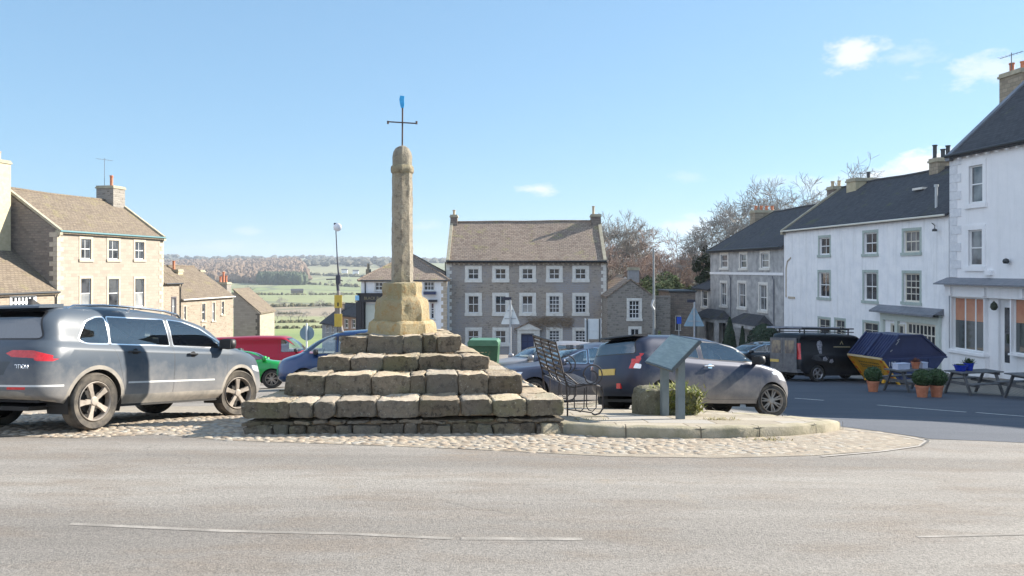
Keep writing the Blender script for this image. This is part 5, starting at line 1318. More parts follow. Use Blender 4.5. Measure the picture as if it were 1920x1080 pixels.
h.chimney(h.L-.45, 4.5, zpx(440, 72.5), zpx(402, 72.5), .85, 1.1, DARKR, [(-.2, 0, .75)], POTB); h.pipe(h.L+.05, 0, None); h.pipe(-.08)
# creeper twigs over the door
mb = MB(); rnd = random.Random(4)
for k in range(420):
    a1 = h.hit(rnd.uniform(985, 1068), rnd.gauss(604, 5)); x, z = a1; ang = rnd.uniform(-.6, .6); l_ = rnd.uniform(.2, .6)
    mb.bar((x, -.06, z), (x+l_*math.cos(ang), -.09-rnd.random()*.08, z+l_*math.sin(ang)), .018, .018)
tag(mb.build('climbing_shrub', M('bare_creeper', (.16, .12, .09), (.30, .23, .16), 6, .9), loc=h.root.location), 'bare brown climber trained along the grey house above its door', 'climber')
# ---------------------------------------------------------------- pub
d = 66.; p0, p1 = P3(677, 640, d), P3(838, 640, d); gb = G(0, d)
pub = House('village_pub', 'white pub with black shopfront and hipped stone roof, partly behind the cross shaft', (p0.x, d, gb), (p1.x, d, gb), 8.5, zpx(525, d), zpx(477, 70.), WHITE, SLATE, cat='pub', hip=(True, True))
for (xa, ya, xb, yb) in ((702, 528, 719, 546), (794, 527, 815.5, 546)):
    a, b, c, dd = pub.px(xa, ya, xb, yb); pub.window(a, b, c, dd, 3 if xa > 750 else 2, 2, sur=.05, fr=.06, bars=.05, sill=True)
a, b, c, dd = pub.px(806, 566, 816, 600); pub.window(a, b, c, dd, 1, 3, sur=.08, fr=.06, bars=.05)
a, b, c, dd = pub.px(745, 571, 770, 612); pub.window(a, b, c, dd, 2, 2, sur=.06)
pub.walls(); pub.roof(over=.25); pub.gutter(-.26, .08); pub.pipe(pub.hit(685, 540)[0]); pub.quoins(pub.L-.02, -1, DRESSC)
mb = MB(); a, b, c, dd = pub.px(672, 552, 722, 566); mb.box(a, b, -.45, .02, c, dd); mb.box(a-.1, b+.1, -.55, .02, dd, dd+.12); sf = mb.build('shopfront', BLKP, pub.root)
mb = MB()
for X0, X1 in ((669, 679), (679.5, 684), (710, 716)):
    aa, bb, _, _ = pub.px(X0, 560, X1, 620); mb.box(aa, bb, -.38, .01, 0, c)
mb.build('pilaster', BLKP, pub.root)
aa, bb, _, z_ = pub.px(686, 571, 709, 620); mb = MB(); mb.box(aa, bb, -.10, -.02, .1, z_); mb.build('pale_door', M('pale_blind', (.50, .54, .48), (.58, .61, .55), 2, .7), pub.root)
text('BLACK BULL', .34, GOLD, sf, ((a+b)/2+.3, -.46, (c+dd)/2), (R(90), 0, 0), 'fascia_lettering', sx=.9)
aa, bb, _, _ = pub.px(669, 552, 676, 560); mb = MB(); mb.box(aa, bb, -.7, -.3, c+.15, c+.55); mb.build('lantern', M('lantern_glass', (.25, .55, .85), None, rough=.1), pub.root)
aa, bb, cc, _ = pub.px(795, 546, 818, 552); mb = MB(); mb.box(aa, bb, -.5, .02, cc, cc+.22); mb.build('window_canopy', DOORB, pub.root)
aa, bb, cc, _ = pub.px(804, 560, 820, 566); mb = MB(); mb.box(aa, bb, -.35, .02, cc, cc+.18); mb.build('door_hood', BLKP, pub.root)
mb = MB(); mb.box(-.25, 0.05, 3.5, 4.4, 6., pub.eave+.9); mb.lathe([(.12, 0), (.1, .5)], 8, (-.1, 3.9, pub.eave+.9)); mb.build('side_chimney', CHIM, pub.root)
# ---------------------------------------------------------------- cottages down the lane behind the pub
d = 82.
h2 = House('slate_cottage', 'low cottage with a steep dark slate roof left of the pub', (P3(640, 640, 78).x, 78, G(0, 80)-1), (P3(684, 640, 74).x, 74, G(0, 80)-1), 7, zpx(588, 78), zpx(540, 80), M('brown_brick', (.28, .18, .13), (.38, .26, .19), 8, .9), BLUES, hip=(True, False))
for xa in (646, 660): a, b, c, dd = h2.px(xa, 598, xa+7, 616); h2.window(a, b, c, dd, 1, 2, sur=.05)
h2.walls(); h2.roof(over=.3)
h3 = House('lane_cottage', 'grey gabled cottage low behind the yellow signs', (P3(604, 640, 92).x, 92, G(0, 92)-1), (P3(642, 640, 88).x, 88, G(0, 92)-1), 6, zpx(604, 92), zpx(572, 92), M('blue_grey_render', (.22, .24, .26), (.32, .34, .36), 3, .9), BLUES)
for xa in (612, 622, 632): a, b, c, dd = h3.px(xa, 608, xa+4, 624); h3.window(a, b, c, dd, 1, 2, sur=.04)
h3.walls(); h3.roof(over=.3); h3.chimney(1.4, 1.5, zpx(600, 90), zpx(567, 90), .8, .8, DARKR)
h3.chimney(h3.L-.4, 2.5, zpx(590, 90), zpx(562, 90), .9, .9, DARKR)
# ---------------------------------------------------------------- stone cottage right of the grey house
d = 64.; gb = G(8, 64)
co = House('stone_cottage', 'dark rubble cottage, gable end to the square, beside the grey Georgian house', (P3(1139, 640, d).x, d, gb), (P3(1226, 640, d).x, d, gb), 10, zpx(557, d), zpx(525, d), RUBBLE, SLATE, ridge_dir='v')
a, b, c, dd = co.px(1175, 559, 1203.5, 602); co.window(a, b, c, dd, 3, 4, sur=.2, bars=.05)
a, b, c, dd = co.px(1178, 612, 1203, 650); co.window(a, b, c, dd, 2, 2, sur=.2, bars=.05)
co.walls(); co.roof(over=.1); co.chimney(co.L*.58, .6, zpx(530, d), zpx(501, d), .85, .8, M('grey_render_stack', (.24, .245, .25), (.3, .3, .31), 5, .9))
ow = House('white_gabled_house', 'white rendered gable rising behind the dark rubble cottage', (P3(1139, 640, 76).x, 76, gb-1), (P3(1205, 640, 76).x, 76, gb-1), 8, zpx(548, 76), zpx(517, 76), WHITE, SLATE, ridge_dir='v')
ow.walls(); ow.roof(over=.15)
d2 = 66.
gw = House('flat_roofed_outbuilding', 'dark flat topped rubble building between the cottage and the stucco house', (P3(1256, 640, d2).x, d2, G(12, 66)), (P3(1304, 640, d2).x, d2, G(12, 66)), 5, zpx(548, d2), zpx(546, d2), DARKR, BLUES, cat='outbuilding')
a, b, c, dd = gw.px(1266, 592, 1276, 620); gw.window(a, b, c, dd, 1, 2, sur=.05, frm=GUT)
gw.walls(); mb = MB(); mb.box(-.1, gw.L+.1, -.12, 5.1, gw.eave, gw.eave+.14); mb.build('parapet', GUT, gw.root)
mb = MB(); a, z_ = P3(1226, 600, 65), zpx(557, 65); mb.box(0, P3(1257, 600, 65).x-a.x, 0, .45, -1, z_-G(12, 65)); mb.box(-.0, P3(1257, 600, 65).x-a.x, -.05, .5, z_-G(12, 65), z_-G(12, 65)+.1)
tag(mb.build('garden_wall', RUBBLE, loc=(a.x, 65, G(12, 65))), 'tall dark rubble wall joining the stone cottage to the outbuilding', 'wall')
# ---------------------------------------------------------------- the eastern terrace
def east(X, off=0.):
    """point of the terrace's front line under photo column X"""
    t = (X-CXX)/F; y = (21.65+off+.13*39.7)/(t+.13); return Vector((t*y, y, 0))
def hs_(name, label, Xl, Xr, depth, Yel, Yer_ridge, wm, rm, **k):
    a, b = east(Xl, k.pop('off', 0)), east(Xr, k.pop('off2', 0)); ev = CZ-(Yel-HY)/F*a.y
    gbz = min(G(a.x, a.y), G(b.x, b.y)); return House(name, label, (a.x, a.y, gbz), (b.x, b.y, gbz), depth, ev, ev+Yer_ridge, wm, rm, **k)
st = hs_('stucco_villa', 'weathered grey stucco house with a dark hipped roof and two slate porches', 1332, 1469, 8.5, 470, 3.1, STUC, BLUES, hip=(True, False))
for (xa, ya, xb, yb) in ((1350, 473, 1366, 506), (1386, 472, 1402, 507), (1425, 470, 1444, 507), (1350, 526, 1364, 577), (1383, 526, 1400, 581), (1422, 529, 1440, 587)):
    a, b, c, dd = st.px(xa, ya, xb, yb); st.window(a, b, c, dd, 1 if yb < 520 else 2, 2, sur=.2, fr=.06, pane=PANEM)
for (xa, xb) in ((1352, 1366), (1412, 1428)): a, b, c, dd = st.px(xa, 603, xb, 640); st.window(a, b, .1, dd, 2, 2, sur=.1, sill=False)
st.walls(); st.roof(over=.3); st.gutter(-.35, .12, .07)
mb = MB(); _, zc_ = st.hit(1400, 513); mb.box(-.03, st.L, -.05, .02, zc_-.1, zc_+.1); mb.build('string_course', WHT2, st.root)
for X in (1371, 1452): st.pipe(st.hit(X, 560)[0], 0, zc_-.15, LEAD)
st.chimney(1.6, 4.25, CZ+(HY-425)/F*66, CZ+(HY-388)/F*66, 1.0, 2.1, CHIM, [(0, y_, .4) for y_ in (-.75, -.25, .25, .75)])
for (xa, xb, ya, yb) in ((1325, 1372, 580, 595), (1393, 1451, 589, 607)):
    a, b, zc_, zt_ = st.px(xa, ya, xb, yb); pd = 1.5; k = pd/8.5; mb = MB()
    mb.poly([(a,-pd,zc_), (b,-pd,zc_), (b-.9,-.3,zt_), (a+.9,-.3,zt_)]); mb.poly([(b,-pd,zc_), (b,.02,zc_), (b-.9,-.3,zt_)]); mb.poly([(a,.02,zc_), (a,-pd,zc_), (a+.9,-.3,zt_)]); mb.poly([(a,-pd,zc_), (a,0,zc_), (b,0,zc_), (b,-pd,zc_)])
    pr = mb.build('porch_roof', BLUES, st.root); mb = MB()
    mb.box(a+.1, b-.1, -pd+.06, -.01, zc_-.3, zc_-.01); mb.build('porch_beam', STUC, pr)
    for xx in (a+.22, b-.22):
        mb = MB(); mb.box(xx-.16, xx+.16, -pd+.1, -pd+.42, 0, zc_-.3); mb.box(xx-.12, xx+.12, -.2, -.01, 0, zc_-.3); mb.build('porch_post', STUC, pr)
wg = hs_('stucco_wing', 'lower side wing of the grey stucco house with one tall window', 1304, 1331.5, 6.0, 540, 1.6, STUC, BLUES, hip=(True, False))
a, b, c, dd = wg.px(1315, 541, 1328, 579); wg.window(a, b, c, dd, 1, 2, sur=.2, pane=PANEM); wg.walls(); wg.roof(over=.25)
# white terrace house
wh = hs_('white_terrace_house', 'long white limewashed house with a pale green shop window and dark slate roof', 1470, 1779, 8.6, 441, 3.05, WHITE, BLUES)
wh.eave = CZ+(HY-401)/F*wh.p1.y-wh.zb; wh.ridge = wh.eave+3.0
for (xa, ya, xb, yb, nx, nz, m_) in ((1534, 441, 1558, 482.5, 2, 2, SAGE), (1617, 431, 1647, 481, 2, 2, SAGE), (1691, 427, 1728, 479, 3, 2, SAGE),
                              (1533, 506, 1558, 562.5, 2, 2, SAGE), (1617, 506, 1647, 569, 2, 2, SAGE), (1691, 507, 1728, 572, 3, 4, SAGE)):
    a, b, c, dd = wh.px(xa, ya, xb, yb); dd = min(dd, wh.eave-.12); wh.window(a, b, c, dd, nx, nz, sur=.16, surm=SAGE, proud=.012, rec=.16, frm=CREAMP if xa > 1680 else SASH, fr=.07, bars=.04, pane=PANEM if xa == 1691 and ya < 430 else PANE)
for (xa, ya, xb, yb) in ((1533, 594, 1558, 640), (1564, 596, 1586, 642), (1617, 601, 1649, 650)):
    a, b, c, dd = wh.px(xa, ya, xb, yb); wh.window(a, b, c, dd, 2, 3, sur=.14, surm=SAGE, proud=.01, frm=CREAMP)
a, b, c, dd = wh.px(1660, 597, 1764, 668)
A2 = wh.px(1672, 607, 1697, 655); wh.window(A2[0], A2[1], A2[2], A2[3], 3, 3, sur=.06, surm=CREAMP, frm=CREAMP, rec=.02, proud=.08)
A3 = wh.px(1702, 606, 1757, 668); wh.window(A3[0], A3[1], A3[2], A3[3], 7, 3, sur=.06, surm=CREAMP, frm=CREAMP, rec=.02, proud=.08, mid=False, bars=.07)
mb = MB(); u0, u1, z0_, z1_ = wh.px(1655, 584, 1766, 604); mb.box(u0, u1, -.16, .02, z0_, z1_)
for uu in (u0, u1-.28, (u0+u1)/2-1.2): mb.box(uu, uu+.25, -.15, .02, 0, z0_)
mb.box(A2[0], u1-.3, -.13, .02, 0, min(A2[2], A3[2])); mb.build('shopfront', SAGEL, wh.root)
mb = MB(); u0, u1, z0_, z1_ = wh.px(1648, 575, 1770, 586); mb.prism([(0,0), (0,0)], 0, 0) if False else None
mb.poly([(u0,-.62,z0_), (u1,-.62,z0_), (u1,0,z1_), (u0,0,z1_)]); mb.poly([(u0,-.62,z0_), (u0,0,z1_), (u0,0,z0_)]); mb.poly([(u1,-.62,z0_), (u1,0,z0_), (u1,0,z1_)]); mb.poly([(u0,-.62,z0_-.1), (u1,-.62,z0_-.1), (u1,-.62,z0_), (u0,-.62,z0_)]); mb.poly([(u0,0,z0_-.1), (u1,0,z0_-.1), (u1,-.62,z0_-.1), (u0,-.62,z0_-.1)]); mb.build('shop_canopy', LEAD, wh.root)
wh.walls(); wh.roof(over=.22, sag=.12)
mb = MB(); u_, z_ = wh.hit(1485, 558); mb.box(u_-.5, u_+.45, -.06, .02, z_-.07, z_+.07); u2, z2_ = wh.hit(1477, 490); mb.tube([(u2-.2, -.02, z_), (u2-.2, -.02, z2_-.5), (u2, -.02, z2_), (u2+.5, -.02, z2_+.25)], .05, 6); mb.build('blocked_window', DRESSC, wh.root)
wh.coping(.1, .3, .1); wh.gutter(-.24, .06, .06, CREAMP)
def stack(hh, X, y, Yt, Yb, wx_, wy, mat, pots, pm=None):
    """stack at facade column X, set back y"""
    u_ = hh.hit(X, 500)[0]; P = hh.p0+hh.u*u_+hh.n*y; hh.chimney(u_, y, CZ+(HY-Yb)/F*P.y, CZ+(HY-Yt)/F*P.y, wx_, wy, mat, pots, pm)
def ucol(hh, X, y):
    """facade coordinate whose point set back y projects to column X"""
    t = (X-CXX)/F; q = hh.p0+hh.n*y; return (t*q.y-q.x)/(hh.u.x-t*hh.u.y)
def stack2(hh, X, y, Yt, Yb, wx_, wy, mat, pots, pm=None, ph=.55):
    u_ = ucol(hh, X, y); P = hh.p0+hh.u*u_+hh.n*y; hh.chimney(u_, y, CZ+(HY-Yb)/F*P.y, CZ+(HY-Yt)/F*P.y, wx_, wy, mat, pots, pm)
    return u_, P
stack2(wh, 1618, 4.3, 335, 385, 1.15, 1.75, CHIMC, [(.1, .35, .45)], GUT)
stack2(wh, 1571, 4.3, 350, 400, .9, 1.2, DARKR, [(-.1, -.35, .4), (0, .1, .45)], POTB)
u_, P = stack2(wh, 1765, 4.3, 297, 352, .8, 1.0, CHIM, [(-.15, -.3, .8), (.0, .1, .55), (.1, .35, .75)], GUT)
aerial(wh, ucol(wh, 1621, 4.3), 4.0, CZ+(HY-335)/F*50, 1.0, 1.9, 1.6)
u_ = wh.hit(1742, 400)[0]; mb = MB(); mb.tube([(u_, .4, wh.eave+.2), (u_, .4, wh.eave+1.55)], .07, 8); mb.tube([(u_, .4, wh.eave+1.50), (u_, .4, wh.eave+1.62)], .11, 8); mb.build('flue_pipe', M('flue_grey', (.45, .48, .5), None, rough=.5), wh.root, smooth=50)
u_, z_ = wh.hit(1727, 372); mb = MB(); sl_ = (wh.ridge-wh.eave)/4.3; v_ = 2.4; mb.box(ucol(wh, 1727, v_)-.45, ucol(wh, 1727, v_)+.45, v_-.25, v_+.25, wh.eave+sl_*v_+.1, wh.eave+sl_*v_+.22); mb.build('roof_light', DRESS, wh.root)
u_, z_ = wh.hit(1761, 430); mb = MB(); mb.tube([(u_-.5, -.05, z_+.35), (u_-.2, -.1, z_+.2), (u_, -.25, z_)], .02, 6); mb.lathe([(.0, .06), (.11, 0), (.13, -.1)], 10, (u_, -.25, z_)); mb.build('wall_lamp', GUT, wh.root)
# white shop at the right edge, running on towards the camera beyond the frame
a = east(1782, -.08); b = Vector((a.x+.13*24, a.y-24, 0)); gbz = G(a.x, a.y)
sh = House('white_shop', 'tall white shop with three pane display window under a lead canopy, at the right edge', (a.x, a.y, gbz-.05), (b.x, b.y, gbz-.05), 9.5, CZ+(HY-292)/F*a.y, CZ+(HY-292)/F*a.y+4.3, WHT2, BLUES, cat='shop')
for (xa, ya, xb, yb) in ((1812, 301, 1850, 390), (1811, 422, 1849, 508)):
    aa, bb, cc, dd = sh.px(xa, ya, xb, yb); sh.window(aa, bb, cc, dd, 1, 2, sur=.22, surm=WHT2, fr=.07, pane=PANEM, proud=.05)
for (xa, ya, xb, yb) in ((1948, 270, 2000, 380), (1948, 415, 2000, 520)):
    aa, bb, cc, dd = sh.px(xa, ya, xb, yb); sh.window(aa, bb, cc, dd, 1, 2, sur=.22, surm=WHT2, fr=.07, pane=PANEM, proud=.05)
def refl_mat():
    t = NT('display_glass'); sx = t.n('ShaderNodeSeparateXYZ'); t.l(t.coord(), sx.inputs[0])
    t.color((.05, .06, .06)); t.rough(.03); t.b.inputs['Specular IOR Level'].default_value = 1.0; t.b.inputs['Coat Weight'].default_value = 1.; t.bump(t.noise(1.2, 2), .05, .05); return t.m
DISP = refl_mat(); ORREFL = pane_mat('salmon_reflection_glass', (.42, .17, .10), (.52, .25, .15))  # orange reflection painted as the colour of the upper panes
aa, bb, cc, dd = sh.px(1789, 556, 1853, 660); sh.window(aa, bb, cc, dd, 3, 1, sur=.06, surm=WHT2, pane=ORREFL, mid=False, fr=.05, bars=.08, rec=.03, proud=.20, nm='display_window', split=.56, low=DISP)
a2, b2, c2, d2_ = sh.px(1901, 558, 1990, 672); sh.window(a2, b2, c2, d2_, 3, 1, sur=.08, surm=WHT2, pane=ORREFL, mid=False, fr=.05, bars=.08, rec=.03, proud=.20, nm='display_window', split=.56, low=DISP)
# doorway between the windows
a3, b3, c3, d3 = sh.px(1872, 562, 1895, 690); sh.op.append((a3, b3, .12, d3)); mb = MB(); mb.box(a3, b3, .12, .16, .12, d3); dr = mb.build('door', WHT2, sh.root)
mb = MB(); mb.box(a3+.25, b3-.2, .105, .13, 1.0, d3-.35); mb.build('door_glass', PANE, dr)
mb = MB(); mb.box(a3-.1, b3+.1, -.35, .02, -.1, .12); mb.build('door_step', DRESS, sh.root)
mb = MB(); mb.box(b3-.12, b3-.02, -.12, -.02, 1.9, 2.3); mb.lathe([(.0, .2), (.13, .05), (.16, -.1), (.09, -.22), (0, -.24)], 12, (a3+.1, -.3, d3-.25)); mb.build('hanging_basket', M('basket_plant', (.02, .03, .02), (.05, .06, .04), 9, .9), sh.root)
u0, u1, z0_, z1_ = sh.px(1776, 525, 2100, 535); u0 = -.25; u1 = sh.L
zc_ = z0_; mb = MB(); mb.poly([(u0,-.75,zc_), (u1,-.75,zc_), (u1,0,zc_+.28), (u0,0,zc_+.28)]); mb.poly([(u0,-.75,zc_-.06), (u1,-.75,zc_-.06), (u1,-.75,zc_), (u0,-.75,zc_)]); mb.poly([(u0,0,zc_-.06), (u1,0,zc_-.06), (u1,-.75,zc_-.06), (u0,-.75,zc_-.06)]); mb.poly([(u0,-.75,zc_-.06), (u0,-.75,zc_), (u0,0,zc_+.28), (u0,0,zc_-.06)]); mb.build('shop_canopy', LEAD, sh.root)
mb = MB(); mb.box(0.02, u1, -.30, .02, zc_-.62, zc_-.07); mb.box(0.02, u1, -.36, .02, zc_-.16, zc_-.065)
for k in range(9): mb.box(.4+k*2.3, .55+k*2.3, -.42, -.30, zc_-.55, zc_-.17)
mb.build('fascia', WHT2, sh.root)
mb = MB(); mb.box(aa-.15, bb+.1, -.30, .02, cc-.12, cc-.001); mb.box(aa-.1, bb+.05, -.2, .02, 0, cc-.12); mb.build('stallriser', WHT2, sh.root)
sh.walls(); sh.roof(over=.25); sh.coping(.12, .3, .1, LEAD)
x = .15
while x < 9:
    mb = MB(); mb.box(x, x+.12, -.2, .02, sh.eave-.28, sh.eave-.1); mb.build('dentil', WHT2, sh.root); x += .62
sh.quoins(0, 1, M('white_quoin', (.60, .62, .65), (.72, .73, .75), 5, .8), (.5, .78), .42, zc_+.3, .035)
sh.gutter(-.3, .1, .07); u_, z_ = sh.hit(1893, 490); mb = MB(); mb.lathe([(.0, .14), (.10, .1), (.14, 0), (.10, -.1)], 12, (u_, -.18, z_)); mb.build('security_lamp', GUT, sh.root)
mb = MB(); uu = sh.px(1852, 500, 1856, 520)[0]; mb.box(uu-.05, uu+.35, -.15, .02, sh.hit(1852, 512)[1]-.1, sh.hit(1852, 512)[1]+.12); mb.build('alarm_box', WHT2, sh.root)
u_, P = stack2(sh, 1912, 4.75, 134, 225, 1.5, 1.1, CHIM, [(-.3, -.2, .5), (.1, .1, .5)])
aerial(sh, ucol(sh, 1908, 4.75), 4.4, CZ+(HY-134)/F*P.y, 1.0, .2, 1.3)
# ---------------------------------------------------------------- western row
def west(X, off=0.):
    t = (X-CXX)/F; # line through (-31.8+off,56) running (.18,1)
    y = (-31.8+off-.18*56)/(t-.18); return Vector((t*y, y, 0))
def wz(Y, d_): return CZ-(Y-HY)/F*d_
a, b = west(107), west(306); gbz = G(-30, 62)-.3
wa = House('sunlit_stone_house', 'sunlit cream three storey house with three bays of windows and pale quoins', (a.x, a.y, gbz), (b.x, b.y, gbz), 8.6, wz(433, a.y), wz(433, a.y)+3.0, CREAM, SLATEL, sides=DARKR)
for (xa, xb, y0, y1, y2, y3) in ((148, 174, 443, 491, 517, 584), (200, 225.5, 446, 491, 518, 582), (250, 273, 449, 491, 518, 580)):
    aa, bb, cc, dd = wa.px(xa, y0, xb, y1); wa.window(aa, bb, cc, dd, 2, 2, sur=.2, surm=DRESSC, fr=.06, bars=.035)
    aa, bb, cc, dd = wa.px(xa, y2, xb, y3); wa.window(aa, bb, cc, dd, 1, 2, sur=.2, surm=DRESSC, fr=.06, split=.5 if xa != 200 else None)
for (xa, xb) in ((148, 174), (250, 273)):
    aa, bb, cc, dd = wa.px(xa, 603, xb, 650); wa.window(aa, bb, cc, dd, 2, 2, sur=.2, surm=DRESSC)
aa, bb, cc, dd = wa.px(202, 606, 226, 660); wa.op.append((aa, bb, .05, dd)); mb = MB(); mb.box(aa, bb, .08, .12, .05, dd); mb.build('door', DOORB, wa.root)
wa.walls(); wa.roof(over=.22, ends=0); wa.coping(.12); wa.coping(wa.L-.12); wa.quoins(0, 1, DRESSC, (.3, .6), .34); wa.quoins(wa.L, -1, DRESSC, (.3, .6), .34); wa.gutter(-.26, .12, .07, M('green_gutter', (.10, .22, .24), None, rough=.5))
uu = ucol(wa, 199, 4.3); wa.chimney(wa.L-.9, 4.3, wz(395, 66), wz(345, 66), 1.5, 1.6, RUBBLE, [(-.3, -.3, .8), (.2, .1, .95)]); aerial(wa, wa.L-.9, 4.9, wz(345, 66), 2.4, -.2, 1.5)
# the nearer low house with its tall stack
a = west(-60); b = west(106.4)
wb_ = House('low_stone_house', 'lower warm stone house with a white many paned window at the left edge', (a.x, a.y, gbz), (b.x, b.y, gbz), 7.6, wz(547, 55.5), wz(547, 55.5)+3.1, WARM, SLATEL)
aa, bb, cc, dd = wb_.px(18, 551, 68, 594); wb_.window(aa, bb, cc, dd, 6, 3, sur=.12, surm=SASH, fr=.1, bars=.14, mid=False, rec=.06)
wb_.walls(); wb_.roof(over=.22, ends=.0); wb_.gutter(-.26, .1, .07); wb_.pipe(wb_.L-.12)
stack2(wb_, -2, 3.8, 300, 475, 1.1, .9, CHIMC, [(0, 0, .6)], POTB)
# small house C and the long cottage D, stepping down the lane
a, b = west(307), west(338.5); gbz2 = G(-30, 72)-1.5
wc = House('narrow_cottage', 'narrow cream cottage tucked between the sunlit house and the long cottage', (a.x, a.y, gbz2), (b.x, b.y, gbz2), 7.5, wz(532, a.y), wz(532, a.y)+2.1, WARM, SLATEL)
aa, bb, cc, dd = wc.px(321, 556, 330.5, 594); wc.window(aa, bb, cc, dd, 1, 2, sur=.14, surm=M('dark_painted_surround', (.08, .07, .08), None, rough=.7), fr=.06, pane=PANEW)
wc.walls(); wc.roof(over=.2, ends=0); wc.gutter(-.24, .1, .06); wc.pipe(wc.L-.1)
stack2(wc, 327, 3.7, 505, 530, .8, 1.3, CHIMC, [(-.1, 0, .8)])
a, b = west(339.5), west(437); gbz3 = G(-30, 85)-2.5
wd_ = House('long_cottage', 'long cream cottage with a broad stone roof and gable facing down the lane', (a.x, a.y, gbz3), (b.x, b.y, gbz3), 8.5, wz(562, a.y), wz(562, a.y)+2.9, WARM, SLATEL)
for (xa, ya, xb, yb, w2) in ((343, 572, 350, 602, 1), (377, 567, 386, 604, 1), (396, 565, 404, 604, 1), (414, 563, 421, 592, 1), (343, 606, 350, 636, 1), (378, 608, 386, 636, 1)):
    aa, bb, cc, dd = wd_.px(xa, ya, xb, yb); wd_.window(aa, bb, cc, dd, 1, 2, sur=.12, surm=DRESSC, fr=.07, pane=PANEW if xa == 396 else PANE)
wd_.walls(); wd_.roof(over=.2, ends=.05); wd_.gutter(-.24, .1, .06, DRESS)
stack2(wd_, 367, 4.2, 506, 530, .8, 1.5, DARKR, []); stack2(wd_, 419, 4.25, 529, 556, .9, 1.3, RUBBLE, [(-.15, -.4, .7), (.0, .0, 1.1), (.1, .42, .6)])
# barn end below it
a = Vector((P3(438, 600, 97).x, 97, 0)); b = Vector((P3(487, 600, 97).x, 97, 0))
be = House('lane_barn', 'pinkish stone lean to gable with dark quoins at the foot of the lane', (a.x, 97, gbz3-1), (b.x, 97, gbz3-1), 6, wz(588, 97), wz(556, 97), CREAM, SLATEL, cat='barn')
mb = MB(); L_ = be.L; mb.poly([(0,0,0), (L_,0,0), (L_,0,be.eave), (0,0,be.ridge+.8)]); mb.quad((L_,0,0), (L_,6,0), (L_,6,be.eave), (L_,0,be.eave)); mb.quad((0,6,0), (0,0,0), (0,0,be.ridge+.8), (0,6,be.ridge+.8)); mb.build('wall', CREAM, be.root)
mb = MB(); mb.prism([(-.1, be.ridge+.8), (L_+.2, be.eave-.05), (L_+.2, be.eave+.1), (-.1, be.ridge+.97)], -.15, 6); mb.build('roof', SLATEL, be.root); be.quoins(L_, -1, M('dark_quoin', (.12, .10, .08), None, rough=.9), (.3, .5), .45, side=False)
# ---------------------------------------------------------------- signs, poles and street furniture
GALV = M('galvanised_steel', (.36, .38, .41), (.46, .48, .5), 6, .5, metal=.4); SIGNB = M('sign_back', (.60, .64, .66), (.70, .73, .74), 3, .5); SIGNG = M('grey_sign_back', (.15, .22, .28), (.20, .28, .34), 4, .5); POLW = M('weathered_pole', (.17, .16, .16), (.27, .25, .24), 5, .8)
def post(x, y, h, r=.038, mat=GALV, name='pole', parent=None, z0=-.02):
    mb = MB(); mb.tube([(0, 0, z0), (0, 0, h)], r, 10); return mb.build(name, mat, parent, smooth=60)
# lighting pole with yellow notices
d = 26.5; p = at(640, d); t_ = thing('lamp_post', 'old lighting pole with a bent thin top and two yellow notices', 'lamp post', p)
zz = lambda Y: CZ-(Y-HY)/F*d-p.z
mb = MB(); mb.tube([(0, 0, -.1), (0, 0, zz(622)), (-.06, 0, zz(605)), (-.10, 0, zz(545))], [.095, .085, .065, .055], 12); mb.tube([(-.14, .02, zz(640)), (-.14, .02, zz(550))], .025, 6); mb.build('pole', POLW, t_, smooth=60)
mb = MB(); mb.tube([(-.10, 0, zz(548)), (-.13, 0, zz(530)), (-.08, 0, zz(522)), (-.13, 0, zz(490)), (-.16, 0, zz(455)), (-.18, 0, zz(432))], [.05, .05, .035, .022, .018, .018], 8); mb.tube([(-.5, 0, zz(524)), (-.12, 0, zz(523)), (.05, 0, zz(527))], .018, 6); mb.box(-.17, -.03, -.07, .07, zz(532), zz(516)); mb.build('lamp_bracket', M('dark_bracket', (.05, .05, .07), None, rough=.6), t_, smooth=60)
mb = MB(); mb.lathe([(.0, -.06), (.10, -.05), (.14, .0), (.12, .04), (0, .05)], 18, (-.12, -.03, zz(426)), 'y'); mb.build('lamp', M('lamp_dome', (.70, .70, .74), None, rough=.3), t_, smooth=60)
mb = MB(); mb.tube([(-.2, 0, zz(431)), (-.2, 0, zz(418))], .05, 8); mb.build('photocell', M('dark_cell', (.03, .03, .05), None, rough=.6), t_)
YSG = M('yellow_notice', (.62, .40, .05), (.68, .47, .08), 6, .6)
for (ya, yb, k) in ((553, 577, 1), (588, 612, 0)):
    mb = MB(); mb.prism([(-.20, zz(yb)), (.05, zz(yb)), (.05, zz(ya)), (-.20, zz(ya))], -.14, -.12); s_ = mb.build('notice', YSG, t_)
    if k:
        mb = MB(); mb.prism([(-.10, zz(574)), (-.06, zz(574)), (-.055, zz(568)), (-.08, zz(566)), (-.105, zz(568))], -.148, -.141); mb.build('printed_mark', BLK, s_)
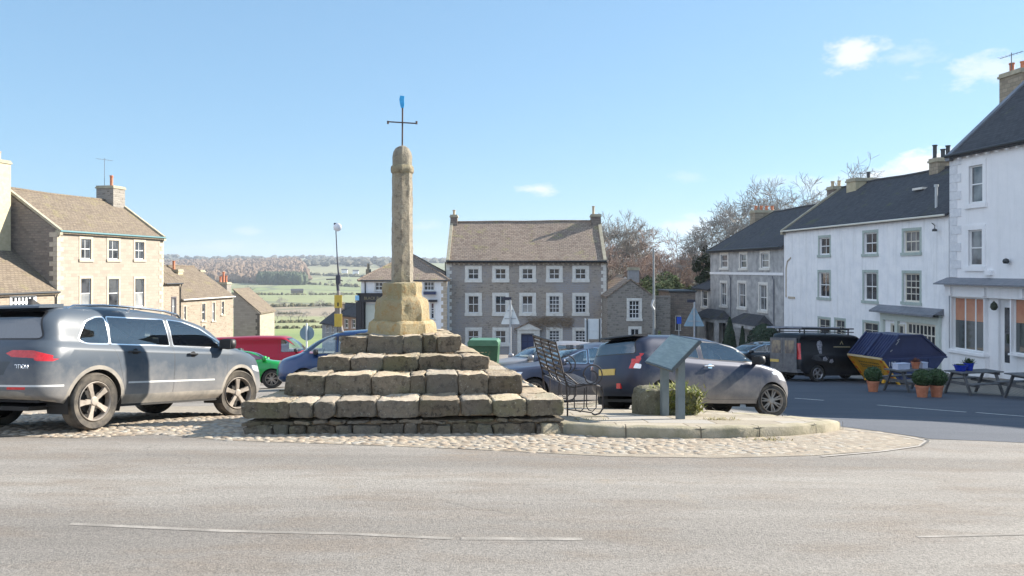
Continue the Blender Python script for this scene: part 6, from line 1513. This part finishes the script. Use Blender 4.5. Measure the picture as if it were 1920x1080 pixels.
# triangle signs seen from behind
def tri(X, d, Yt, Yb, wpx, Ypt, label, mat, yaw=0., lamp=True):
    p = at(X, d); t_ = thing('warning_sign', label, 'road sign', p, yaw); z_ = lambda Y: CZ-(Y-HY)/F*d-p.z
    mb = MB(); mb.tube([(0, 0, -.05), (0, 0, z_(Ypt))], .038, 10); mb.build('pole', GALV, t_, smooth=60)
    w2 = wpx/F*d/2; zc0, zc1 = z_(Yb), z_(Yt); mb = MB(); mb.prism(rounded([(-w2, zc0), (w2, zc0), (0, zc1)], .06), .05, .058); pn = mb.build('sign_panel', mat, t_)
    mb = MB()
    for f_ in (.25, .6): mb.box(-w2*(1-f_)*.8, w2*(1-f_)*.8, .035, .05, zc0+(zc1-zc0)*f_-.02, zc0+(zc1-zc0)*f_+.02)
    mb.build('bracket', GALV, pn)
    if lamp: mb = MB(); mb.box(-.30, .04, -.02, .10, z_(Ypt)-.02, z_(Ypt)+.10); mb.build('sign_lamp', M('dark_cell', (.05, .05, .05), None), t_)
tri(957, 31.5, 566, 608, 36, 562, 'pale back of a triangular road sign before the grey house', SIGNB)
tri(1302, 34.0, 573, 612, 40, 566, 'bluish triangular sign back in front of the stucco house', M('blue_sign_back', (.24, .36, .44), (.3, .42, .5), 4, .5))
p = at(575, 33); t_ = thing('round_sign', 'round grey blue road sign back beside the red van', 'road sign', p); z_ = lambda Y: CZ-(Y-HY)/F*33-p.z
mb = MB(); mb.tube([(0, 0, -.05), (0, 0, z_(606))], .035, 10); mb.build('pole', SIGNB, t_, smooth=60)
mb = MB(); mb.lathe([(0, .05), (.30, .05), (.30, .062), (0, .062)], 28, (0, 0, z_(625)), 'y'); mb.build('sign_panel', SIGNG, t_)
p = at(1112, 33); t_ = thing('board_sign', 'white framed rectangular board on two posts before the grey house', 'road sign', p); z_ = lambda Y: CZ-(Y-HY)/F*33-p.z
mb = MB(); mb.box(-.32, .32, .03, .05, z_(636), z_(598)); mb.build('sign_panel', SIGNB, t_)
for s_ in (-.24, .27): mb = MB(); mb.tube([(s_, 0, -.05), (s_, 0, z_(598))], .03, 8); mb.build('post', M('dark_post', (.08, .09, .1), None), t_, smooth=60)
mb = MB(); mb.box(-.33, .33, .01, .03, z_(620), z_(618)); mb.box(-.34, -.31, .0, .06, z_(637), z_(597)); mb.box(.31, .34, .0, .06, z_(637), z_(597)); mb.build('frame', SIGNB, t_)
p = at(1273, 50); t_ = thing('blue_sign', 'small blue rectangular sign on a thin pole by the outbuilding', 'road sign', p); z_ = lambda Y: CZ-(Y-HY)/F*50-p.z
mb = MB(); mb.tube([(0, 0, -.05), (0, 0, z_(594))], .03, 8); mb.build('pole', GALV, t_, smooth=60); mb = MB(); mb.box(-.14, .14, -.05, -.035, z_(607), z_(594)); mb.build('sign_panel', M('sign_blue', (.02, .08, .5), None), t_)
p = at(1226, 46); t_ = thing('telegraph_pole', 'tall slim bare pole in front of the rubble cottage', 'pole', p); z_ = lambda Y: CZ-(Y-HY)/F*46-p.z
mb = MB(); mb.tube([(0, 0, -.05), (0, 0, z_(560)), (-.02, 0, z_(466))], [.085, .07, .05], 8); mb.build('pole', M('pale_pole', (.20, .22, .23), (.30, .32, .32), 4), t_, smooth=60)
mb = MB(); mb.tube([(-.05, -.12, z_(562)), (-.15, -.15, z_(572)), (-.02, -.12, z_(580))], .07, 6); mb.build('coiled_cable', GALV, t_, smooth=60)
# wheeled bin
p = at(908, 22.5); t_ = thing('waste_bin', 'large dark green wheeled bin standing behind the steps', 'bin', p, R(-4)); GRN = M('green_bin', (.02, .07, .03), (.03, .10, .045), 6, .5); GRL = M('green_bin_lid', (.06, .16, .09), (.08, .19, .11), 6, .45)
zt_ = CZ-(637-HY)/F*22.5-p.z
mb = MB(); prof = [(-.33, .12), (.33, .12), (.42, zt_-.13), (-.42, zt_-.13)]; mb.prism(prof, -.36, .36); mb.build('body', GRN, t_)
mb = MB(); mb.prism([(-.42, zt_-.14), (.42, zt_-.14), (.43, zt_-.05), (.38, zt_+.02), (-.38, zt_+.02), (-.43, zt_-.05)], -.40, .40); mb.build('lid', GRL, t_)
for sx in (-.26, .26):
    for sy in (-.25, .25): mb = MB(); mb.lathe([(0, -.025), (.08, -.025), (.08, .025), (0, .025)], 14, (sx, sy, .08), 'y'); mb.build('wheel', RUBC, t_)
# ---- wrought iron bench
def gpz(X, Y, h):
    t = 3.
    while t < 80:
        a = (X-CXX)/F*t
        if (Y-HY)/F*t >= D(a, t)-h: return Vector((a, t, G(a, t)+h))
        t += .01
p_b = gpz(1064, 780, .13); rz = R(-12)+R(24)
be_ = thing('iron_bench', 'black wrought iron bench with strapwork back and scrolled arms, right of the cross', 'bench', p_b, R(13)); IRB = M('black_wrought_iron', (.025, .025, .03), (.07, .06, .06), 20, .5, metal=.3)
LB = 1.25
side = [(-.17, 1.03), (-.15, .95), (-.11, .8), (-.06, .6), (-.02, .47), (.02, .42), (.10, .405), (.25, .43), (.38, .435), (.47, .41), (.50, .35)]
def sweep(mb, pts, y, w_=.035, h=.006):
    for a, b in zip(pts, pts[1:]): mb.bar((a[0], y, a[1]), (b[0], y, b[1]), w_, h, up=(0, 0, 1) if abs(b[0]-a[0]) > abs(b[1]-a[1]) else (1, 0, 0))
mb = MB()
for y in (0, LB/3, 2*LB/3, LB): mb.tube([(a, y, b) for a, b in side[:6]], .012, 6)
mb.tube([(-.17, 0, 1.03), (-.17, LB, 1.03)], .013, 6)
for x, z in ((-.165, 1.0), (-.155, .95), (-.14, .89), (-.122, .82), (-.10, .75), (-.08, .67), (-.06, .60), (-.04, .53)): mb.bar((x+.012, 0, z), (x+.012, LB, z), .006, .034)
mb.build('backrest', IRB, be_, smooth=60)
mb = MB()
for k in range(9):
    x = .0+k*.057; z = .415+.02*math.sin(k/8*math.pi); mb.bar((x, 0, z), (x, LB, z), .034, .006)
for y in (0, LB/2, LB): mb.tube([(a, y, b-.012) for a, b in side[4:]], .011, 6)
mb.build('seat', IRB, be_, smooth=60)
for y in (0, LB):
    mb = MB(); mb.tube([(-.02, y, .46), (.0, y, .2), (.0, y, .0)], .012, 6); mb.tube([(.50, y, .40), (.52, y, .3), (.52, y, .08), (.47, y, .015), (.40, y, .0), (.36, y, .02)], .012, 6)
    mb.tube([(.0, y, .09), (.2, y, .06), (.36, y, .03)], .009, 6)
    for x0_ in (.10, .28):
        mb.tube([(x0_, y, .40), (x0_, y, .12), (x0_+.03, y, .07), (x0_+.09, y, .05), (x0_+.14, y, .1), (x0_+.15, y, .38)], .008, 6)
    mb.build('leg', IRB, be_, smooth=60)
    mb = MB(); c = (.37, .56)
    mb.tube([(-.05, y, .60), (.05, y, .52), (.15, y, .44)]+[(c[0]+.14*math.cos(t), y, c[1]+.14*math.sin(t)) for t in [R(-100+i*20) for i in range(15)]]+[(c[0]+.09*math.cos(t)-.02, y, c[1]+.09*math.sin(t)-.03) for t in [R(180+i*25) for i in range(12)]], .010, 6)
    mb.build('armrest', IRB, be_, smooth=60)
# ---- information board
p1_, p2_ = gpz(1246, 778, .13), gpz(1275.5, 784, .13)
ub = Vector((p2_.x-p1_.x, p2_.y-p1_.y, 0)); 
if ub.length > .7 or ub.length < .25: ub = ub.normalized()*.45
p1_ = p2_-ub; p1_.z = G(p1_.x, p1_.y)+.125
ang = math.atan2(ub.y, ub.x); ib = thing('information_board', 'grey lectern style information board on two posts, right of the bench', 'information board', p2_, ang); GP = M('grey_green_post', (.12, .15, .16), (.17, .20, .21), 5, .6)
HB = .86; LU = ub.length
for x, dz in ((0, 0), (-LU, p1_.z-p2_.z)):
    mb = MB(); mb.box(x-.05, x+.05, -.05, .05, dz-.02, HB-.02); mb.build('post', GP, ib)
mb = MB(); tl = R(44); mb.X = Matrix.Translation((-LU/2, 0, HB+.02)) @ Matrix.Rotation(tl, 4, 'X')
mb.box(-.52, .52, -.29, .29, -.02, .02); bp = mb.build('panel', M('board_edge', (.06, .075, .085), None, rough=.4), ib)
mb = MB(); mb.X = Matrix.Translation((-LU/2, 0, HB+.02)) @ Matrix.Rotation(tl, 4, 'X'); mb.box(-.50, .50, -.27, .27, .021, .026)
t = NT('printed_board'); uvn = t.coord('Object'); nz_ = t.noise(9, 5, .7, scale=(.5, 3, 3)); c_ = t.ramp(nz_, [(.42, (.17, .205, .19)), (.6, (.27, .31, .285))]); c_ = t.mix(t.ramp(t.noise(2.2, 3), [(.45, 0.), (.6, .6)]), c_, (.19, .23, .20)); t.color(c_); t.rough(.3)
mb.build('printed_face', t.m, bp)
# ---- mossy stone trough with plants
pt_ = gpz(1248, 779, .12); pt_.y += .35; pt_.x = (1248-CXX)/F*pt_.y; pt_.z = G(pt_.x, pt_.y)+.1
tr = thing('stone_trough', 'mossy stone trough with grassy plants behind the information board posts', 'planter', pt_, R(12))
mb = MB(); MOSS = old_stone('mossy_trough', (.20, .185, .12), (.20, .22, .06), (.09, .085, .05))
mb.stone(-.48, .48, -.26, .26, -.05, .42, .16, .05, .045, sc=6); mb.build('trough', MOSS, tr, smooth=70)
mb = MB(); rnd = random.Random(12)
for k in range(900):
    x, y = rnd.gauss(.08, .18), rnd.gauss(0, .10); z = .38 if rnd.random() < .4 else rnd.uniform(.05, .42)
    if z < .38: x = rnd.uniform(-.12, .48); y = -.27
    a = rnd.random()*6.28; l_ = rnd.uniform(.04, .17); o_ = Vector((math.cos(a), math.sin(a)-.5, rnd.uniform(.2, 1.2))).normalized()*l_; w_ = Vector((-math.sin(a), math.cos(a), 0))*rnd.uniform(.006, .016)
    b0 = Vector((x, y, z)); mb.poly([b0-w_, b0+w_, b0+o_*.7+w_*.6, b0+o_, b0+o_*.7-w_*.6])
mb.build('trailing_plant', M('winter_foliage', (.16, .20, .03), (.38, .36, .12), 14, .8), tr)
TUFT = M('dry_grass', (.22, .20, .06), (.42, .34, .16), 14, .9)
for X, Y, hh_, n_, lb in ((1438, 826, 0, 150, 'dry grass tuft growing at the foot of the island kerb'), (1108, 788, .12, 70, 'small moss and grass tuft under the iron bench'), (1350, 787, .12, 160, 'flattened dry weeds on the paved island right of the trough')):
    q = gpz(X, Y, hh_); t_ = thing('grass_tuft', lb, 'grass tuft', q); mb = MB(); rnd = random.Random(int(X))
    for k in range(n_):
        b0 = Vector((rnd.gauss(0, .13), rnd.gauss(0, .05), 0)); a = rnd.random()*6.28; e_ = rnd.uniform(.1, .9); l_ = rnd.uniform(.03, .09); o_ = Vector((math.cos(a)*math.cos(e_), math.sin(a)*math.cos(e_), math.sin(e_)))*l_; w_ = Vector((-math.sin(a), math.cos(a), 0))*.005
        mb.poly([b0-w_, b0+w_, b0+o_])
    mb.build('blades', TUFT, t_)
# ---- clipped box balls in terracotta
LEAFB = M('box_leaf', (.018, .045, .012), (.045, .09, .022), 12, .6)
def leafball(mb, c, r, n, rnd, sz=.03):
    for k in range(n):
        v = Vector((rnd.gauss(0,1), rnd.gauss(0,1), rnd.gauss(0,1))).normalized(); rr = r*(1-.16*rnd.random()**1.5+.04*noise.noise(v*3)); p = Vector(c)+Vector((v.x*rr, v.y*rr, v.z*rr*.9))
        n_ = (v+Vector((rnd.gauss(0,.5), rnd.gauss(0,.5), rnd.gauss(0,.5)))).normalized(); a = n_.orthogonal().normalized(); b = n_.cross(a); q = rnd.random()*6.28; a, b = a*math.cos(q)+b*math.sin(q), b*math.cos(q)-a*math.sin(q); s_ = sz*rnd.uniform(.6, 1.3)
        mb.poly([p-a*s_, p+b*s_*.5, p+a*s_, p-b*s_*.5])
def potball(X, Y, label, r=.31, seed=1):
    r *= .93
    p = gp(X, Y); t_ = thing('box_topiary', label, 'potted plant', p, 0, 'clipped box balls in pots on the forecourt'); mb = MB()
    mb.lathe([(.0, .0), (.135, .0), (.18, .30), (.195, .30), (.195, .36), (.165, .36), (.16, .32), (0, .31)], 20); mb.build('terracotta_pot', POT, t_, smooth=40)
    mb = MB(); rnd = random.Random(seed); leafball(mb, (0, 0, .36+r*.78), r, 2300, rnd); leafball(mb, (.02, 0, .36+r*.80), r*1.09, 260, rnd); leafball(mb, (0, 0, .36+r*.78), r*.86, 900, rnd, .06); mb.build('foliage', LEAFB, t_)
potball(1637, 735, 'box ball in a terracotta pot in front of the yellow skip end', .29, 1)
potball(1729, 745, 'left box ball of the touching pair in front of the picnic tables', .30, 2)
potball(1756, 745, 'right box ball of the touching pair, nearest the laid picnic table', .31, 3)
# ---- picnic tables
WOOD = M('weathered_picnic_wood', (.075, .08, .085), (.14, .14, .145), 6, .8, .2, 30)
def picnic(p, rz_, label):
    t_ = thing('picnic_table', label, 'picnic table', p, rz_, 'picnic tables on the forecourt'); mb = MB()
    for k in range(5): mb.box(-.8, .8, -.36+k*.147, -.36+k*.147+.135, .72, .755)
    mb.build('table_top', WOOD, t_)
    for s_ in (-1, 1): mb = MB(); mb.box(-.8, .8, s_*.68-.12, s_*.68-.01, .42, .455); mb.box(-.8, .8, s_*.68+.01, s_*.68+.12, .42, .455); mb.build('bench_seat', WOOD, t_)
    for x in (-.6, .6):
        for s_ in (-1, 1): mb = MB(); mb.bar((x, s_*.55, -.02), (x, s_*.22, .72), .045, .09, up=(1,0,0)); mb.build('leg', WOOD, t_)
        mb = MB(); mb.bar((x+.045, -.78, .385), (x+.045, .78, .385), .04, .09); mb.bar((x+.045, -.34, .68), (x+.045, .34, .68), .04, .08); mb.build('cross_beam', WOOD, t_)
    return t_
pA, pB, pC = at(1708, 26.6), at(1826, 25.4), at(1945, 23.6)
picnic(pA, R(20), 'left picnic table against the blue skip, carrying white boxes'); picnic(pB, R(14), 'middle picnic table carrying two blue plant pots'); picnic(pC, R(10), 'picnic table cut off by the right edge of the picture')
def ontable(pt, rz_, x, y): c, s_ = math.cos(rz_), math.sin(rz_); return Vector((pt.x+x*c-y*s_, pt.y+x*s_+y*c, pt.z+.757))
GLZ = M('cobalt_glaze', (.01, .03, .30), (.02, .05, .42), 8, .15)
def plantpot(pos, label, r, h, mat, plant, seed, name='plant_pot', lm=None):
    t_ = thing(name, label, 'plant pot', pos); mb = MB(); mb.lathe([(0, 0), (r*.7, 0), (r*.95, h*.8), (r*1.05, h*.85), (r*1.05, h), (r*.9, h), (r*.85, h*.8), (0, h*.8)], 20); mb.build('pot', mat, t_, smooth=40)
    if plant:
        mb = MB(); rnd = random.Random(seed)
        for k in range(260):
            a = rnd.random()*6.28; e = rnd.uniform(.1, 1.4); l_ = rnd.uniform(.05, .22)*plant; o_ = Vector((math.cos(a)*math.cos(e), math.sin(a)*math.cos(e), math.sin(e)))*l_; b0 = Vector((rnd.gauss(0, r*.3), rnd.gauss(0, r*.3), h*.85)); w_ = Vector((-math.sin(a), math.cos(a), .3))*.014
            mb.poly([b0+o_*.4, b0+o_*.75+w_, b0+o_*1.1, b0+o_*.75-w_])
        mb.build('foliage', lm or LEAFB, t_)
plantpot(ontable(pB, R(14), -.46, .05), 'low cobalt blue pot on the middle picnic table', .20, .19, GLZ, .35, 5)
plantpot(ontable(pB, R(14), -.10, .10), 'taller cobalt blue pot with a dark plant on the middle picnic table', .15, .24, GLZ, 1., 6)
plantpot(ontable(pA, R(20), .20, 0), 'terracotta pot with a reddish plant on the left picnic table', .14, .22, POT, .8, 7, lm=M('reddish_foliage', (.10, .03, .02), (.18, .07, .04), 9))
for i, (x, l_, lb) in enumerate(((-.40, .50, 'longer white box on the left picnic table, left of the pot'), (.52, .22, 'small white box on the left picnic table, right of the pot'))):
    q = ontable(pA, R(20), x, .02); mb = MB(); mb.box(-l_/2, l_/2, -.12, .12, 0, .17); mb.box(-l_/2-.01, l_/2+.01, -.13, .13, .17, .20); o = mb.build('storage_box', M('white_plastic', (.42, .46, .6), (.5, .54, .66), 8, .5), loc=q); o.rotation_euler = (0, 0, R(20)); tag(o, lb, 'box')
# ---- conifers before the stucco villa
def cone(X, d, w_, Yt, label, round_=False, seed=1, name='conifer'):
    p = at(X, d); ht = CZ-(Yt-HY)/F*d-p.z; t_ = thing(name, label, 'shrub' if round_ else 'conifer', p); r = w_/F*d/2; rnd = random.Random(seed); mb = MB()
    for k in range(5200):
        u = rnd.random(); z = ht*u; a = rnd.random()*6.28
        rr = r*((1-u)**.75*1.05 if not round_ else math.sqrt(max(0, 1-(2*u-1)**2)))*(1-.3*rnd.random()**2)*(1+.14*noise.noise(Vector((math.cos(a)*2, math.sin(a)*2, z*1.5))))
        c = Vector((rr*math.cos(a), rr*math.sin(a), z+.05)); v = Vector((math.cos(a)+rnd.gauss(0,.4), math.sin(a)+rnd.gauss(0,.4), .5+rnd.gauss(0,.4))).normalized(); e = v.orthogonal().normalized()*rnd.uniform(.04, .11); f_ = v.cross(e)*.5
        mb.poly([c-e, c+f_, c+e, c-f_])
    mb.build('foliage', M('dark_conifer', (.012, .028, .014), (.03, .055, .025), 3, .7), t_); mb = MB(); mb.tube([(0, 0, -.1), (0, 0, ht*.6)], [.09, .03], 8); mb.build('trunk', POLW, t_)
cone(1368, 56, 33, 597, 'tall dark cone shaped conifer beside the left porch'); cone(1392, 55, 16, 614, 'slim dark conifer right of the tall cone', seed=2); cone(1433, 48, 62, 610, 'dark rounded bush before the right porch', True, 3, 'evergreen_bush')
# ---------------------------------------------------------------- trees
BARK = M('grey_bark', (.13, .115, .10), (.22, .20, .17), 3, .9); TWB = M('purple_brown_twigs', (.27, .20, .165), (.42, .32, .27), 1.2, .9); TWG = M('grey_twigs', (.22, .205, .19), (.36, .335, .30), 1.2, .9)
def branch(mb, tw, p, d_, l_, r, depth, rnd, droop=0., spread=.5, twmin=2, lean=Vector((0,0,0))):
    k = 4; pts = [p.copy()]; rs = [r]; q = p.copy(); dv = d_.copy()
    for i in range(k):
        dv = (dv+Vector((rnd.gauss(0,.13), rnd.gauss(0,.13), rnd.gauss(0,.10)-droop))+lean*.1).normalized(); q = q+dv*l_/k; pts.append(q.copy()); rs.append(max(.019, r*(1-.45*(i+1)/k)))
    (mb if depth > twmin else tw).tube(pts, rs, 6 if depth > 3 else 3, caps=False)
    if depth == 0: return
    n = 3 if depth > 2 else 4
    for i in range(n):
        j = rnd.choice((2, 3, 4)) if i else 4; a = rnd.random()*6.28; o_ = dv.orthogonal().normalized(); o_ = Matrix.Rotation(a, 3, dv) @ o_; nd = (dv+o_*rnd.uniform(.35, 1.)*spread*2).normalized()
        branch(mb, tw, pts[j], nd, l_*rnd.uniform(.62, .85), rs[j]*.68, depth-1, rnd, droop, spread, twmin, lean)
def bare_tree(X, d, ht, label, seed, depth=6, twm=TWG, spread=.5, droop=0., trunk=.28, r0=None, lean=Vector((0,0,0)), y_base=None, dy=0., first=None):
    p = at(X, d) if y_base is None else Vector(((X-CXX)/F*d, d, CZ-(y_base-HY)/F*d)); t_ = thing('bare_tree', label, 'tree', p); rnd = random.Random(seed); mb, tw = MB(), MB()
    r0 = r0 or ht*.022; tl_ = ht*trunk; mb.tube([(0, 0, -.5), (0, 0, tl_*.5), (rnd.gauss(0,.1), rnd.gauss(0,.1), tl_)], [r0*1.3, r0, r0*.85], 8)
    l1 = ht*(1-trunk)*(first or .27)
    for i in range(5):
        a = i*1.256+rnd.random(); branch(mb, tw, Vector((0, 0, tl_*rnd.uniform(.8, 1))), Vector((math.cos(a)*spread*1.1, math.sin(a)*spread*1.1, 1)).normalized(), l1*rnd.uniform(.85, 1.15), r0*.6, depth-1, rnd, droop, spread, 2, lean)
    if tw.v: tw.build('crown', twm, t_)
    mb.build('trunk', BARK, t_, smooth=80); return t_
bare_tree(1128, 92, 18.5, 'tall grey bare tree rising right of the grey house roof', 11, 7, TWG, .42)
bare_tree(1182, 86, 13.8, 'purplish brown bare tree above the rubble cottage chimney', 12, 7, TWB, .5)
bare_tree(1226, 90, 15.8, 'reddish brown bare tree directly behind the slim pole', 13, 7, TWB, .5)
bare_tree(1272, 96, 14.5, 'brown bare tree between the slim pole and the stucco house', 14, 7, TWB, .5)
bare_tree(1160, 84, 11.5, 'low bare tree against the right gable of the grey house', 15, 6, TWB, .55)
bare_tree(1478, 82, 22, 'large spreading bare tree rising behind the stucco house roof', 16, 8, TWG, .62, .0, .22, .5)
bare_tree(1398, 84, 15, 'smaller bare tree left of the stucco house chimney', 17, 6, TWG, .6, .03)
LEAFG = M('ivy_foliage', (.06, .09, .03), (.27, .29, .11), 1.3, .8, lo=.4, hi=.6); LEAFD = M('pine_foliage', (.02, .04, .02), (.06, .085, .035), 1.5, .8)
def leafy(X, d, Yt, Yb, wpx, label, mat, seed, name='evergreen_tree', n=9000, sz=.16):
    p = at(X, d); top = CZ-(Yt-HY)/F*d; bot = max(p.z+.4, CZ-(Yb-HY)/F*d); r = wpx/F*d/2; t_ = thing(name, label, 'tree', p); rnd = random.Random(seed); mb = MB(); cl = []
    for k in range(26):
        a, u = rnd.random()*6.28, rnd.random(); rr = r*math.sqrt(rnd.random())*.75; cl.append((Vector((rr*math.cos(a), rr*math.sin(a), bot-p.z+(top-bot)*(.12+.76*u*(1-.5*rr/r)))), r*rnd.uniform(.2, .42)))
    for k in range(n):
        c, q = rnd.choice(cl); v = Vector((rnd.gauss(0,1), rnd.gauss(0,1), rnd.gauss(0,1))).normalized(); pt = c+v*q*(1-.5*rnd.random()**2); e = Vector((rnd.gauss(0,1), rnd.gauss(0,1), rnd.gauss(0,1))).normalized(); f_ = e.orthogonal().normalized(); s_ = sz*rnd.uniform(.5, 1.3)
        mb.poly([pt-e*s_, pt+f_*s_*.55, pt+e*s_, pt-f_*s_*.55])
    mb.build('crown', mat, t_); mb = MB(); mb.tube([(0, 0, -.5), (.1, 0, (top-p.z)*.5), (0, .1, (top-p.z)*.85)], [.22, .15, .05], 8)
    for c, q in cl[:9]: mb.tube([(0, 0, c.z*.55), c], [.08, .03], 5)
    mb.build('trunk', BARK, t_)
leafy(1243, 80, 486, 600, 84, 'pale green ivy clad tree behind the wall by the slim pole', LEAFG, 21, 'ivy_tree')
leafy(1288, 84, 508, 600, 60, 'yellow green bush behind the flat topped outbuilding', LEAFG, 22, 'ivy_tree')
leafy(1318, 82, 438, 570, 44, 'dark ragged pine left of the stucco house roof', LEAFD, 23, 'pine_tree', 5000, .2)
leafy(1237, 60, 612, 660, 14, 'small green shrub at the foot of the garden wall', LEAFG, 24, 'green_shrub', 1200, .08)
# ---------------------------------------------------------------- the dale: woods, hedges, walls, field trees
def clumps(name, pts, mat, kind='stuff', label=None, cat=None):
    """many small irregular tree crowns as one far-off mass; pts = (x, y, radius, height)"""
    mb = MB(); rnd = random.Random(5)
    for (x, y, r, hh) in pts:
        z = G(x, y); k = 7; ring = []
        for (rr, zz_) in ((.25, 0.), (1., .35), (.85, .72), (.4, .95)):
            ring.append([mb.pt((x+r*rr*math.cos(q*6.283/k)*rnd.uniform(.7, 1.3), y+r*rr*math.sin(q*6.283/k)*rnd.uniform(.7, 1.3), z-.3+hh*zz_*rnd.uniform(.85, 1.15))) for q in range(k)])
        for i in range(3):
            for q in range(k): mb.face([ring[i][q], ring[i][(q+1) % k], ring[i+1][(q+1) % k], ring[i+1][q]])
        mb.face(ring[3])
    o = mb.build(name, mat); tag(o, label, cat, kind=kind); return o
WOODM = M('winter_woodland', (.13, .09, .06), (.24, .165, .11), .03, .95, lo=.38, hi=.62); WOODD = M('plantation_green', (.035, .055, .03), (.07, .09, .045), .02, .95); HEDG = M('winter_hedge', (.07, .07, .035), (.13, .12, .06), .2, .95)
rnd = random.Random(31); pts = []
def xcol(X, y): return (X-CXX)/F*y
for k in range(5200):
    y = rnd.uniform(1180, 2200); X = rnd.uniform(150, 590); edge = 560-(y-1200)*.02
    lim = 1330-((X-300)/300)*60+60*noise.noise(Vector((X/60, 2, 5)))
    if y < lim or X > 578-abs(y-1500)*.03: continue
    pts.append((xcol(X, y), y, rnd.uniform(5, 9), rnd.uniform(11, 19)))
clumps('hillside_wood', pts, WOODM, label='brown leafless wood covering the far left hillside', cat='wood')
pts = []
for k in range(500):
    X = rnd.uniform(485, 572); y = rnd.uniform(1250, 1330); pts.append((xcol(X, y), y, rnd.uniform(3.5, 6), rnd.uniform(14, 20)))
clumps('conifer_belt', pts, WOODD, label='dark green conifer belt along the lower edge of the brown wood', cat='wood')
pts = []
for k in range(2600):
    y = rnd.uniform(1900, 3300); X = rnd.uniform(200, 1750)
    if noise.noise(Vector((xcol(X, y)/260, y/200, 9))) < .02: continue
    pts.append((xcol(X, y), y, rnd.uniform(8, 16), rnd.uniform(9, 16)))
clumps('distant_woods', pts, M('distant_trees', (.07, .075, .06), (.12, .11, .08), .01, .95), label='scattered dark woods along the skyline hills', cat='wood')
pts = []
for (xa, ya, xb, yb, n, r, hh) in ((420, 577, 700, 573, 110, 1.6, 2.2), (480, 606, 640, 604, 90, .9, 1.3), (480, 617, 640, 615, 80, .8, 1.1), (430, 553, 700, 552, 90, 2, 2.2), (500, 527, 700, 540, 60, 3.5, 4), (560, 515, 700, 520, 60, 4, 5), (430, 527, 560, 526, 60, 4, 6), (470, 590, 560, 589, 30, 1.2, 1.5)):
    A_, B_ = gp(xa, ya, 1900), gp(xb, yb, 1900)
    for k in range(n):
        t = rnd.random(); q = A_.lerp(B_, t); pts.append((q.x+rnd.gauss(0, r*.3), q.y+rnd.gauss(0, r*.5), r*rnd.uniform(.6, 1.3), hh*rnd.uniform(.6, 1.4)))
clumps('field_hedges', pts, HEDG, label='low dark hedges and walls dividing the green fields', cat='hedge')
ft = [(527, 576, 9), (583, 556, 8), (490, 584, 11), (600, 578, 8), (465, 560, 15), (520, 598, 6), (560, 600, 6.5), (545, 600, 6), (575, 596, 5), (640, 560, 8), (610, 600, 5.5), (500, 603, 7), (620, 534, 9), (655, 532, 10)]
src = None
lbl = ['small bare field tree above the brown field', 'bare tree beside the barn in the brown field', 'dense bare tree below the brown field edge', 'bare tree on the far hedge near the lighting pole', 'broad bare tree beside the long cottage gable', 'bare tree in the hedge row, left of a close pair', 'bare tree in the hedge row, right one of the pair', 'bare tree in the hedge row, left one of the pair', 'small bare tree at the right end of the hedge row', 'bare tree on the slope right of the lighting pole', 'little bare tree near the lane cottage roof', 'bare tree at the left end of the hedge row', 'distant bare tree in the upper green field', 'distant bare tree beside the pub eaves']
for i, (X, Y, hh) in enumerate(ft):
    q = gp(X, Y, 1900)
    if src is None:
        src = bare_tree(X, 60, 8, lbl[0], 41, 5, TWG, .6, 0, .2, .16); src['group'] = 'bare trees in the dale fields'; o = src
    else: o = dup(src); o['label'] = lbl[i]
    o.location = q; o.scale = (hh/8*1.15,)*2+(hh/8,); o.rotation_euler = (0, 0, i*1.3)
# farm
q = gp(557, 550, 1900); fm = thing('field_barn', 'tiny stone barn standing alone in the brown field', 'barn', q, .3); mb = MB(); mb.box(-7, 7, -3, 3, -1, 3.2); mb.build('wall', DARKR, fm); mb = MB(); mb.prism([(-3.4, 3.2), (3.4, 3.2), (0, 5.4)], -7.2, 7.2, 'yz'); mb.build('roof', BLUES, fm)
for X, Y, lb in ((646, 512, 'white farmhouse on the far hillside left of the pub roof'), (667, 514, 'second tiny white farmhouse close to the pub roof')):
    q = gp(X, Y, 2200); fm = thing('farmhouse', lb, 'farmhouse', q, .1); mb = MB(); mb.box(-6, 6, -4, 4, -1, 6); mb.build('wall', WHITE, fm); mb = MB(); mb.prism([(-4.4, 6), (4.4, 6), (0, 9)], -6.2, 6.2, 'yz'); mb.build('roof', BLUES, fm)
# ---------------------------------------------------------------- air
mb = MB(); mb.box(-4500, 4500, -200, 6100, CZ-60, CZ+140); hz = mb.build('haze', M('haze_dummy', (1, 1, 1))); tag(hz, kind='stuff')
hm = bpy.data.materials.new('thin_air'); hm.use_nodes = True; hn = hm.node_tree; hn.nodes.clear(); ho = hn.nodes.new('ShaderNodeOutputMaterial'); hv = hn.nodes.new('ShaderNodeVolumePrincipled')
hv.inputs['Color'].default_value = (.80, .88, 1, 1); hv.inputs['Density'].default_value = .00016; hv.inputs['Anisotropy'].default_value = .2; hn.links.new(hv.outputs[0], ho.inputs['Volume']); hz.data.materials[0] = hm
